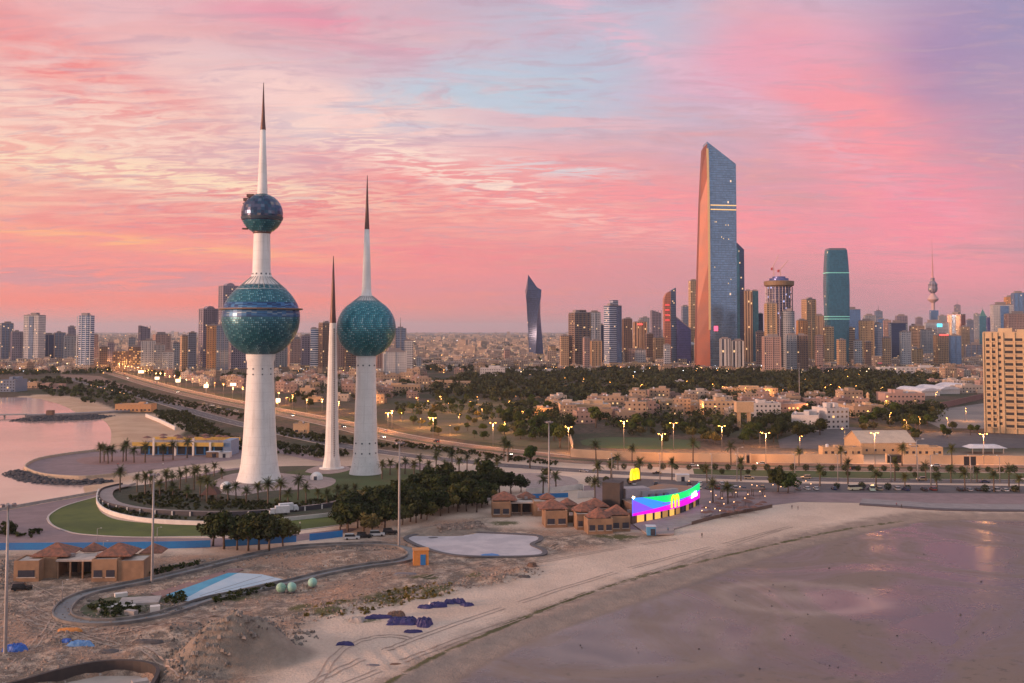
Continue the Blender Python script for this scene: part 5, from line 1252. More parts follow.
wood('woodland', [[(430, 388), (470, 377), (530, 372), (640, 371), (760, 372), (830, 371), (935, 378), (942, 388), (900, 394), (850, 398), (780, 396), (700, 398), (640, 402), (560, 400), (500, 402), (430, 400)], [(420, 366), (500, 363), (520, 366), (500, 371), (430, 373)]],
     2300, (6, 14), 1.4, 60, 'broad belt of dark trees below the central skyscrapers', M['wood'], 11)
wood('woodland', [[(30, 382), (60, 380), (110, 383), (135, 402), (128, 409), (100, 407), (75, 400), (45, 396)], [(0, 366), (120, 368), (110, 374), (0, 376)], [(140, 372), (260, 376), (260, 380), (150, 377)], [(275, 378), (420, 376), (430, 384), (280, 386)]],
     900, (4, 8), 1.1, 50, 'low dark trees and scrub behind the far left beach and along the district', M['wood'], 12)
wood('shrubbery', [[(112, 384), (150, 393), (200, 405), (245, 417), (243, 421), (196, 410), (140, 399), (112, 391)], [(153, 411), (186, 413), (215, 428), (246, 444), (246, 453), (222, 449), (196, 437), (160, 420)], [(270, 428), (330, 438), (400, 448), (396, 450), (320, 443), (270, 434)], [(275, 444), (335, 450), (350, 456), (330, 459), (275, 455)]],
     1500, (1.6, 3.6), .6, 34, 'dark green planted shrub beds between the highway and the coast road', M['leaf_dark'], 13, 'shrubbery')
wood('shrubbery', [[(395, 441), (430, 446), (470, 451), (500, 456), (560, 463), (555, 466), (500, 460), (430, 451), (396, 446)], [(104, 505), (112, 509), (150, 516.5), (200, 519), (280, 517), (285, 519), (240, 522), (180, 522), (130, 517), (104, 511)], [(165, 490), (240, 502), (300, 503), (345, 494), (345, 503), (300, 510), (200, 511), (140, 506), (125, 498)], [(0, 524), (14, 526), (44, 533), (38, 538), (10, 538), (-10, 534)]],
     900, (.8, 1.9), .4, 34, 'dark low planting around the terrace and beside the highway', M['leaf_dark'], 14, 'shrubbery')

wood('garden_trees', [[(760, 418), (825, 420), (828, 434), (762, 446)], [(612, 426), (700, 422), (700, 436), (614, 437)], [(702, 424), (760, 426), (758, 443), (702, 443)], [(505, 404), (560, 412), (575, 440), (555, 446), (515, 438)], [(855, 412), (945, 408), (940, 422), (860, 430)], [(560, 397), (900, 393), (900, 399), (560, 403)]], 420, (5, 10), .75, 110, 'dense dark garden trees crowding the villas', M['wood'], 29, 'garden trees')
wood('garden_trees', [SC, SC, [(395, 405), (470, 396), (560, 408), (566, 428), (500, 425), (395, 415)], [(270, 380), (420, 376), (440, 388), (400, 402), (300, 400)]], 1000, (4, 9), .8, 55, 'loose dark garden trees between the villas', M['wood'], 19, 'garden trees')
# date palms
def make_palm(h_, seed, n=34, cr=3.7):
    rr = random.Random(seed); t = thing('date_palm', '', 'palm tree')
    mb = MB(); zs = [0, h_ * .3, h_ * .6, h_ * .85, h_]; lean = rr.uniform(-.3, .3)
    mb.loft([[(lean * (z_ / h_) ** 2 + r_ * math.cos(a), r_ * math.sin(a), z_) for a in [2 * math.pi * i / 8 for i in range(8)]] for z_, r_ in zip(zs, (.38, .30, .28, .27, .36))], smooth=True); mb.build('trunk', M['bark'], t)
    mb = MB()
    for i in range(n):
        a = 6.283 * (i * .382 + rr.random() * .1); el0 = R(rr.uniform(-20, 80)); L = cr * rr.uniform(.8, 1.1); p = Vector((lean, 0, h_)); d = Vector((math.cos(a) * math.cos(el0), math.sin(a) * math.cos(el0), math.sin(el0)))
        side = Vector((-math.sin(a), math.cos(a), 0)); K = 7; prev = None
        for k in range(K + 1):
            w_ = .80 * math.sin(math.pi * min(1, (k + .6) / (K + .8))) ** .7
            cur = (p.copy(), w_)
            if prev:
                p0, w0 = prev
                for sg in (-1, 1):   # leaflets as separate slivers on both sides of the rib
                    for q in (0, .5):
                        c0 = p0.lerp(p, q); c1 = p0.lerp(p, q + .36)
                        tip = c1 + side * sg * w_ * 1.25 + d * L / K * .5 - Vector((0, 0, .25 * w_))
                        mb.poly([tuple(c0), tuple(c1), tuple(tip)])
                mb.poly([tuple(p0 - side * .05), tuple(p0 + side * .05), tuple(p + side * .04), tuple(p - side * .04)])
            prev = cur; p = p + d * (L / K); d = (d + Vector((0, 0, -.19))).normalized()
    mb.build('crown', M['palm_leaf'], t); return t
PALMS = [make_palm(7.5, 1), make_palm(6, 2, 34), make_palm(8.5, 3, 32), make_palm(4.2, 4, 34, 3.2)]
def palmrow(pts, var, sc, text, seed=1):
    rr = random.Random(seed)
    for i, p in enumerate(pts):
        plant(PALMS, rr.choice(var), *G(*p), f'{ordw(i + 1)} palm from the left {text}', None, rr.uniform(*sc))
palmrow([(100, 463), (104, 461.5), (108, 463.5), (112, 461.5), (123, 462), (126, 461), (134, 462.5), (145, 462.5), (163, 461), (173, 460), (187, 458)], (0, 1, 2), (.95, 1.2), 'on the crescent plaza')
plant(PALMS, 0, *G(120, 492), 'single date palm at the tip of the curved tower terrace', None, 1.15)
palmrow([(137, 492), (145, 497), (152, 492), (160, 498), (166, 490), (173, 497), (180, 491), (187, 500), (194, 490), (200, 497), (207, 503), (213, 498), (228, 503), (236, 499), (246, 505), (258, 501), (268, 506), (280, 501), (288, 505), (298, 500), (306, 505), (318, 501), (327, 505), (338, 500), (346, 504), (355, 498)], (0, 1, 0, 3), (.8, 1.15), 'in the terrace garden before the towers', 2)
palmrow([(206, 478), (214, 476), (222, 479), (150, 487), (172, 484), (186, 482), (197, 481)][::-1], (1, 3), (.8, 1.0), 'just left of the tallest tower foot', 3)
palmrow([(382, 479), (390, 475), (398, 480), (405, 474), (414, 478), (420, 472), (429, 476), (436, 471), (445, 475), (452, 470), (459, 474), (467, 470), (478, 474), (487, 470), (497, 474)], (0, 1), (.85, 1.1), 'right of the single ball tower', 4)
palmrow([(504, 461), (508, 462), (596, 461), (632, 463), (693, 463.5), (731, 465), (799, 466), (841, 466.5), (902, 466), (952, 466)], (0, 2), (1.0, 1.25), 'close to the long palace wall', 5)
palmrow([(598, 487), (611, 478), (618, 470), (640, 481), (672, 480), (707, 483), (713, 503), (728, 504), (741, 481), (820, 486), (848, 484), (876, 488), (895, 481), (905, 490), (926, 481), (937, 491), (951, 483), (965, 491), (977, 482), (994, 492), (1009, 487), (1019, 492)], (0, 1, 2), (.85, 1.1), 'scattered along the coast road verge', 6)
palmrow([(595, 502), (556, 490), (543, 495)][::-1], (0, 1), (.95, 1.1), 'behind the red roofed pavilions', 7)

# clipped round shrubs
def make_shrub(r, seed):
    t = thing('round_shrub', '', 'shrub'); o = bpy.data.objects.new('foliage', quads_mesh('foliage', leaf_cloud(420, [(0, 0, r * .95, r * .8), (0, 0, r * .95, r * .95)], .22, seed, 1.0), M['leaf_dark'])); C.objects.link(o); o.parent = t
    mb = MB(); mb.tube((0, 0, 0), (0, 0, r * .5), .12, .1, 6); mb.build('stem', M['bark'], t); return t
SHR = [make_shrub(1.7, 5)]
pts = [(x, 469.2 + (x - 600) * .0075) for x in range(598, 1022, 13)]
for i, p in enumerate(pts): plant(SHR, 0, *G(*p), f'{ordw(i + 1)} clipped shrub from the left along the highway kerb', 'clipped shrubs along the highway', random.uniform(.85, 1.15))
pts = [(705, 473), (722, 474), (748, 474), (770, 474.5), (824, 476), (848, 476), (880, 476.5), (915, 477), (938, 477.5)]
for i, p in enumerate(pts): plant(SHR, 0, *G(*p), f'{ordw(i + 1)} clipped round shrub from the left on the green verge', 'clipped shrubs on the green verge', random.uniform(.8, 1.1))
pts = [(588, 483), (606, 483), (630, 484.5), (837, 489), (862, 489.5), (888, 490), (908, 490.5), (985, 492), (1015, 492)]
for i, p in enumerate(pts): plant(SHR, 0, *G(*p), f'{ordw(i + 1)} dark round shrub from the left beside the parking strip', 'round shrubs by the parking strip', random.uniform(.8, 1.1))
# ------------------------------------------------------------------ villas, halls and houses
M['flatroof'] = pbr('flatroof', (.50, .42, .38), .85, col2=(.38, .31, .28), scale=.15)
M['whiteroof'] = pbr('whiteroof', (.66, .64, .68), .6, col2=(.52, .50, .55), scale=.15)
M['win'] = pbr('win', (.05, .05, .07), .25)
M['win_lit'] = glow('win_lit', (1, .55, .2), 1.4)
def villa(x0, x1, top, base, style, label, depth=14, yaw=0, wins=True, roof='flat', cat='villa'):
    Y = G((x0 + x1) / 2, base)[1]; X = AT((x0 + x1) / 2, base, Y)[0]; W_ = (x1 - x0) / 1024 * Y; H = AT((x0 + x1) / 2, top, Y)[1]
    # the wall seen top edge includes the roof plane seen from above; keep the wall, roof adds behind
    H = max(3.2, H - 71 * 0 )
    t = thing('villa' if cat == 'villa' else cat.replace(' ', '_'), label, cat, (X, Y + depth / 2, 0), R(yaw))
    rr = random.Random(int(x0 * 13 + base)); wm = WALLM(style)
    hd = depth / 2; Hw = max(3.2, H * .82) if roof != 'none' else H
    mb = MB(); mb.box(0, 0, 0, W_, depth, Hw); mb.build('wall', wm, t)
    mb = MB(); mb.box(0, 0, Hw, W_ - .8, depth - .8, .06); r_ = mb.build('roof', M['whiteroof'] if roof == 'white' else M['flatroof'], t)
    mb = MB()
    for (cx, cy, sx, sy) in ((0, -hd + .15, W_ + .1, .3), (0, hd - .15, W_ + .1, .3), (-W_ / 2 + .15, 0, .3, depth - .62), (W_ / 2 - .15, 0, .3, depth - .62)): mb.box(cx, cy, Hw - .1, sx, sy, .9)
    mb.build('parapet', wm, t)
    for _ in range(rr.choice((1, 2, 2))):
        mb = MB(); a, b_ = rr.uniform(.12, .3) * W_, rr.uniform(.25, .5) * depth; mb.box(rr.uniform(-.3, .3) * W_, rr.uniform(-.15, .25) * depth, Hw, a, b_, max(1.6, H - Hw + .8)); mb.build('roof_room', wm, t)
    if wins:
        nfl = max(1, int(Hw // 3.3)); n = max(2, min(14, int(W_ / 3.4)))
        if n * nfl > 60: n = 60 // nfl
        for f_ in range(nfl):
            for i in range(n):
                mb = MB(); mb.box(-W_ / 2 + W_ * (i + .5) / n, -hd - .02, 1.0 + f_ * Hw / nfl, W_ / n * .42, .1, 1.45); mb.build('window', M['win_lit'] if rr.random() < .06 else M['win'], t)
        mb = MB(); mb.box(W_ * .18, -hd - .6, 0, 2.4, 1.2, 2.7); mb.build('porch', wm, t)
    for q in range(3): mb = MB(); mb.box(rr.uniform(-.42, .42) * W_, rr.uniform(-.3, 0) * depth, Hw, 1.5, 1.2, 1.1); mb.build('air_conditioner', M['plant'], t)
    mb = MB(); mb.lathe([(.9, Hw), (.95, Hw + 1.7), (.3, Hw + 2.0)], 8, rr.uniform(-.4, .4) * W_, depth * .2); mb.build('water_tank', M['whiteroof'], t)
    return t
V = [
 (560, 611, 402.5, 417, 'tan2', 'long two storey sand coloured villa with many windows by the park', 30), (606, 645, 409.5, 418.5, 'pink', 'long low hall with a pale roof right of the long villa', 26, 0, False, 'white'),
 (548, 562, 401, 412, 'tan2', 'small sand coloured house at the left end of the long villa', 18), (534, 553, 407, 416, 'tan', 'low brown house with a bright wall in the park corner', 14),
 (640, 660, 404, 414, 'pink', 'pinkish villa behind the hall with pale roof', 20), (662, 700, 400.5, 410, 'tan2', 'row of pinkish villas left of the block with window rows', 20),
 (703.5, 735, 399, 415, 'tan2', 'sand coloured block with two clear rows of dark windows', 22), (751, 781, 401, 417, 'white', 'pale grey long block right of the square water tower', 24),
 (771, 808, 402, 416, 'pink', 'broad pinkish block behind the curved school walls', 26), (798, 824, 413, 431, 'white', 'cream school block with a plain side wall', 26, -18, False),
 (823, 847, 405, 429, 'white', 'white school block with tall bays beside the cream one', 22, 12), (700, 722, 390, 397, 'pink', 'long roof pinkish villa amid the trees, west one', 20), (726, 770, 387, 396, 'tan2', 'long sand coloured villa half hidden in the wooded belt', 22),
 (806, 830, 398, 406, 'pink', 'pinkish house behind the wooded belt edge', 18), (845, 884, 404, 416, 'tan2', 'sand coloured villas cluster left of the pink villa', 20), (885.5, 925, 391, 407.5, 'pink', 'pink two storey villa with a rooftop lantern near the empty lot', 24),
 (823, 862, 447, 455.5, 'tan2', 'low gatehouse block left of the gabled shed', 8), (904, 943, 447, 455.5, 'tan2', 'low block right of the gabled shed behind the palace wall', 9), (480, 505, 366.5, 378, 'white', 'white cube house with three dark windows in the middle distance', 22),
 (384, 420, 384, 393, 'tan', 'terracotta coloured long house below the white hotel', 18), (425, 470, 381, 388, 'tan', 'long low earth coloured building left of the white cube house', 20), (515, 560, 369.5, 375, 'white', 'long low white hall right of the white cube house', 20),
 (254, 268, 398, 406, 'tan2', 'bright pale house right of the tallest tower shaft beyond the highway', 12), (307, 321, 396.5, 402, 'tan2', 'lamp lit low house left of the needle beyond the highway', 10), (293, 307, 423, 433.5, 'tan2', 'small square cream house between the tallest tower and the needle', 8),
 (225, 241, 376, 384, 'white', 'white houses beside the highway left of the tallest tower', 14), (576, 600, 365, 372, 'white', 'low white block at the foot of the striped office tower', 16), (660, 712, 366, 372, 'pink', 'brightly lit low market hall before the wide grey hall', 20),
 (610, 650, 362, 370, 'tan2', 'low sand block at the foot of the red topped tower', 16), (820, 860, 366, 374, 'pink', 'low pinkish block below the bulging teal tower', 16), (880, 940, 366, 375, 'white', 'low white blocks in front of the brown box building', 18),
 (940, 984, 366, 373, 'pink', 'low pink block below the cream gridded apartment block', 16), (0, 15, 378, 392, 'bluegrey', 'grey quay building at the left edge by the far beach', 30), (20, 37, 382, 388, 'tan', 'low tan house behind the far beach', 12),
 (40, 62, 383.5, 389, 'pink', 'low pink walled house behind the far beach', 12), (115, 151, 403.5, 412, 'orange', 'warm lit entrance pavilion between the two beaches', 14, 0, True), (676, 684, 380, 386, 'white', 'tiny white hut in the wooded belt', 8), (940, 985, 379, 386.5, 'tan2', 'long arcaded ochre wall building in front of the low white blocks', 10),
]
for v in V: villa(*v[:6], *(v[6:] if len(v) > 6 else ()))
# square raised tank
Y = G(744, 427)[1]; s_ = Y / 1024; X = AT(744, 427, Y)[0]; t = thing('water_tank', 'square raised water tank on four legs among the sand coloured blocks', 'water tank', (X, Y, 0))
mb = MB(); hb = AT(744, 412, Y)[1]; mb.box(0, 0, hb, 17 * s_, 9, AT(744, 401.5, Y)[1] - hb); mb.build('tank', WALLM('tan2'), t)
for a in (-1, 1):
    for b_ in (-1, 1): mb = MB(); mb.box(a * 5 * s_, b_ * 3, 0, 1.2, 1.2, hb); mb.build('leg', WALLM('tan2'), t)
# gabled shed
def gable(x0, x1, top, base, depth, hw, label, wall, roof, yaw=0):
    Y = G((x0 + x1) / 2, base)[1]; X = AT((x0 + x1) / 2, base, Y)[0]; W_ = (x1 - x0) / 1024 * Y; t = thing('gabled_shed', label, 'shed', (X, Y, 0), R(yaw)); H = hw * 1.9
    mb = MB(); P = [(-W_ / 2, 0), (W_ / 2, 0), (W_ / 2, hw), (0, H), (-W_ / 2, hw)]
    P = [(0, 0), (depth, 0), (depth, hw), (depth / 2, H), (0, hw)]
    mb.loft([[(-W_ / 2, p[0], p[1]) for p in P], [(W_ / 2, p[0], p[1]) for p in P]], True, True); mb.build('wall', wall, t)
    mb = MB()
    for a, b_, za, zb in ((-.4, depth / 2, hw - .2, H + .1), (depth / 2, depth + .4, H + .1, hw - .2)):
        mb.loft([[(-W_ / 2 - .4, a, za + .05), (W_ / 2 + .4, a, za + .05), (W_ / 2 + .4, b_, zb + .05), (-W_ / 2 - .4, b_, zb + .05)], [(-W_ / 2 - .4, a, za + .3), (W_ / 2 + .4, a, za + .3), (W_ / 2 + .4, b_, zb + .3), (-W_ / 2 - .4, b_, zb + .3)]], True, True)
    mb.build('roof', roof, t)
    for i in range(6): mb = MB(); mb.box(-W_ * .4 + W_ * .8 * i / 5, -.05, 1.6, 1.2, .12, 1.3); mb.build('window', M['win'], t)
gable(861, 916, 432, 454, 26, 6.3, 'large cream shed with a pitched roof behind the palace wall', WALLM('tan2'), pbr('shedroof', (.60, .46, .36), .7, col2=(.50, .38, .30), scale=.2), 3)
# market roofs
for i, (x0, x1, py) in enumerate(((921, 942, 396), (940, 962, 394), (960, 984, 391.5))):
    Y = G(x0, py)[1]; X = AT((x0 + x1) / 2, py, Y)[0]; w_ = (x1 - x0) / 1024 * Y; t = thing('market_roof', f'{ordw(i + 1)} pale blue white vaulted market roof from the left behind the pink villa', 'market hall', (X, Y, 0), R(12))
    mb = MB(); mb.box(0, 25, 0, w_ * .96, 48, 5); mb.build('wall', WALLM('white'), t)
    mb = MB(); P = [(-w_ / 2, 5.05), (-w_ / 2, 5.6), (-w_ / 4, 8), (0, 8.6), (w_ / 4, 8), (w_ / 2, 5.6), (w_ / 2, 5.05)]; mb.loft([[(p[0], 0, p[1]) for p in P], [(p[0], 50, p[1]) for p in P]], True, True); mb.build('roof', M['whiteroof'], t)
# white canopy tent
Y = G(985, 453)[1]; X = AT(985, 453, Y)[0]; t = thing('canopy', 'flat white canopy roof on posts behind the palace wall', 'canopy', (X, Y, 0)); mb = MB(); mb.loft([[(-11, -5, 3.2), (11, -5, 3.2), (11, 6, 3.2), (-11, 6, 3.2)], [(-7, -2, 4.8), (7, -2, 4.8), (7, 4, 4.8), (-7, 4, 4.8)]], True, True); mb.build('roof', M['whiteroof'], t)
for a in (-9, -3, 3, 9): mb = MB(); mb.box(a, -4, 0, .35, .35, 3.2); mb.build('post', M['concrete'], t)
# small minaret
Y = G(868, 409)[1]; X = AT(868, 409, Y)[0]; t = thing('minaret', 'little sand coloured minaret with a domed cap left of the pink villa', 'minaret', (X, Y, 0)); mb = MB(); mb.lathe([(1.6, 0), (1.5, 9), (2.0, 9.4), (2.0, 10), (1.2, 10.2), (1.2, 12.4), (1.5, 12.6)], 12); mb.build('shaft', WALLM('tan2'), t); mb = MB(); mb.lathe([(1.5, 12.6), (1.5, 13.4), (.9, 14.5), (.1, 15.6)], 12); mb.build('dome', WALLM('tan2'), t)

# perimeter walls
pal = [G(*p) for p in [(571, 457), (600, 459), (640, 460.5), (700, 462), (745, 462.5)]]; pal2 = [G(*p) for p in [(750.5, 462.6), (800, 463), (886, 463.5)]]; pal3 = [G(*p) for p in [(903, 463.7), (960, 464), (1024, 464.5), (1200, 466)]]
for q, lb in ((pal, 'long pale lamp lit palace wall west of its first gate'), (pal2, 'pale lamp lit palace wall between its two gates'), (pal3, 'pale lamp lit palace wall east of its second gate')):
    o = wall_line('boundary_wall', resample(q, 12), 4.6, .6, M['sandwall']); tag(o, lb, 'wall')
o = wall_line('boundary_wall', resample([G(*p) for p in [(571, 457), (573, 450), (569, 437), (567, 428)]], 10), 4.2, .6, M['sandwall']); tag(o, 'palace wall wing running back beside the park', 'wall')
for px in (748, 894.5):
    X, Y_ = G(px, 463); t = thing('gate', 'dark metal gate in the palace wall, ' + ('the narrow western one' if px < 800 else 'the wide eastern one'), 'gate', (X, Y_, 0)); w_ = (5.5 if px < 800 else 17) / 1024 * Y_
    mb = MB(); mb.box(0, .3, 0, w_, .2, 4.1); mb.build('leaf', M['void'], t); mb = MB(); mb.box(-w_ / 2 + .2, -.1, 0, .7, .9, 5); mb.box(w_ / 2 - .2, -.1, 0, .7, .9, 5); mb.build('gatepost', M['sandwall'], t)
o = wall_line('boundary_wall', resample([G(*p) for p in [(930, 411), (955, 405.5), (986, 398)]], 12), 5.5, .6, pbr('redwall', (.30, .14, .12), .8)); tag(o, 'dark red wall slanting behind the empty lot', 'wall')
o = wall_line('boundary_wall', resample([G(*p) for p in [(146, 417), (160, 422.5), (176, 430.5)]], 8), 2.6, 1.0, M['white_wall']); tag(o, 'slanting pale wall at the back of the near left beach', 'wall')

# houses: individual ones that show, the rest of the city as one mass
def make_house(w_, d_, h_, style, seed):
    rr = random.Random(seed); t = thing('house', '', 'house'); wm = WALLM(style)
    mb = MB(); mb.box(0, 0, 0, w_, d_, h_); 
    for i, f in enumerate(mb.f):
        if i == 4: mb.mi[i] = 1
    mb.build('wall', [FA[style], M['flatroof']], t)
    mb = MB()
    for (cx, cy, sx, sy) in ((0, -d_ / 2 + .15, w_ + .1, .3), (0, d_ / 2 - .15, w_ + .1, .3), (-w_ / 2 + .15, 0, .3, d_ - .62), (w_ / 2 - .15, 0, .3, d_ - .62)): mb.box(cx, cy, h_ - .1, sx, sy, 1.0)
    mb.build('parapet', wm, t)
    mb = MB(); mb.box(rr.uniform(-.2, .2) * w_, rr.uniform(-.1, .2) * d_, h_, w_ * .35, d_ * .4, 2.8); mb.build('roof_room', wm, t)
    mb = MB(); mb.box(w_ * .3, -d_ / 2 - 1.2, 0, w_ * .3, 2.4, h_ * .5); mb.build('porch', wm, t)
    mb = MB(); mb.lathe([(.8, h_), (.85, h_ + 1.6), (.3, h_ + 1.9)], 8, -w_ * .32, d_ * .1); mb.build('water_tank', M['whiteroof'], t)
    for q in range(2): mb = MB(); mb.box(w_ * (.1 + .18 * q), -d_ * .25, h_, 1.3, 1.1, 1.0); mb.build('air_conditioner', M['plant'], t)
    return t
HS = [make_house(16, 13, 7.5, 'house', 1), make_house(20, 14, 9, 'house_pale', 2), make_house(13, 12, 10.5, 'house_pink', 3), make_house(24, 12, 7, 'house_pale', 4), make_house(14, 14, 8, 'house_pink', 5), make_house(18, 16, 13, 'house', 6)]
ZONES = [([(0, 372), (60, 373), (130, 372), (150, 378), (200, 377), (245, 380), (245, 388), (200, 386), (170, 379), (110, 372), (0, 369)], 34, 'low house among the lamps of the far left shore district', 'houses of the far left shore district'),
 ([(270, 376), (420, 374), (440, 388), (400, 404), (330, 402), (275, 396)], 70, 'flat roofed house in the district behind the white towers', 'houses behind the white towers'),
 ([(415, 364), (560, 360), (560, 370), (520, 372), (420, 378)], 42, 'flat roofed house in the lit district left of the central skyscrapers', 'houses left of the central skyscrapers'),
 ([(560, 369.5), (700, 370), (860, 370), (985, 371), (985, 379), (940, 378), (830, 373), (560, 373.5)], 70, 'low block at street level before the central skyscrapers', 'low blocks before the central skyscrapers'),
 ([(545, 403), (700, 400), (860, 400), (885, 408), (860, 420), (820, 412), (760, 420), (700, 414), (645, 420), (600, 425), (560, 420)], 55, 'sand coloured house in the quarter behind the palace wall', 'houses behind the palace wall'),
 ([(925, 386), (985, 384), (985, 392), (935, 395)], 8, 'low house near the pale market roofs', 'houses near the market roofs')]
occ = [(o.location.x, o.location.y, 20) for o in bpy.data.objects if o.parent is None and o.name.startswith(('villa', 'high_rise', 'water_tank', 'gabled'))]
for poly, n, lb, gp in ZONES:
    Q = [G(*p) for p in poly]; xs = [p[0] for p in Q]; ys_ = [p[1] for p in Q]; rr = random.Random(n); c_ = 0; k = 0
    while c_ < n and k < n * 80:
        k += 1; X, Y = rr.uniform(min(xs), max(xs)), rr.uniform(min(ys_), max(ys_))
        if not inside((X, Y), Q) or any(math.hypot(X - a, Y - b_) < r_ for a, b_, r_ in occ): continue
        if min(math.hypot(X - a, Y - b_) for a, b_ in HWY) < 34: continue
        occ.append((X, Y, 19)); plant(HS, rr.randrange(6), X, Y, lb, gp, rr.uniform(.8, 1.15), R(rr.choice((0, 8, -12, 90, 98, 78)))); c_ += 1
mb = MB(); rr = random.Random(77); n = 0
fa('farhouse', (.46, .34, .28), (.09, .08, .09), 4, 3.4, .4, .4, .12)
while n < 10500:
    py = 331 + 2.6 + 36 * rr.random() ** 1.35; px = rr.uniform(-300, 1350); X, Y = G(px, py)
    if Y > 26000: continue
    w_, d_, h_ = rr.uniform(12, 26) * (1 + Y / 9000), rr.uniform(12, 22), rr.choice((6, 7, 9, 10, 12, 16)) * (1 + (rr.random() < .03) * 1.5) * (1 + Y / 22000)
    if Y < 2100 and (380 < px < 950 and 370 < py): continue
    if any(abs(X - a) < 16 and abs(Y - b_) < 20 for a, b_, _ in occ): continue
    z0 = 0 if Y < 2500 else -4
    mb.cur = 0; k0 = len(mb.f); mb.box(X, Y, z0, w_, d_, h_ - z0 + (Y > 6000) * (Y - 6000) / 6000 * 4, R(rr.choice((0, 12, -20, 40))), False); mb.mi[-1] = 1; n += 1
    if rr.random() < .5: mb.box(X, Y, h_, w_ * .4, d_ * .4, 3, 0, False)
tag(mb.build('distant_city', [FA['farhouse'], M['flatroof']]), 'endless hazy city of low flat roofed houses stretching to the horizon', 'city', kind='stuff')
# trees between the far houses
wood('woodland', [[(-40, 352), (560, 346), (1060, 350), (1060, 366), (700, 368), (560, 366), (-40, 366)]], 1800, (6, 12), 3.2, 22, 'dark tree patches among the far off houses', M['wood'], 15)
# ------------------------------------------------------------------ red roofed pavilions
M['ochre'] = pbr('ochre', (.36, .205, .12), .8, col2=(.25, .145, .09), scale=.25, detail=7)
M['tile'] = pbr('tile', (.31, .115, .07), .75, col2=(.15, .07, .05), scale=.9, detail=7, bump=.6, bscale=3)
M['paleroof'] = pbr('paleroof', (.56, .46, .40), .8, col2=(.42, .34, .30), scale=.5)
def pyramid(mb, cx, cy, w_, d_, z0, hh, n=4, rot=0):
    if n == 4: pts = [(-w_ / 2, -d_ / 2), (w_ / 2, -d_ / 2), (w_ / 2, d_ / 2), (-w_ / 2, d_ / 2)]
    else: pts = [(w_ / 2 * math.cos(2 * math.pi * (i + .5) / n), d_ / 2 * math.sin(2 * math.pi * (i + .5) / n)) for i in range(n)]
    mb.loft([[(cx + p[0], cy + p[1], z0) for p in pts], [(cx + p[0], cy + p[1], z0 + .25) for p in pts], [(cx + p[0] * .06, cy + p[1] * .06, z0 + hh) for p in pts]], True, True)
def pavilion(px, py, yaw, units, roofs, label, flats=(), cols=(), k=1.0):
    """units: (x,y,w,d,h,windows) blocks; roofs: (x,y,w,z,h,n); flats: (x0,x1,y0,y1,z)"""
    t = thing('pavilion', label, 'pavilion', (*G(px, py), 0), R(yaw))
    for (x_, y_, w_, d_, h_, nw) in units:
        mb = MB(); mb.box(x_ * k, y_ * k, 0, w_ * k, d_ * k, h_); wl_ = mb.build('wall', M['ochre'], t)
        mb = MB()
        for q in ((0, -d_ / 2 + .15, w_, .3), (0, d_ / 2 - .15, w_, .3), (-w_ / 2 + .15, 0, .3, d_ - .6), (w_ / 2 - .15, 0, .3, d_ - .6)): mb.box((x_ + q[0]) * k, (y_ + q[1]) * k, h_, q[2] * k, q[3] * k, .45)
        mb.build('parapet', M['ochre'], wl_)
        mb = MB(); mb.box(x_ * k, y_ * k, h_, w_ * k - .7, d_ * k - .7, .05); mb.build('roof', M['paleroof'], wl_)
        for i in range(nw):
            xw = (x_ - w_ / 2 + w_ * (i + .5) / nw) * k; mb = MB(); mb.box(xw, (y_ - d_ / 2) * k - .03, 1.3, w_ * k / nw * .66, .12, 1.9); mb.build('window', M['win'], wl_)
            mb = MB(); mb.box(xw, (y_ - d_ / 2) * k - .12, 1.05, w_ * k / nw * .76, .3, .22); mb.build('sill', M['paleroof'], wl_)
    for (x_, y_, w_, z_, h_, n_) in roofs: mb = MB(); pyramid(mb, x_ * k, y_ * k, w_ * k, w_ * k, z_, h_, n_); mb.build('tiled_roof', M['tile'], t)
    for (a, b_, c_, d_, z_) in flats:
        mb = MB(); mb.box((a + b_) / 2 * k, (c_ + d_) / 2 * k, z_, (b_ - a) * k, (d_ - c_) * k, .5); mb.build('canopy', M['paleroof'], t)
        mb = MB(); mb.box((a + b_) / 2 * k, d_ * k - .3, 0, (b_ - a) * k, .4, z_); mb.build('back_wall', M['ochre'], t)
        n = max(2, int((b_ - a) / 3.2))
        for i in range(n): mb = MB(); mb.box((a + (b_ - a) * (i + .5) / n) * k, d_ * k - .55, 0, (b_ - a) / n * .6 * k, .15, z_ * .75); mb.build('opening', M['void'], t)
    for q in range(4): mb = MB(); mb.box((-12 + q * 7.3) * k, (6 + (q * 5) % 4) * k, 5.4, 1.2, 1.0, .95); mb.build('roof_unit', M['plant'], t)
    for (x_, y_) in cols: mb = MB(); mb.box(x_ * k, y_ * k, 0, .45, .45, 4.8); mb.build('column', M['ochre'], t)
pavilion(80, 581, 3, [(-15, 4, 7, 8, 5.4, 1), (-9.8, 8, 3.4, 8, 5.4, 0), (7, 2.5, 7, 7, 5.8, 2), (14.2, 4, 7.4, 9, 5.2, 0)], [(-10.5, 10, 11, 5.9, 3.0, 4), (-1.5, 15, 7.5, 5.6, 2.2, 8), (8.5, 7, 10, 6.3, 3.0, 4), (17, 12, 6.5, 5.6, 2.4, 4)],
         'brown pavilion with red pyramid roofs before the blue hoarding at lower left', [(-8, 3.5, 3, 12, 4.8)], [(-7.5, 3.4), (-4, 3.4), (-.5, 3.4), (3, 3.4)])
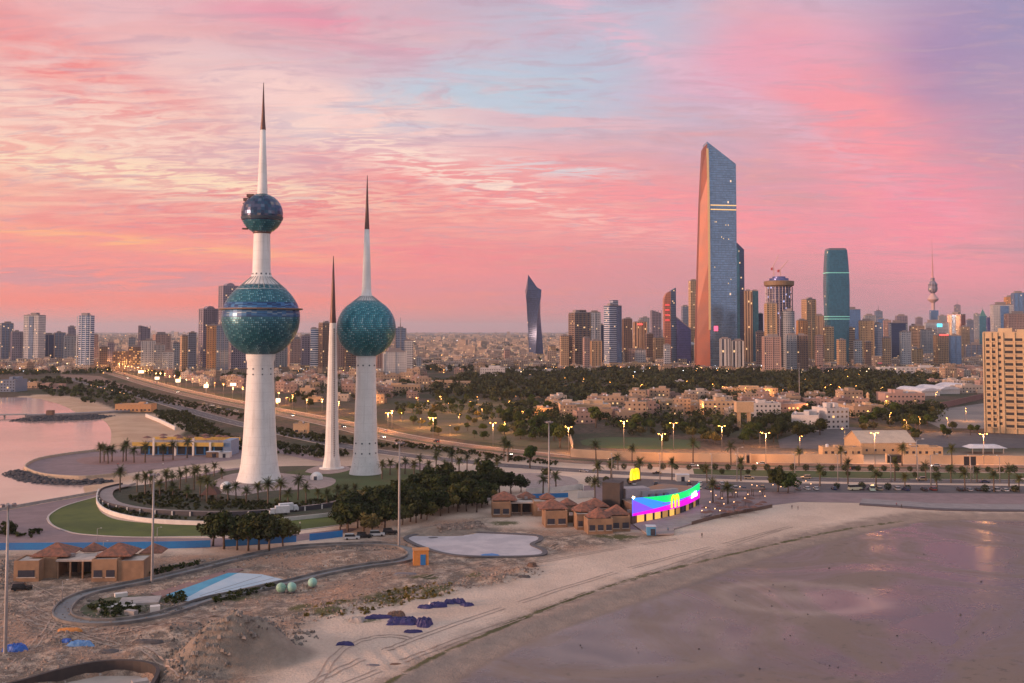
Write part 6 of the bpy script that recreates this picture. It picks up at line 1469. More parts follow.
pavilion(521, 517, 4, [(-7.5, 4, 7, 8, 5.4, 2), (8.5, 5, 7, 8, 5.2, 0)], [(-6, 7, 9.5, 5.9, 2.9, 4), (3, 12, 8, 5.6, 2.2, 8), (11, 9, 6, 5.6, 2.0, 4)], 'low brown pavilion with red pyramid roofs behind the white play pool', [(-4, 5.2, 3, 11, 4.6)], [(-3.6, 3.4), (.4, 3.4), (4.6, 3.4)])
pavilion(575, 528, 7, [(-6.5, 6, 8, 9, 5.6, 2), (5, 0, 10, 8, 5.2, 4), (10, 9, 8, 9, 5.4, 0), (-1, 14, 10, 7, 5.4, 0)], [(-7, 9, 10.5, 6.1, 3.0, 4), (4, 4.5, 10, 5.7, 2.8, 8), (10, 12, 9, 5.9, 2.7, 4), (0, 16, 8, 5.8, 2.4, 8)], 'larger brown pavilion cluster with red roofs beside the dark restaurant wall', [], [])
pavilion(608, 533, 8, [(-3, 2, 9, 7, 4.8, 3), (5, 5, 7, 7, 5.0, 2)], [(-2.5, 4, 9.6, 5.2, 3.2, 8), (5, 7.5, 8, 5.4, 3.2, 4)], 'small brown pavilion with red roof right against the dark restaurant wall', [], [])

# ------------------------------------------------------------------ colour lit restaurant with curved screen
O = G(632, 524.5); t = thing('restaurant', 'beach restaurant with a long curved screen glowing green, blue and magenta', 'restaurant', (*O, 0))
A0 = (0, 0); B0 = (G(699, 505)[0] - O[0], G(699, 505)[1] - O[1])
L_ = math.hypot(*B0); ux, uy = B0[0] / L_, B0[1] / L_; nx_, ny_ = uy, -ux       # outward (towards the beach)
def arc(f, off=0.0): 
    bow = math.sin(math.pi * f) * 4.2; return (B0[0] * f + nx_ * (bow + off), B0[1] * f + ny_ * (bow + off))
NS = 26
def arcstrip(f0, f1, z0, z1, off, mat, nm, par, zfun=None, n=NS, th=.25):
    mb = MB()
    for i in range(n):
        a, b_ = f0 + (f1 - f0) * i / n, f0 + (f1 - f0) * (i + 1) / n
        za0, za1 = (z0(a), z1(a)) if callable(z0) else (z0, z1); zb0, zb1 = (z0(b_), z1(b_)) if callable(z0) else (z0, z1)
        p, q, r_, s2 = arc(a, off), arc(b_, off), arc(b_, off - th), arc(a, off - th)
        k0 = len(mb.v); mb.v += [(*p, za0), (*q, zb0), (*q, zb1), (*p, za1), (*s2, za0), (*r_, zb0), (*r_, zb1), (*s2, za1)]
        for f_ in ((0, 1, 2, 3), (5, 4, 7, 6), (3, 2, 6, 7), (1, 0, 4, 5)): mb.face([k0 + j for j in f_])
    return mb.build(nm, mat, par)
scr = arcstrip(0, 1, lambda f: 3.1 - .1 * f, lambda f: 9.7 - 1.6 * math.sin(math.pi * f) * .55 - .6 * f, .35, glow('screen_blue', (.04, .26, .80), .95, True), 'led_screen', t)
zt = lambda f: 9.7 - 1.6 * math.sin(math.pi * f) * .55 - .6 * f
arcstrip(.10, 1, lambda f: zt(f) - 2.7 * (min(1, (f - .10) * 4)), lambda f: zt(f), .42, glow('screen_green', (.0, .72, .16), 1.0, True), 'green_band', scr)
arcstrip(0, 1, lambda f: 3.1 - .1 * f, lambda f: 3.1 + .9 + 1.7 * min(1, f * 1.5), .42, glow('screen_magenta', (.72, .0, .62), 1.0, True), 'magenta_band', scr)
arcstrip(0, .2, lambda f: 4.05 + 1.7 * min(1, f * 1.5) , lambda f: max(4.1 + 1.7 * min(1, f * 1.5), 9.0 - f * 22), .45, glow('screen_violet', (.22, .08, .75), .95), 'violet_wedge', scr)
arcstrip(.3, 1, lambda f: 3.1 + 2.62, lambda f: 3.1 + 2.95, .47, glow('screen_indigo', (.20, .05, .85), 1.0), 'indigo_line', scr)
# two arched strokes of the yellow letter M on the screen
YG = glow('logo_yellow', (1, .72, .02), 1.25)
def arches(mb, put, w_, h_, th, dep):
    """letter M made of two tall arches; put(u, z, d) -> point"""
    for s_ in (-1, 1):
        n = 14; outer = []; inner = []
        for i in range(n + 1):
            a = math.pi * i / n; c = s_ * w_ / 4
            outer.append((c - math.cos(a) * w_ / 4 - math.cos(a) * th * .5, h_ * math.sin(a) ** .62))
            inner.append((c - math.cos(a) * w_ / 4 + math.cos(a) * th * .5, max(0, h_ * math.sin(a) ** .62 - th * math.sin(a) * 1.2)))
        for i in range(n):
            k0 = len(mb.v)
            for d_ in (0, dep):
                for q in (outer[i], outer[i + 1], inner[i + 1], inner[i]): mb.v.append(put(q[0], q[1], d_))
            for f_ in ((3, 2, 1, 0), (4, 5, 6, 7), (0, 1, 5, 4), (2, 3, 7, 6)): mb.face([k0 + j for j in f_])
def onarc(fc, zc, off):
    def put(u, z_, d_): 
        p = arc(fc + u / L_, off - d_ * .3); return (p[0], p[1], zc + z_)
    return put
mb = MB(); arches(mb, onarc(.45, 3.6, 1.0), 5.2, 4.9, .8, 1); mb.build('arch_logo', YG, t)
# white script on the screen, traced as strokes
mb = MB(); WG = glow('script_white', (1, 1, 1), 1.6)
def stroke(pts, th=.38):
    for (a, b_), (c, d_) in zip(pts, pts[1:]):
        P, Q = onarc(.80, 5.0, 1.0)(a, b_, 0), onarc(.80, 5.0, 1.0)(c, d_, 0); mb.tube(P, Q, th * .5, th * .5, 5, False)
stroke([(-4.2, .3), (-3.6, -.1), (-3.0, .2), (-2.9, 1.9)]); stroke([(-3.0, .2), (-2.2, .0), (-1.8, .9), (-1.3, .1), (-.6, .1), (-.5, 1.2)]); stroke([(.1, .2), (.3, 2.3)]); stroke([(.1, .2), (.9, .1), (1.3, .8), (1.8, .7), (1.9, .0), (2.5, .1), (2.6, 2.2)]); stroke([(3.0, .1), (3.4, .9), (4.0, .7), (4.0, .1), (3.2, .0)]); stroke([(-1.5, 1.7), (-1.3, 1.75)]); stroke([(1.0, 1.7), (1.5, 1.75)])
mb.build('script_sign', WG, t)
# glazed ground floor
arcstrip(.04, 1, .0, .45, .1, M['concrete'], 'plinth', t)
for i in range(11):
    f0, f1 = .05 + i * .086, .05 + i * .086 + .066
    arcstrip(f0, f1, .45, 3.0, .05, glow('shop_glass', (1, .55, .12), .75, False) if i in (0, 1, 2, 4) else glow('shop_glass_dim', (.8, .42, .12), .22) if i % 2 else M['win'], 'shop_window', t, n=2, th=.1)
    arcstrip(f1, f1 + .02, 0, 3.15, .15, M['void'], 'pier', t, n=1, th=.4)
BK = (-ux * 1 - nx_ * 22, -uy * 1 - ny_ * 22)
C1 = (G(618.7, 523)[0] - O[0], G(618.7, 523)[1] - O[1] + 16); C2 = (B0[0] - nx_ * 17, B0[1] - ny_ * 17)
M['darkwall'] = pbr('darkwall', (.055, .038, .035), .7, col2=(.04, .03, .03), scale=.4); M['brownwall'] = pbr('brownwall', (.17, .10, .075), .7)
mb = MB(); foot = [A0] + [arc(i / 12, -.5) for i in range(1, 12)] + [B0, C2, C1]; mb.prism(foot, 0, 7.3); mb.build('wall', M['brownwall'], t)
mb = MB(); mb.prism([(p[0] * .985, p[1] * .985 + .1) for p in foot], 7.32, 7.4); mb.build('roof', pbr('resroof', (.34, .17, .09), .8, col2=(.20, .15, .14), scale=.12), t)
mb = MB(); q = [(-9.5, 13), (-3.2, 10), (-1, 17), (-7.4, 20)]; mb.prism([(p[0] - .5, p[1] - 3) for p in q], 0, 14.0); mb.build('dark_block', M['darkwall'], t)
mb = MB(); mb.box(3, 17, 7.4, 10, 6, 3.6, .3); mb.build('roof_room', pbr('rr', (.45, .36, .36), .7), t)
for i, (a, b_) in enumerate(((9, 14), (12, 15), (15, 17), (19, 21))): mb = MB(); mb.box(a, b_, 7.4, 1.8, 1.6, 1.5, .4); mb.build('roof_unit', M['steel'], t)
mb = MB(); mb.box(12.5, 17.5, 7.4, 16, 2.2, 2.6, .42); mb.build('roof_wall', M['concrete'], t)
# free standing double arch on the roof side, seen nearly edge on
t2_ = thing('arch_sign', 'large yellow double arch sign standing behind the colour lit restaurant roof', 'sign', (*G(635, 497), 7.4), R(52))
mb = MB(); arches(mb, lambda u, z_, d_: (u, d_ - .5, z_ * 1.0), 5.6, 4.8, 1.1, 1.0); mb.build('arch', glow('arch_yellow', (1, .66, .01), 1.0), t2_)
mb = MB(); mb.box(0, 0, -.9, 7.5, 1.8, .9); mb.build('base', M['brownwall'], t2_); 
# bright floodlight at the roof corner
fl = thing('floodlight', 'glaring warm floodlight at the corner of the restaurant roof', 'floodlight', (O[0] + .6, O[1] + .4, 7.3)); mb = MB(); mb.tube((0, 0, 0), (0, 0, 2.3), .09); mb.build('post', M['steel'], fl); mb = MB(); mb.ball((0, -.2, 2.5), .42); mb.build('lamp', glow('flood', (1, .62, .25), 45, True), fl)
# terrace, kiosk, loungers
mb = MB(); mb.prism([(G(a, b_)[0] - O[0], G(a, b_)[1] - O[1]) for a, b_ in ((633, 525.5), (648, 535.5), (674, 535), (674, 530), (693, 524.5), (712, 515), (702, 505.5), (680, 512), (655, 518))], .0, .5); o = mb.build('terrace_deck', M['paving2'], t)
def small_box(name, px, py, w_, d_, h_, mat, label, cat, extra=None, yaw=0, z=0):
    tt = thing(name, label, cat, (*G(px, py), z), R(yaw)); mb = MB(); mb.box(0, d_ / 2, 0, w_, d_, h_); mb.build('body', mat, tt)
    mb = MB(); mb.box(0, d_ / 2, h_, w_ + .4, d_ + .4, .18); mb.build('roof', (extra or [M['paleroof']])[0], tt)
    if extra and len(extra) > 1: mb = MB(); mb.box(extra[2] if len(extra) > 2 else 0, -.05, .1, 1.6 if w_ < 9 else 2.2, .12, h_ * .72); mb.build('door', extra[1], tt)
    return tt
M['skyblue'] = pbr('skyblue', (.10, .32, .55), .5); M['dblue'] = pbr('dblue', (.03, .16, .42), .5, col2=(.02, .20, .50), scale=.1); M['orange'] = pbr('orange', (.62, .24, .06), .6)
small_box('kiosk', 651.5, 535.5, 3.0, 3, 3.0, M['skyblue'], 'small light blue kiosk at the corner of the restaurant terrace', 'kiosk', [M['whiteroof'], M['win'], .5])
small_box('shed', 421, 565.5, 4.6, 4, 4.4, M['orange'], 'orange shed with a blue door standing on the sand', 'shed', [M['orange'], M['dblue'], .6], 8)
small_box('kiosk', 683, 481.5, 6, 4, 3.0, M['white_wall'], 'small white roofed hut behind the colour lit restaurant', 'kiosk', [M['whiteroof'], M['win'], 0])

def make_parasol():
    t = thing('parasol', '', 'parasol'); mb = MB(); mb.tube((0, 0, 0), (0, 0, 2.5), .05); mb.build('pole', M['steel'], t)
    mb = MB(); mb.lathe([(1.7, 2.1), (1.72, 2.16), (.9, 2.55), (.05, 2.8)], 8, smooth=False, capb=True); mb.build('canopy', pbr('parasol', (.22, .10, .08), .8), t)
    return t
PS = [make_parasol()]
rr = random.Random(3); poly = [(705, 508), (730, 499), (770, 504), (765, 510), (715, 522), (704, 520)]; n = 0; 
pp = []
while len(pp) < 22:
    p = (rr.uniform(704, 770), rr.uniform(499, 522))
    if inside(p, poly) and all(math.dist(p, q) > 3.4 for q in pp): pp.append(p)
for i, p in enumerate(sorted(pp)): plant(PS, 0, *G(*p), f'{ordw(i + 1)} dark parasol from the left on the cafe terrace by the beach', 'parasols of the beach cafe', 1.0)
def make_lamppost(h_, warm=(1, .62, .28), s=18, r=.3):
    t = thing('garden_lamp', '', 'lamp'); mb = MB(); mb.tube((0, 0, 0), (0, 0, h_), .07, .05, 6); mb.build('pole', M['steel'], t); mb = MB(); mb.ball((0, 0, h_ + r), r, seg=8, rings=6); mb.build('lamp_globe', glow('globe%d' % int(h_ * 10), warm, s, True), t); return t
GL = [make_lamppost(3.0, (1, .50, .22), 4, .19)]
pp = [(711, 499), (716, 503), (727, 495), (740, 494), (752, 492), (757, 493), (722, 506), (745, 506), (760, 499), (773, 492), (789, 491), (778, 490), (797, 488), (706, 516), (702, 519), (715, 517), (724, 512), (734, 510), (748, 502), (765, 504), (710, 510), (720, 519), (781, 494), (806, 488), (811, 491), (795, 492), (736, 500), (689, 488), (619, 500)]
for i, p in enumerate(sorted(pp)): plant(GL, 0, *G(*p), f'{ordw(i + 1)} small glowing globe lamp from the left around the beach cafe', 'globe lamps of the beach cafe', 1.0)
o = wall_line('terrace_fence', resample([G(*p) for p in smooth([(692, 525), (712, 519.5), (735, 514.5), (760, 510), (774, 507)], 3)], 3), 1.3, .3, M['brownwall']); tag(o, 'low brown fence between the beach cafe terrace and the sand', 'fence')
for i, (x0, x1, py) in enumerate(((722, 735, 498.5), (737, 750, 497.5), (753, 765, 496.5))):
    Y = G(x0, py)[1]; w_ = (x1 - x0) / 1024 * Y; tt = thing('pergola', f'{ordw(i + 1)} dark open pergola from the left behind the beach cafe', 'pergola', (G((x0 + x1) / 2, py)[0], Y, 0)); mb = MB()
    mb.box(0, 2, 3, w_, 4, .25); mb.build('roof', M['brownwall'], tt)
    for a in (-.45, .45):
        for b_ in (.3, 3.7): mb = MB(); mb.box(a * w_, b_, 0, .25, .25, 3); mb.build('post', M['brownwall'], tt)

# ------------------------------------------------------------------ hoardings
def hoard(pts, h_, mat, label, th=.15): 
    o = wall_line('hoarding', resample([G(*p) for p in pts], 4), h_, th, mat); return tag(o, label, 'hoarding')
hoard([(-80, 551.5), (8, 550), (100, 549.5), (180, 548.3), (222, 546.8)], 2.3, M['dblue'], 'long blue construction hoarding behind the lower left pavilion')
hoard([(222.5, 546.8), (260, 544.5), (302, 541.4)], 2.3, M['dblue'], 'blue hoarding behind the clump of dark trees')
hoard([(302.5, 541.3), (309, 540.7)], 2.5, M['white_wall'], 'single white panel in the blue hoarding line')
hoard([(309.5, 540.7), (339, 537.5), (352, 535.5)], 2.3, M['dblue'], 'short blue hoarding right of the white panel')
hoard([(522, 498.5), (545, 498), (577, 497)], 1.9, M['dblue'], 'blue hoarding behind the brown pavilions in the middle')
hoard([(526, 494), (560, 492), (583, 489), (584, 494)], 2.4, M['white_wall'], 'white hoarding rising behind the short blue one')
hoard([(577.5, 498), (603, 497)], 3.0, M['white_wall'], 'white hoarding panel left of the dark restaurant wall')
sheet('paved_island', [(500, 477), (530, 473), (570, 477), (578, 484), (560, 488), (530, 489), (505, 485)], .08, M['paving2'], 3)

# ------------------------------------------------------------------ pools and the looping channel
M['pool_light'] = pbr('pool_light', (.40, .52, .62), .6, col2=(.50, .58, .66), scale=.1, world=True); M['pool_deep'] = pbr('pool_deep', (.04, .30, .48), .5, col2=(.06, .36, .54), scale=.2, world=True)
M['pool_pale'] = pbr('pool_pale', (.55, .48, .49), .7, col2=(.44, .39, .41), scale=.12, detail=7, lo=.4, hi=.6, world=True); M['rim'] = pbr('rim', (.12, .105, .11), .8, world=True)
sheet('pool_floor', [(182, 600.5), (205, 588), (238, 573), (262, 574.5), (283, 579.5), (240, 589), (196, 602.5)], .06, M['pool_light'], 1)
sheet('pool_floor', [(166, 595), (180, 590), (228, 573), (238, 573), (205, 588), (182, 600.5), (172, 599)], .065, M['pool_deep'], 1)
for a, b_ in (((200, 596), (262, 576)), ((215, 593), (275, 578))): struct(ribbon('pool_line', [G(*a), G(*b_)], -.12, .12, .08, M['rim']))
P = [G(*p) for p in smooth([(405, 538.5), (430, 533), (470, 532.5), (510, 534), (538, 536), (541, 540.5), (533, 545), (545, 551), (540, 556), (500, 557.5), (455, 556), (425, 549)], 5, True)]
sheet('play_pool', P, .07, M['pool_pale'], 1, world=True); P.append(P[0]); o = ribbon('pool_rim', P, -1.1, .6, .0, M['rim'], .35); tag(o, 'dark rounded rim around the white play pool', 'pool rim')
sheet('pool_paint', [(480, 555), (492, 553.5), (500, 555.5), (490, 557)], .09, M['dblue'], 2); sheet('pool_paint', [(428, 537.5), (436, 537), (438, 538), (431, 538.6)], .09, M['rim'], 2)
PB = [(-120, 730), (-20, 694), (20, 683), (60, 671.5), (100, 663.5), (140, 663.5), (158, 671), (150, 690), (100, 760), (-120, 800)]
sheet('basin_floor', [G(*p, -2.3) for p in smooth(PB, 4, True)], -2.3, pbr('basin', (.52, .42, .36), .8, col2=(.44, .35, .31), scale=.12, detail=6, world=True), 1, world=True)
o = ribbon('basin_wall', resample([G(*p) for p in smooth(PB[:8], 6)], 2), -.4, .4, -2.4, M['darkwall'], 3.0); tag(o, 'dark curved wall around the sunken basin in the lower left corner', 'basin wall')
CW = CHANW + [CHANW[0]]
struct(ribbon('channel_floor', CW, -1.9, 1.9, .06, pbr('chan', (.17, .17, .18), .6, col2=(.24, .23, .23), scale=.1, world=True)))
o = ribbon('channel_wall', CW, 1.9, 2.3, -.1, pbr('chwall', (.13, .12, .12), .8, col2=(.26, .22, .20), scale=.2, world=True), .8); tag(o, 'inner concrete wall of the winding empty water channel', 'channel wall')
o = ribbon('channel_wall', CW, -2.3, -1.9, -.1, bpy.data.materials['chwall'], .8); tag(o, 'outer concrete wall of the winding empty water channel', 'channel wall')
sheet('red_path', [(150, 594), (170, 588), (230, 568.5), (245, 569), (236, 573), (228, 573), (180, 590), (162, 597)], .055, M['paving_red'], 1)
sheet('island', [(80, 611), (92, 602), (120, 596), (155, 597), (185, 604), (180, 612), (140, 617), (100, 619)], .05, pbr('islandsoil', (.055, .07, .028), .9, col2=(.11, .10, .06), scale=.4, world=True), 3)
def slab(px, py, w_, d_, h_, mat, label, yaw=0, z=0): 
    mb = MB(); mb.box(0, 0, 0, w_, d_, h_); o = mb.build('concrete_slab', mat); o.location = (*G(px, py), z); o.rotation_euler[2] = R(yaw); return tag(o, label, 'slab')
slab(117, 607, 9, 4, .5, M['white_wall'], 'pale pinkish slab on the green island inside the channel', 15); slab(140, 602, 10, 7, .6, M['concrete'], 'broad grey slab on the green island inside the channel', 12)
slab(155, 612, 2.4, 2, 1.6, M['white_wall'], 'white cube like block on the green island', 20); slab(131, 615, 3, 1.6, 1.2, M['concrete'], 'light grey broken block on the green island edge', -20); slab(121, 596.5, 3.2, 1.6, 1.0, M['white_wall'], 'pale blue white block at the back of the green island', 30)
slab(140, 684, 3, 2, .8, M['concrete'], 'grey slab near the corner of the sunken basin', 30, 0)
mb = MB()
for i, (px, py, r_, lb) in enumerate(((281, 592.5, 1.35, 'greenish ball, first of the three lying by the channel'), (291.5, 592, 1.35, 'mint green ball in the middle of the three by the channel'), (312.5, 587, 1.3, 'mint green ball set apart from the other two by the channel'))):
    t = thing('ball', lb, 'ball', (*G(px, py), 0)); mb = MB(); mb.ball((0, 0, r_ * .96), r_, seg=20, rings=14); mb.build('shell', pbr('ball%d' % i, (.16, .34, .24) if i == 0 else (.25, .50, .42), .5, col2=(.34, .50, .40), scale=.8), t)
    mb = MB(); mb.lathe([(r_ * .8, 0), (r_ * .8, .25), (r_ * .5, .3)], 14); mb.build('base', M['rim'], t)

# ------------------------------------------------------------------ heaps, tarps, rubble
def crumple(name, px, py, wx, wy, hz, mat, label, cat, seed=0, n=18, z=0.0, yaw=0, jag=.5):
    rr = np.random.default_rng(seed); mb = MB(); b0 = 0; X, Y = G(px, py); z = z + (height(X, Y) if z == 0 else 0)
    for j in range(n + 1):
        for i in range(n + 1):
            u, v = i / n * 2 - 1, j / n * 2 - 1; q = max(0, 1 - (abs(u) ** 2.4 + abs(v) ** 2.4)); e = (rr.random() - .5) * .12
            mb.v.append(((u + e) * wx / 2 * (1 + .2 * math.sin(seed + 3 * v)), (v + e) * wy / 2 * (1 + .2 * math.cos(seed * 2 + 3 * u)), hz * min(1, q * 2.2) * (1 - jag / 2 + jag * rr.random()) - .25 * (q <= 0)))
    for j in range(n):
        for i in range(n): a = j * (n + 1) + i; mb.face([a, a + 1, a + n + 2, a + n + 1])
    o = mb.build(name, mat); o.location = (X, Y, z); o.rotation_euler[2] = R(yaw); return tag(o, label, cat)
M['tarp_violet'] = pbr('tarp_violet', (.022, .022, .12), .5, col2=(.035, .03, .15), scale=1.2); M['tarp_blue'] = pbr('tarp_blue', (.02, .09, .40), .5, col2=(.04, .15, .55), scale=1); M['tarp_light'] = pbr('tarp_light', (.20, .36, .60), .5, col2=(.08, .22, .5), scale=1.2)
for i, (px, py, a, b_, h_, m_, lb) in enumerate([
 (16, 650, 5.2, 3.0, 1.1, 'tarp_blue', 'crumpled royal blue tarpaulin at the lower left edge'), (81, 646.5, 6.0, 2.6, .7, 'tarp_light', 'light blue tarpaulin lying on the sand'), (66, 643.5, 2.2, 1.6, .5, 'tarp_blue', 'small blue scrap left of the light blue tarpaulin'),
 (110, 653, 5, 2, .4, 'rim', 'dark grey sheet right of the light blue tarpaulin'), (148, 647, 6, 1.8, .5, 'rim', 'long dark sheet at the foot of the diggings'), (70, 632, 5, 1.6, .5, 'orange', 'long dull orange debris strip beside the channel bend'),
 (345, 644.5, 3.6, 1.7, .5, 'tarp_violet', 'single dark blue bundle on the tracked sand'), (379, 618, 7.0, 1.8, .6, 'tarp_violet', 'long dark violet bundle at the left end of the big heap'), (402, 623, 8.0, 4.6, 1.1, 'tarp_violet', 'largest dark violet heap of plastic on the beach'),
 (424, 625.5, 4.2, 4.0, 1.5, 'tarp_violet', 'rounded dark violet bundle at the right end of the big heap'), (413, 632.5, 4.0, 1.3, .5, 'tarp_violet', 'thin dark violet bundle below the big heap'), (396, 616.5, 4.0, 3, 1.0, 'brownwall', 'reddish brown bundle behind the big violet heap'),
 (425, 608.5, 3.4, 1.7, .6, 'tarp_violet', 'small violet bundle, first of the upper line on the beach'), (438, 607, 4.4, 2.4, .8, 'tarp_violet', 'violet bundle, second of the upper line on the beach'), (449, 604, 3.0, 2.6, .8, 'tarp_violet', 'violet bundle, third of the upper line on the beach'),
 (458, 603.5, 3.8, 2.4, .9, 'tarp_violet', 'violet bundle, fourth of the upper line on the beach'), (467, 606, 3.2, 1.8, .6, 'tarp_violet', 'violet bundle closing the upper line on the beach'),
 (431, 606.2, 1.2, 1.0, .7, 'white_wall', 'small white sack among the upper line of violet bundles'), (410, 620.5, 1.5, 1.2, .8, 'white_wall', 'small white sack beside the biggest violet heap'), (373, 665, 3, .9, .25, 'steel', 'grey plank lying on the lower beach, left one'), (396, 664, 3, .7, .25, 'brownwall', 'brown plank lying on the lower beach, right one'),
 (357, 621, 4.0, 2.4, .9, 'concrete', 'grey rubble pile beside the violet bundles'), (532, 566.5, 2.8, 1.6, .9, 'brownwall', 'dark brown debris lump at the end of the scrub bank'), (524, 578, 3, 1.2, .5, 'rim', 'dark flat debris near the end of the scrub bank'), (405, 574.5, 6, 1.6, .4, 'steel', 'flat grey sheet lying behind the scrub bank')]):
    crumple('debris' if m_ in ('concrete', 'rim', 'brownwall', 'steel', 'orange') else 'sack' if m_ == 'white_wall' else 'tarpaulin', px, py, a, b_, h_, M[m_], lb, 'debris' if m_ in ('concrete', 'rim', 'brownwall', 'steel', 'orange') else 'sack' if m_ == 'white_wall' else 'tarpaulin', i + 3)
PW_ = [G(*p) for p in [(164, 597), (228, 571), (262, 573), (286, 580), (240, 590), (194, 604)]]
def scatter(name, polys, n, r0, r1, mat, label, seed):
    rr = random.Random(seed); mb = MB()
    for poly in polys:
        Q = [G(*p) for p in poly]; xs = [p[0] for p in Q]; ys_ = [p[1] for p in Q]; k = 0
        PP = np.stack([np.array([rr.uniform(min(xs), max(xs)) for _ in range(n * 3)]), np.array([rr.uniform(min(ys_), max(ys_)) for _ in range(n * 3)])], 1); PP = PP[np_inside(PP, Q)][:n]
        for X, Y in PP:
            if name == 'rubble' and inside((X, Y), PW_): continue
            r_ = rr.uniform(r0, r1) * rr.choice((.5, .7, 1)); z_ = height(X, Y)
            pts = [(X + r_ * rr.uniform(.6, 1.3) * math.cos(a), Y + r_ * rr.uniform(.6, 1.3) * math.sin(a)) for a in [1.047 * i for i in range(6)]]
            mb.loft([[(*p, z_ - .3) for p in pts], [(X + (p[0] - X) * .6, Y + (p[1] - Y) * .6, z_ + r_ * rr.uniform(.3, .8)) for p in pts]])
    return tag(mb.build(name, mat), label, 'rubble', kind='stuff')
scatter('rubble', [[(170, 632), (300, 612), (320, 640), (200, 683), (160, 683)], [(160, 566), (215, 560), (340, 548), (400, 545), (400, 549), (230, 562), (170, 575)], [(84, 600), (180, 598), (186, 612), (100, 618)], [(0, 560), (16, 560), (20, 580), (0, 590)]], 900, .15, .7, pbr('rub', (.30, .25, .22), .9, col2=(.12, .10, .09), scale=.5, world=True), 'grey and brown rubble strewn over the construction ground', 21)
scatter('rubble', [[(300, 606), (380, 594), (470, 574), (540, 566), (545, 574), (470, 590), (380, 612), (310, 622)], [(0, 600), (60, 600), (160, 640), (100, 660), (0, 680)], [(430, 527), (480, 520), (490, 530), (440, 535)], [(0, 585), (150, 620), (330, 596), (480, 560), (400, 556), (240, 565), (60, 590)]], 1100, .12, .5, pbr('rub2', (.40, .30, .25), .9, col2=(.18, .13, .11), scale=.5, world=True), 'small brown stones strewn along the scrub bank and diggings', 22)
wood('scrub', [[(300, 612), (345, 600), (400, 590), (450, 584), (455, 594), (400, 606), (340, 618), (305, 618)], [(355, 610), (440, 590), (446, 596), (380, 612), (360, 616)]], 240, (.5, 1.2), .28, 26, 'dry olive scrub growing on the sandy bank above the beach', M['leaf_olive'], 31, 'scrub')
wood('scrub', [[(84, 610), (100, 603), (135, 606), (140, 614), (110, 618)], [(160, 600), (184, 594), (186, 602), (170, 606)], [(208, 600), (275, 585), (276, 589), (215, 604)], [(112, 581), (150, 572), (200, 562), (202, 565), (150, 577)]], 260, (.6, 1.6), .3, 26, 'low green bushes overgrowing the unfinished channel', M['leaf_dark'], 32, 'scrub')
scatter('mud_stones', [[(520, 660), (700, 590), (900, 540), (1020, 560), (1000, 670), (600, 683)]], 120, .12, .4, M['rock'], 'little dark stones dotted over the wet mudflat', 23)

# tyre ruts pressed into the ground
M['rut'] = pbr('rut', (.36, .255, .205), .95, col2=(.47, .335, .27), scale=.35, detail=6, world=True)
for i, L_t in enumerate([[(300, 690), (360, 660), (440, 630), (540, 596), (640, 566), (740, 540), (800, 524)], [(330, 690), (400, 662), (480, 632), (600, 590), (700, 556), (780, 530)], [(20, 620), (60, 632), (110, 636), (160, 628), (210, 617), (270, 606), (340, 596)], [(0, 612), (40, 622), (90, 640), (150, 656), (185, 680)],
    [(318, 684), (336, 655), (362, 640), (395, 636), (425, 644)], [(20, 600), (36, 610), (60, 622), (100, 630)], [(420, 580), (470, 568), (540, 562), (620, 548), (680, 538)], [(560, 545), (500, 562), (440, 570), (370, 580)], [(30, 586), (50, 596), (58, 610), (40, 640), (10, 670)]]):
    base_l = resample([G(*p) for p in smooth(L_t, 8)], 1.2); mb = MB()
    for off in (-.85, .85):
        a = offset(base_l, off - .2); b_ = offset(base_l, off + .2)
        for k_ in range(len(base_l) - 1):
            if (k_ // 6 + i) % 7 == 3: continue
            q4 = [a[k_], b_[k_], b_[k_ + 1], a[k_ + 1]]; mb.poly([(p[0], p[1], height(*p) + .05) for p in q4])
    struct(mb.build('tyre_track', M['rut']))
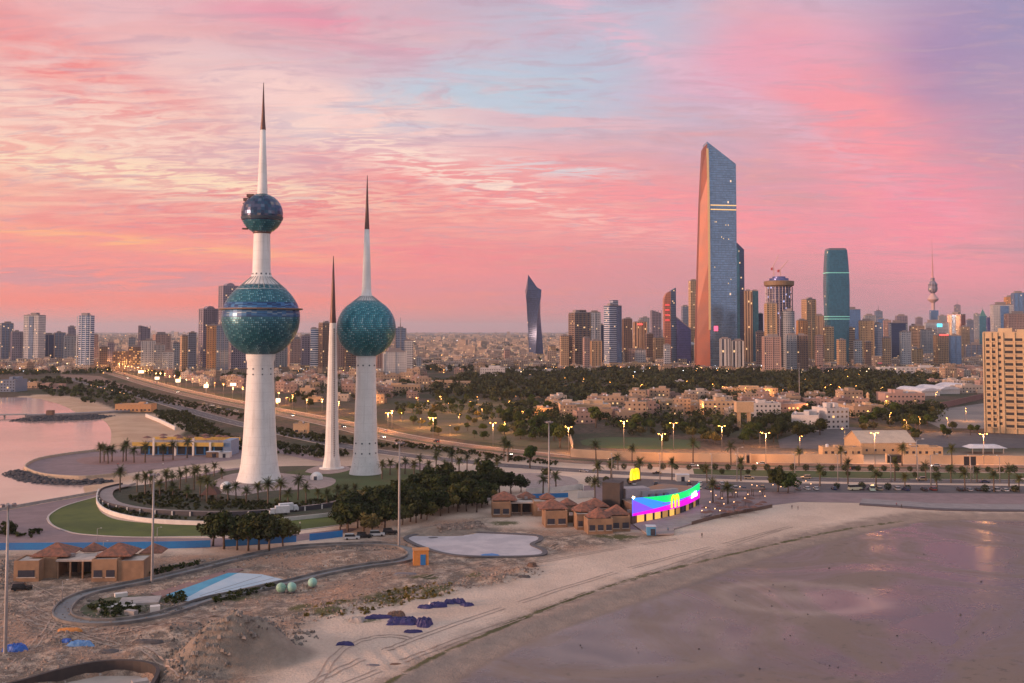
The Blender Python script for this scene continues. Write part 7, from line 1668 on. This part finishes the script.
# figures on the beach and in the works
def person(px, py, top_, legs, label, h_=1.72, walk=.25, yaw=0):
    X, Y = G(px, py); t = thing('person', label, 'person', (X, Y, height(X, Y)), R(yaw)); t.scale = (h_ / 1.72,) * 3
    m = bpy.data.meshes.new('body'); J = [(0, 0, .95), (0, 0, 1.15), (0, 0, 1.38), (0, 0, 1.50), (0, -.01, 1.58), (0, 0, 1.68), (.10, -walk * .4, .88), (.11, -walk * .5, .5), (.11, -walk, .06), (.11, -walk - .14, .03), (-.10, walk * .4, .88), (-.11, walk * .3, .5), (-.11, walk, .08), (-.11, walk - .14, .03),
         (.19, 0, 1.40), (.25, .08, 1.14), (.24, -.02, .90), (.24, -.05, .80), (-.19, 0, 1.40), (-.25, -.08, 1.14), (-.24, -.12, .90), (-.24, -.15, .80)]
    E = [(0, 1), (1, 2), (2, 3), (3, 4), (4, 5), (0, 6), (6, 7), (7, 8), (8, 9), (0, 10), (10, 11), (11, 12), (12, 13), (2, 14), (14, 15), (15, 16), (16, 17), (2, 18), (18, 19), (19, 20), (20, 21)]
    m.from_pydata(J, E, []); rad = [.15, .13, .16, .06, .10, .085, .09, .065, .045, .035, .09, .065, .045, .035, .07, .045, .035, .03, .07, .045, .035, .03]
    o = bpy.data.objects.new('body', m); C.objects.link(o); o.parent = t
    sk = o.modifiers.new('skin', 'SKIN'); 
    for i, r_ in enumerate(rad): m.skin_vertices[0].data[i].radius = (r_, r_ * .8)
    m.skin_vertices[0].data[0].use_root = True; o.modifiers.new('sub', 'SUBSURF').levels = 1
    mm = bpy.data.materials.new('clothes'); mm.use_nodes = True; q = NT(mm.node_tree); z_ = q.sep(q.new('ShaderNodeTexCoord').outputs['Object'])[2]
    q.put(q.n['Principled BSDF'].inputs['Base Color'], q.ramp(q.math('DIVIDE', z_, 2.0), [(0, (*legs, 1)), (.47, (*top_, 1)), (.76, (.35, .20, .14, 1)), (.83, (.03, .02, .02, 1))], 'CONSTANT')); m.materials.append(mm)
    return t
person(702, 537.5, (.03, .02, .02), (.02, .02, .025), 'person in dark clothes standing alone on the sand below the restaurant', 1.75)
person(896.5, 506.5, (.25, .03, .05), (.02, .02, .03), 'person in a red top walking on the sand below the sea walk', 1.7, .3, 90)
person(901.5, 508, (.03, .03, .04), (.02, .02, .02), 'person in dark clothes walking just behind the one in red', 1.75, .3, 90)
person(792, 509, (.10, .06, .09), (.04, .03, .03), 'person in purple standing at the right end of the cafe fence', 1.75); person(798, 509.6, (.35, .25, .22), (.05, .04, .05), 'person in a beige top beside the one in purple', 1.7)
for i, (px, py, c_) in enumerate([(163, 466, (.6, .6, .6)), (118, 466, (.5, .1, .1)), (300, 526, (.6, .55, .5)), (668, 532, (.1, .2, .3)), (590, 527, (.5, .4, .3))]):
    person(px, py, c_, (.05, .05, .07), ['person in white on the crescent plaza near the palms', 'person in red on the crescent plaza under the palms', 'person in a pale shirt on the lawn edge beneath the white terrace wall', 'person in blue beside the restaurant terrace', 'person in a tan shirt before the brown pavilions'][i])

# ------------------------------------------------------------------ vehicles
M['tyre'] = pbr('tyre', (.02, .02, .02), .9); M['carglass'] = pbr('carglass', (.03, .035, .045), .1, spec=.8)
M['hl'] = glow('headlight', (1, .85, .65), 28, False); M['tl'] = glow('taillight', (1, .08, .04), 3, False)
def make_car(kind, col, seed, lights=False):
    L, W_, H = (4.6, 1.8, 1.42) if kind == 'saloon' else (4.8, 1.95, 1.82) if kind == 'off-roader' else (5.2, 2.0, 2.3)
    t = thing('car' if kind != 'van' else 'van', '', 'car' if kind != 'van' else 'van'); paint = pbr(f'paint{seed}', col, .35, .2, spec=.6)
    def prof(P, w0, name, mat, inset=0):
        mb = MB(); mb.loft([[(x_, -w0 / 2, z_) for x_, z_ in P], [(x_, w0 / 2, z_) for x_, z_ in P]], True, True); return mb.build(name, mat, t)
    h0 = H * .56
    prof([(-L / 2, .35), (L / 2, .32), (L / 2, h0 * .78), (L / 2 - .12, h0 * .9), (L * .22, h0), (-L * .42, h0), (-L / 2 + .05, h0 * .93)], W_, 'body', paint)
    a = (.20, .06, -.30, -.40) if kind == 'saloon' else (.22, .10, -.44, -.47) if kind == 'off-roader' else (.34, .22, -.47, -.49)
    prof([(L * a[0], h0 + .002), (L * a[1], H - .06), (L * a[2], H - .06), (L * a[3], h0 + .002)], W_ * .88, 'windows', M['carglass'])
    prof([(L * a[1] + .06, H - .06), (L * a[1] - .1, H), (L * a[2] + .1, H), (L * a[2] - .06, H - .06)], W_ * .84, 'roof', paint)
    for sx in (-.31, .31):
        for sy in (-1, 1): mb = MB(); mb.tube((sx * L, sy * (W_ / 2 - .2), .34), (sx * L, sy * (W_ / 2 + .01), .34), .34, .34, 12); mb.build('wheel', M['tyre'], t)
    for sy in (-1, 1):
        mb = MB(); mb.box(L / 2 + .01, sy * W_ * .36, h0 * .62, .08, .34, .16); mb.build('headlight', M['hl'] if lights else M['paint'], t)
        mb = MB(); mb.box(-L / 2 - .01, sy * W_ * .38, h0 * .66, .08, .3, .18); mb.build('tail_light', M['tl'] if lights else pbr('tl0', (.3, .02, .02), .4), t)
    return t
COL = [('white', (.70, .68, .68)), ('black', (.02, .02, .022)), ('silver', (.42, .41, .43)), ('dark blue', (.03, .05, .14)), ('dark red', (.22, .03, .03)), ('grey', (.16, .155, .165)), ('sand coloured', (.45, .36, .26))]
CARS, CN = [], []
for i, (cn, cc) in enumerate(COL):
    for kd in ('saloon', 'off-roader') if i < 4 else (('saloon',) if i % 2 else ('off-roader',)): CARS.append(make_car(kd, cc, i * 2 + (kd == 'saloon'))); CN.append(f'{cn} {kd}')
LIT = [make_car('saloon', (.6, .6, .6), 40, True), make_car('off-roader', (.04, .04, .05), 41, True)]
VAN = [make_car('van', (.66, .66, .50), 50), make_car('van', (.40, .60, .55), 51)]
def dirat(line, p): 
    i = min(range(len(line) - 1), key=lambda j: math.dist(line[j], p)); return math.atan2(line[i + 1][1] - line[i][1], line[i + 1][0] - line[i][0])
rr = random.Random(12)
def carrow(xs, pyf, text, group, yaw=None, jit=.3):
    for i, x_ in enumerate(xs):
        v = rr.randrange(len(CARS)); X, Y = G(x_, pyf(x_) + rr.uniform(-jit, jit)); plant(CARS, v, X, Y, f'{CN[v]} {text}, {ordw(i + 1)} from the left', group, 1.0, R(yaw + rr.uniform(-4, 4)) if yaw is not None else dirat(ROAD, (X, Y)))
xs = [x for x in range(690, 1020, 9) if rr.random() < .72 and abs(x - 783) > 14]; carrow(xs, lambda x_: 489.0 + (x_ - 700) * .0065, 'parked by the sea walk', 'cars parked by the sea walk', 88)
xs = [x for x in range(612, 760, 11) if rr.random() < .5]; carrow(xs, lambda x_: 484.5, 'in the car park behind the restaurant', 'cars in the car park behind the restaurant', 85)
carrow([150, 162, 171, 184, 192, 203, 213, 222], lambda x_: 396 + (x_ - 150) * .235, 'in the long car park beside the highway', 'cars in the long highway car park', -30)
carrow([205, 212, 219, 228, 236], lambda x_: 404.5 + (x_ - 205) * .24, 'near the shrub beds left of the tallest tower', 'cars near the shrub beds', -25)
for i, (a, off, v) in enumerate([(150, 5, 0), (185, -8, 1), (236, 6, 0), (298, -6, 0), (352, -7, 1), (372, 8, 0), (395, -9, 0), (430, 6, 1), (520, -7, 0), (610, 7, 1), (690, -6, 0), (760, 8, 0), (860, -8, 1), (935, 7, 0), (121, 5, 1), (133, -7, 0)]):
    j = min(range(len(HWY) - 1), key=lambda q: abs(PX(*HWY[q], 0)[0] - a)); p = offset(HWY, off)[j]; d_ = dirat(HWY, HWY[j]); plant(LIT, v, *p, f'{ordw(i + 1)} {"pale saloon" if v == 0 else "dark off-roader"} counted outward with lights on along the highway', 'cars driving on the highway', 1.0, d_ + (math.pi if off > 0 else 0))
for i, (a, off) in enumerate([(455, 3), (590, -3), (655, 3), (745, -3), (815, 3), (930, 3), (985, -3)]):
    j = min(range(len(ROAD) - 1), key=lambda q: abs(PX(*ROAD[q], 0)[0] - a)); p = offset(ROAD, off)[j]; v = rr.randrange(len(CARS)); plant(CARS, v, *p, f'{CN[v]} driving on the coast road, {ordw(i + 1)} from the left', 'cars driving on the coast road', 1.0, dirat(ROAD, ROAD[j]) + (math.pi if off > 0 else 0))
plant(VAN, 0, *G(855, 490.2), 'cream van parked by the sea walk', None, 1.15, R(10)); plant(VAN, 1, *G(872, 490.6), 'mint green van parked beside the cream van', None, 1.1, R(80))
for i, (px, py) in enumerate([(352, 539.5), (364, 538), (377, 536), (390, 534)]): plant(CARS, 3 if i % 2 else 1, *G(px, py), f'{ordw(i + 1)} dark car from the left under the dark grove by the sand', 'cars under the dark grove', 1.1, R(8))
def truck(px, py, label, yaw):
    t = thing('truck', label, 'truck', (*G(px, py), 0), R(yaw)); wh = pbr('truckwhite', (.72, .72, .74), .45)
    mb = MB(); mb.box(-1.2, 0, .9, 5.4, 2.4, 2.6); mb.build('cargo_box', wh, t); mb = MB(); mb.loft([[(x_, -1.1, z_) for x_, z_ in ((1.7, .6), (3.6, .6), (3.6, 1.7), (3.1, 2.6), (1.7, 2.6))], [(x_, 1.1, z_) for x_, z_ in ((1.7, .6), (3.6, .6), (3.6, 1.7), (3.1, 2.6), (1.7, 2.6))]], True, True); mb.build('cab', wh, t)
    mb = MB(); mb.box(3.36, 0, 1.75, .3, 1.9, .7); mb.build('windscreen', M['carglass'], t)
    for sx in (-2.6, 2.5):
        for sy in (-1, 1): mb = MB(); mb.tube((sx, sy * .85, .45), (sx, sy * 1.2, .45), .45, .45, 12); mb.build('wheel', M['tyre'], t)
truck(289, 512, 'white box truck on the terrace walk below the towers', 25); truck(279, 515, 'second white truck parked just left of the box truck', 200)
plant(CARS, 3, *G(22, 590), 'dark blue damaged car on the construction ground at lower left', None, 1.1, R(20))

# ------------------------------------------------------------------ street lamps and masts
M['pole'] = pbr('pole', (.36, .32, .31), .5, metal=.4); LG = glow('lampglow', (1, .40, .07), 22); LW = glow('lampwhite', (1, .62, .28), 16)
def make_lamp(h_, g, two=True):
    t = thing('street_lamp', '', 'street lamp'); mb = MB(); mb.tube((0, 0, 0), (0, 0, h_), .17, .09, 7); mb.build('pole', M['pole'], t)
    for s_ in ((-1, 1) if two else (1,)):
        mb = MB(); mb.tube((0, 0, h_ - .1), (s_ * 1.5, 0, h_ + .35), .06, .05, 5); a = mb.build('arm', M['pole'], t)
        mb = MB(); mb.ball((s_ * 1.7, 0, h_ + .28), .42, .22, .13, 8, 6); mb.build('lamp_head', g, a)
    if g is not M['paint']:
        l_ = bpy.data.lights.new('lamp_light', 'POINT'); l_.energy = 15000 if two else 7000; l_.color = (1, .42, .12); l_.shadow_soft_size = .6; lo_ = bpy.data.objects.new('lamp_light', l_); C.objects.link(lo_); lo_.parent = t; lo_.location = (0 if two else 1.7, 0, h_ - .6)
    return t
LP = [make_lamp(15, LG), make_lamp(10, LG, False), make_lamp(13, LW), make_lamp(8, M['paint'], False)]
def lamp(px, py, v, label, sc=1.0, grp=None, rz=None): plant(LP, v, *G(px, py), label, grp, sc, rz if rz is not None else 0.0)
for i, (px, top_, py) in enumerate([(388, 413, 432), (433, 418, 441), (493, 423, 447), (568.6, 427, 453), (624, 421, 449), (662, 434, 463), (673.6, 423, 451), (722, 426, 452), (766, 433, 464.5), (875, 433, 464.5), (984, 434, 464.8)]):
    Y = G(px, py)[1]; lamp(px, py, 0, f'{ordw(i + 1)} tall twin armed lit street lamp from the left along the highway and park', (AT(px, top_, Y)[1]) / 15.2, 'lit twin armed highway lamps')
k = 0
for i in range(2, len(HWY)):
    a = PX(*HWY[i], 0)[0]
    if a < 372 and i % 4 == 0:
        k += 1; p = offset(HWY, 17)[i]; plant(LP, 0 if k % 3 else 2, *p, f'{ordw(k)} distant lit lamp of the highway file, counted from the far end', 'distant lit highway lamps', .9, dirat(HWY, HWY[i]))
for i, (px, py) in enumerate([(286, 405), (278, 411), (340, 409), (357, 413), (372, 404), (402, 421), (411, 413), (420, 429), (418, 407), (427, 410), (441, 404), (448, 413), (459, 424), (470, 411), (482, 418), (478, 404), (508, 410), (523, 421), (505, 432), (430, 427), (541, 417), (450, 435), (516, 404), (495, 398)]):
    lamp(px, py, 1, f'{ordw(i + 1)} low orange lamp in the dim park north of the highway', rr.uniform(.6, .85), 'low orange park lamps', rr.random() * 6)
for i, (px, py) in enumerate([(530, 397), (566, 386), (583, 388), (609, 390), (641, 394), (633, 383), (688, 389), (714, 392), (724, 395), (745, 397), (783, 398), (791, 394), (824, 397), (855, 396), (849, 385), (860, 382), (830, 392), (805, 388), (838, 398), (881, 396), (700, 415), (716, 420), (760, 447), (800, 452), (806, 417), (845, 446), (870, 424), (890, 427), (920, 431), (948, 432), (907, 434), (966, 421), (885, 411), (936, 402), (768, 401), (655, 400)]):
    lamp(px, py, 1, f'{ordw(i + 1)} small orange lamp among the villas and wooded belt', rr.uniform(.8, 1.15), 'small orange lamps among villas and woods', rr.random() * 6)
for i, x_ in enumerate([612, 660, 712, 737, 795, 838, 891, 918, 971, 1000]):
    lamp(x_, 480.5 + (x_ - 612) * .006, 3, f'{ordw(i + 1)} unlit grey lamp post from the left on the coast road verge', 1.5, 'unlit lamp posts of the coast road', 1.57)
for i, (px, py, tp) in enumerate([(917, 470, 440), (931, 486, 455), (842, 470, 452), (738, 470, 448)]): lamp(px, py, 3, f'{ordw(i + 1)} tall unlit post from the left beside the highway kerb', (AT(px, tp, G(px, py)[1])[1]) / 8, 'tall unlit posts', 0)
for i, (px, py) in enumerate([(103, 561), (97, 547), (157, 546), (62, 604)]): lamp(px, py, 3, ['slim unlit lamp on the sand left of the lower left pavilion steps', 'slim unlit lamp rising behind the lower left pavilion', 'slim unlit lamp beside the mast near the blue hoarding', 'slim post by the bend of the channel'][i], .75, None, 0)
for i, (px, py) in enumerate([(91, 389), (94, 390), (97.5, 390.8), (101, 391.6), (104.5, 392.6), (112, 394.5), (116, 395.6), (120, 396.8), (124, 398)]): 
    plant(GL, 0, *G(px, py), f'{ordw(i + 1)} white promenade lamp from the left above the far left beach', 'white promenade lamps of the far beach', 1.5)
def mast(px, py, top_, label, rz=0):
    X, Y = G(px, py); H = AT(px, top_, Y)[1]; t = thing('light_mast', label, 'light mast', (X, Y, 0), R(rz)); mb = MB(); mb.lathe([(.42, 0), (.36, H * .4), (.22, H)], 10); mb.build('pole', M['pole'], t)
    mb = MB(); mb.lathe([(1.0, H - .6), (1.05, H - .5), (1.0, H - .4)], 16); mb.build('ring', M['pole'], t)
    for i in range(6): a = i * math.pi / 3; mb = MB(); mb.box(1.35 * math.cos(a), 1.35 * math.sin(a), H - .75, .75, .5, .55, a); mb.build('floodlight', M['steel'], t)
mast(5, 655, 503, 'tall unlit floodlight mast near the left edge of the construction ground'); mast(152, 583, 473, 'tall unlit floodlight mast beside the lower left pavilion'); mast(399, 547, 441.5, 'tall unlit floodlight mast at the bend of the channel'); mast(549, 502, 421, 'tall unlit floodlight mast behind the brown pavilions'); mast(799.5, 402, 363, 'very slim floodlight mast amid the wooded belt'); 
# billboard pair
t = thing('road_sign', 'dark double road sign board on two posts beside the highway', 'road sign', (*G(970, 478), 0)); 
for a in (-1.6, 1.6): mb = MB(); mb.box(a, 0, 0, .35, .35, 9.5); mb.build('post', M['pole'], t); mb = MB(); mb.box(a, -.3, 6.2, 2.6, .2, 4.2); mb.build('board', M['darkwall'], t)
for i, (px, py, w_, h_) in enumerate([(141, 377, 8, 4), (157, 384, 6, 3.6), (178, 387, 6, 4), (206, 393, 5, 4), (233, 391, 7, 3.4), (278, 409, 4, 3.6)]):
    t = thing('billboard', f'{ordw(i + 1)} bright white lit billboard from the left along the highway', 'billboard', (*G(px, py), 0)); 
    mb = MB(); mb.box(0, 0, 6, w_, .6, h_); mb.build('panel', glow('bill%d' % i, (1, .84, .62), 1.5), t); mb = MB(); mb.box(0, .1, 0, .7, .5, 6); mb.build('post', M['pole'], t)

# ------------------------------------------------------------------ yellow rimmed beach restaurant on the crescent
t = thing('beach_club', 'long blue glazed building with a yellow rimmed roof terrace on the crescent plaza', 'restaurant', (*G(185, 455), 0), R(-3)); s_ = G(185, 455)[1] / 1024
mb = MB(); mb.box(-3 * s_, 14, 0, 84 * s_, 26, 5.4); mb.build('wall', M['dblue'], t)
for i in range(9): mb = MB(); mb.box((-42 + 9.4 * i) * s_, .9, .4, 7.4 * s_, .2, 4.3); mb.build('window', M['carglass'], t)
mb = MB(); mb.box(-6 * s_, 13, 5.4, 92 * s_, 30, .3); mb.build('roof', M['paving2'], t)
YL = pbr('yellowrim', (.60, .38, .09), .6); mb = MB(); mb.box(-6 * s_, -2.2, 5.2, 92 * s_, .5, 2.2); mb.box(-6 * s_, 28.2, 5.2, 92 * s_, .5, 2.2); mb.build('yellow_rim', YL, t)
mb = MB(); mb.box(43 * s_, 6, 0, 8 * s_, 14, 8.6); mb.build('stair_tower', pbr('bluegreyw', (.22, .30, .45), .6), t)
for a in (-30, -8, 10, 27): mb = MB(); mb.box(a * s_, -2.6, 0, 1.1, 1.1, 10 if a in (10, -30) else 7.6); mb.build('pillar', M['white_wall'], t)
rr2 = random.Random(8)
for i in range(10):
    a = -44 + i * 8.6; p = (G(185, 455)[0] + a * s_, G(185, 455)[1] + rr2.uniform(6, 24)); o = plant(PS, 0, *p, f'{ordw(i + 1)} parasol from the left on the yellow rimmed roof terrace', 'parasols of the roof terrace', 1.5, None, 5.7)
small_box('kiosk', 214, 457.5, 9, 5, 3, M['ochre'], 'small brown snack kiosk with white roof before the yellow rimmed building', 'kiosk', [M['whiteroof'], M['win'], 0]); small_box('kiosk', 224, 457.8, 6, 5, 3, M['white_wall'], 'small white snack kiosk right of the brown one', 'kiosk', [M['whiteroof'], M['win'], 0])
small_box('hut', 49, 416.8, 5, 5, 3.4, M['brownwall'], 'little dark hut standing on the breakwater walkway', 'hut', [M['brownwall']], 0, 1.6)
# brown tent roof in the terrace garden
t = thing('garden_tent', 'dark red pyramid roofed shelter among the terrace palms', 'shelter', (*G(211, 500), 0)); mb = MB(); pyramid(mb, 0, 0, 7, 7, 2.6, 4.0); mb.build('roof', pbr('tentroof', (.12, .06, .05), .8), t)
for a in (-3, 3):
    for b_ in (-3, 3): mb = MB(); mb.box(a, b_, 0, .2, .2, 2.6); mb.build('post', M['brownwall'], t)
# city lamps too many to count
mb = MB(); mb2 = MB(); rr = random.Random(5)
cl_ = [glow('city_a', (1, .42, .10), 14), glow('city_b', (1, .70, .4), 12), glow('city_c', (.85, .9, 1), 10)]
for _ in range(1500):
    py = 331 + 5 + 43 * rr.random() ** 1.5; px = rr.uniform(-40, 1060); X, Y = G(px, py)
    if Y < 1150 and px > 430: continue
    r_ = .38 * (Y / 2000) ** .8 * rr.choice((.6, .8, 1, 1.5)); zc = rr.uniform(6, 14); mb.cur = rr.choice((0, 0, 0, 1, 1, 2)); k0 = len(mb.v)
    mb.v += [(X, Y, zc + r_), (X + r_, Y, zc), (X, Y - r_, zc), (X - r_, Y, zc), (X, Y + r_, zc), (X, Y, zc - r_)]
    for f_ in ((0, 2, 1), (0, 3, 2), (0, 4, 3), (0, 1, 4), (5, 1, 2), (5, 2, 3), (5, 3, 4), (5, 4, 1)): mb.face([k0 + j for j in f_])
tag(mb.build('city_lights', cl_), 'countless tiny orange and white lamps of the distant streets', 'lamps', kind='stuff')

# ------------------------------------------------------------------ haze
mb = MB(); mb.box(0, 20000, -12, 100000, 70000, 470); hz = mb.build('haze', []); hz.data.materials.clear()
m = bpy.data.materials.new('haze'); m.use_nodes = True; n_ = m.node_tree.nodes; n_.clear(); v_ = n_.new('ShaderNodeVolumePrincipled'); v_.inputs['Color'].default_value = (.86, .87, .97, 1); v_.inputs['Density'].default_value = HAZE = 3.4e-5; v_.inputs['Anisotropy'].default_value = 0.2
o_ = n_.new('ShaderNodeOutputMaterial'); m.node_tree.links.new(v_.outputs[0], o_.inputs['Volume']); hz.data.materials.append(m); tag(hz, 'thin pinkish dusk air over the city', 'haze', kind='stuff')
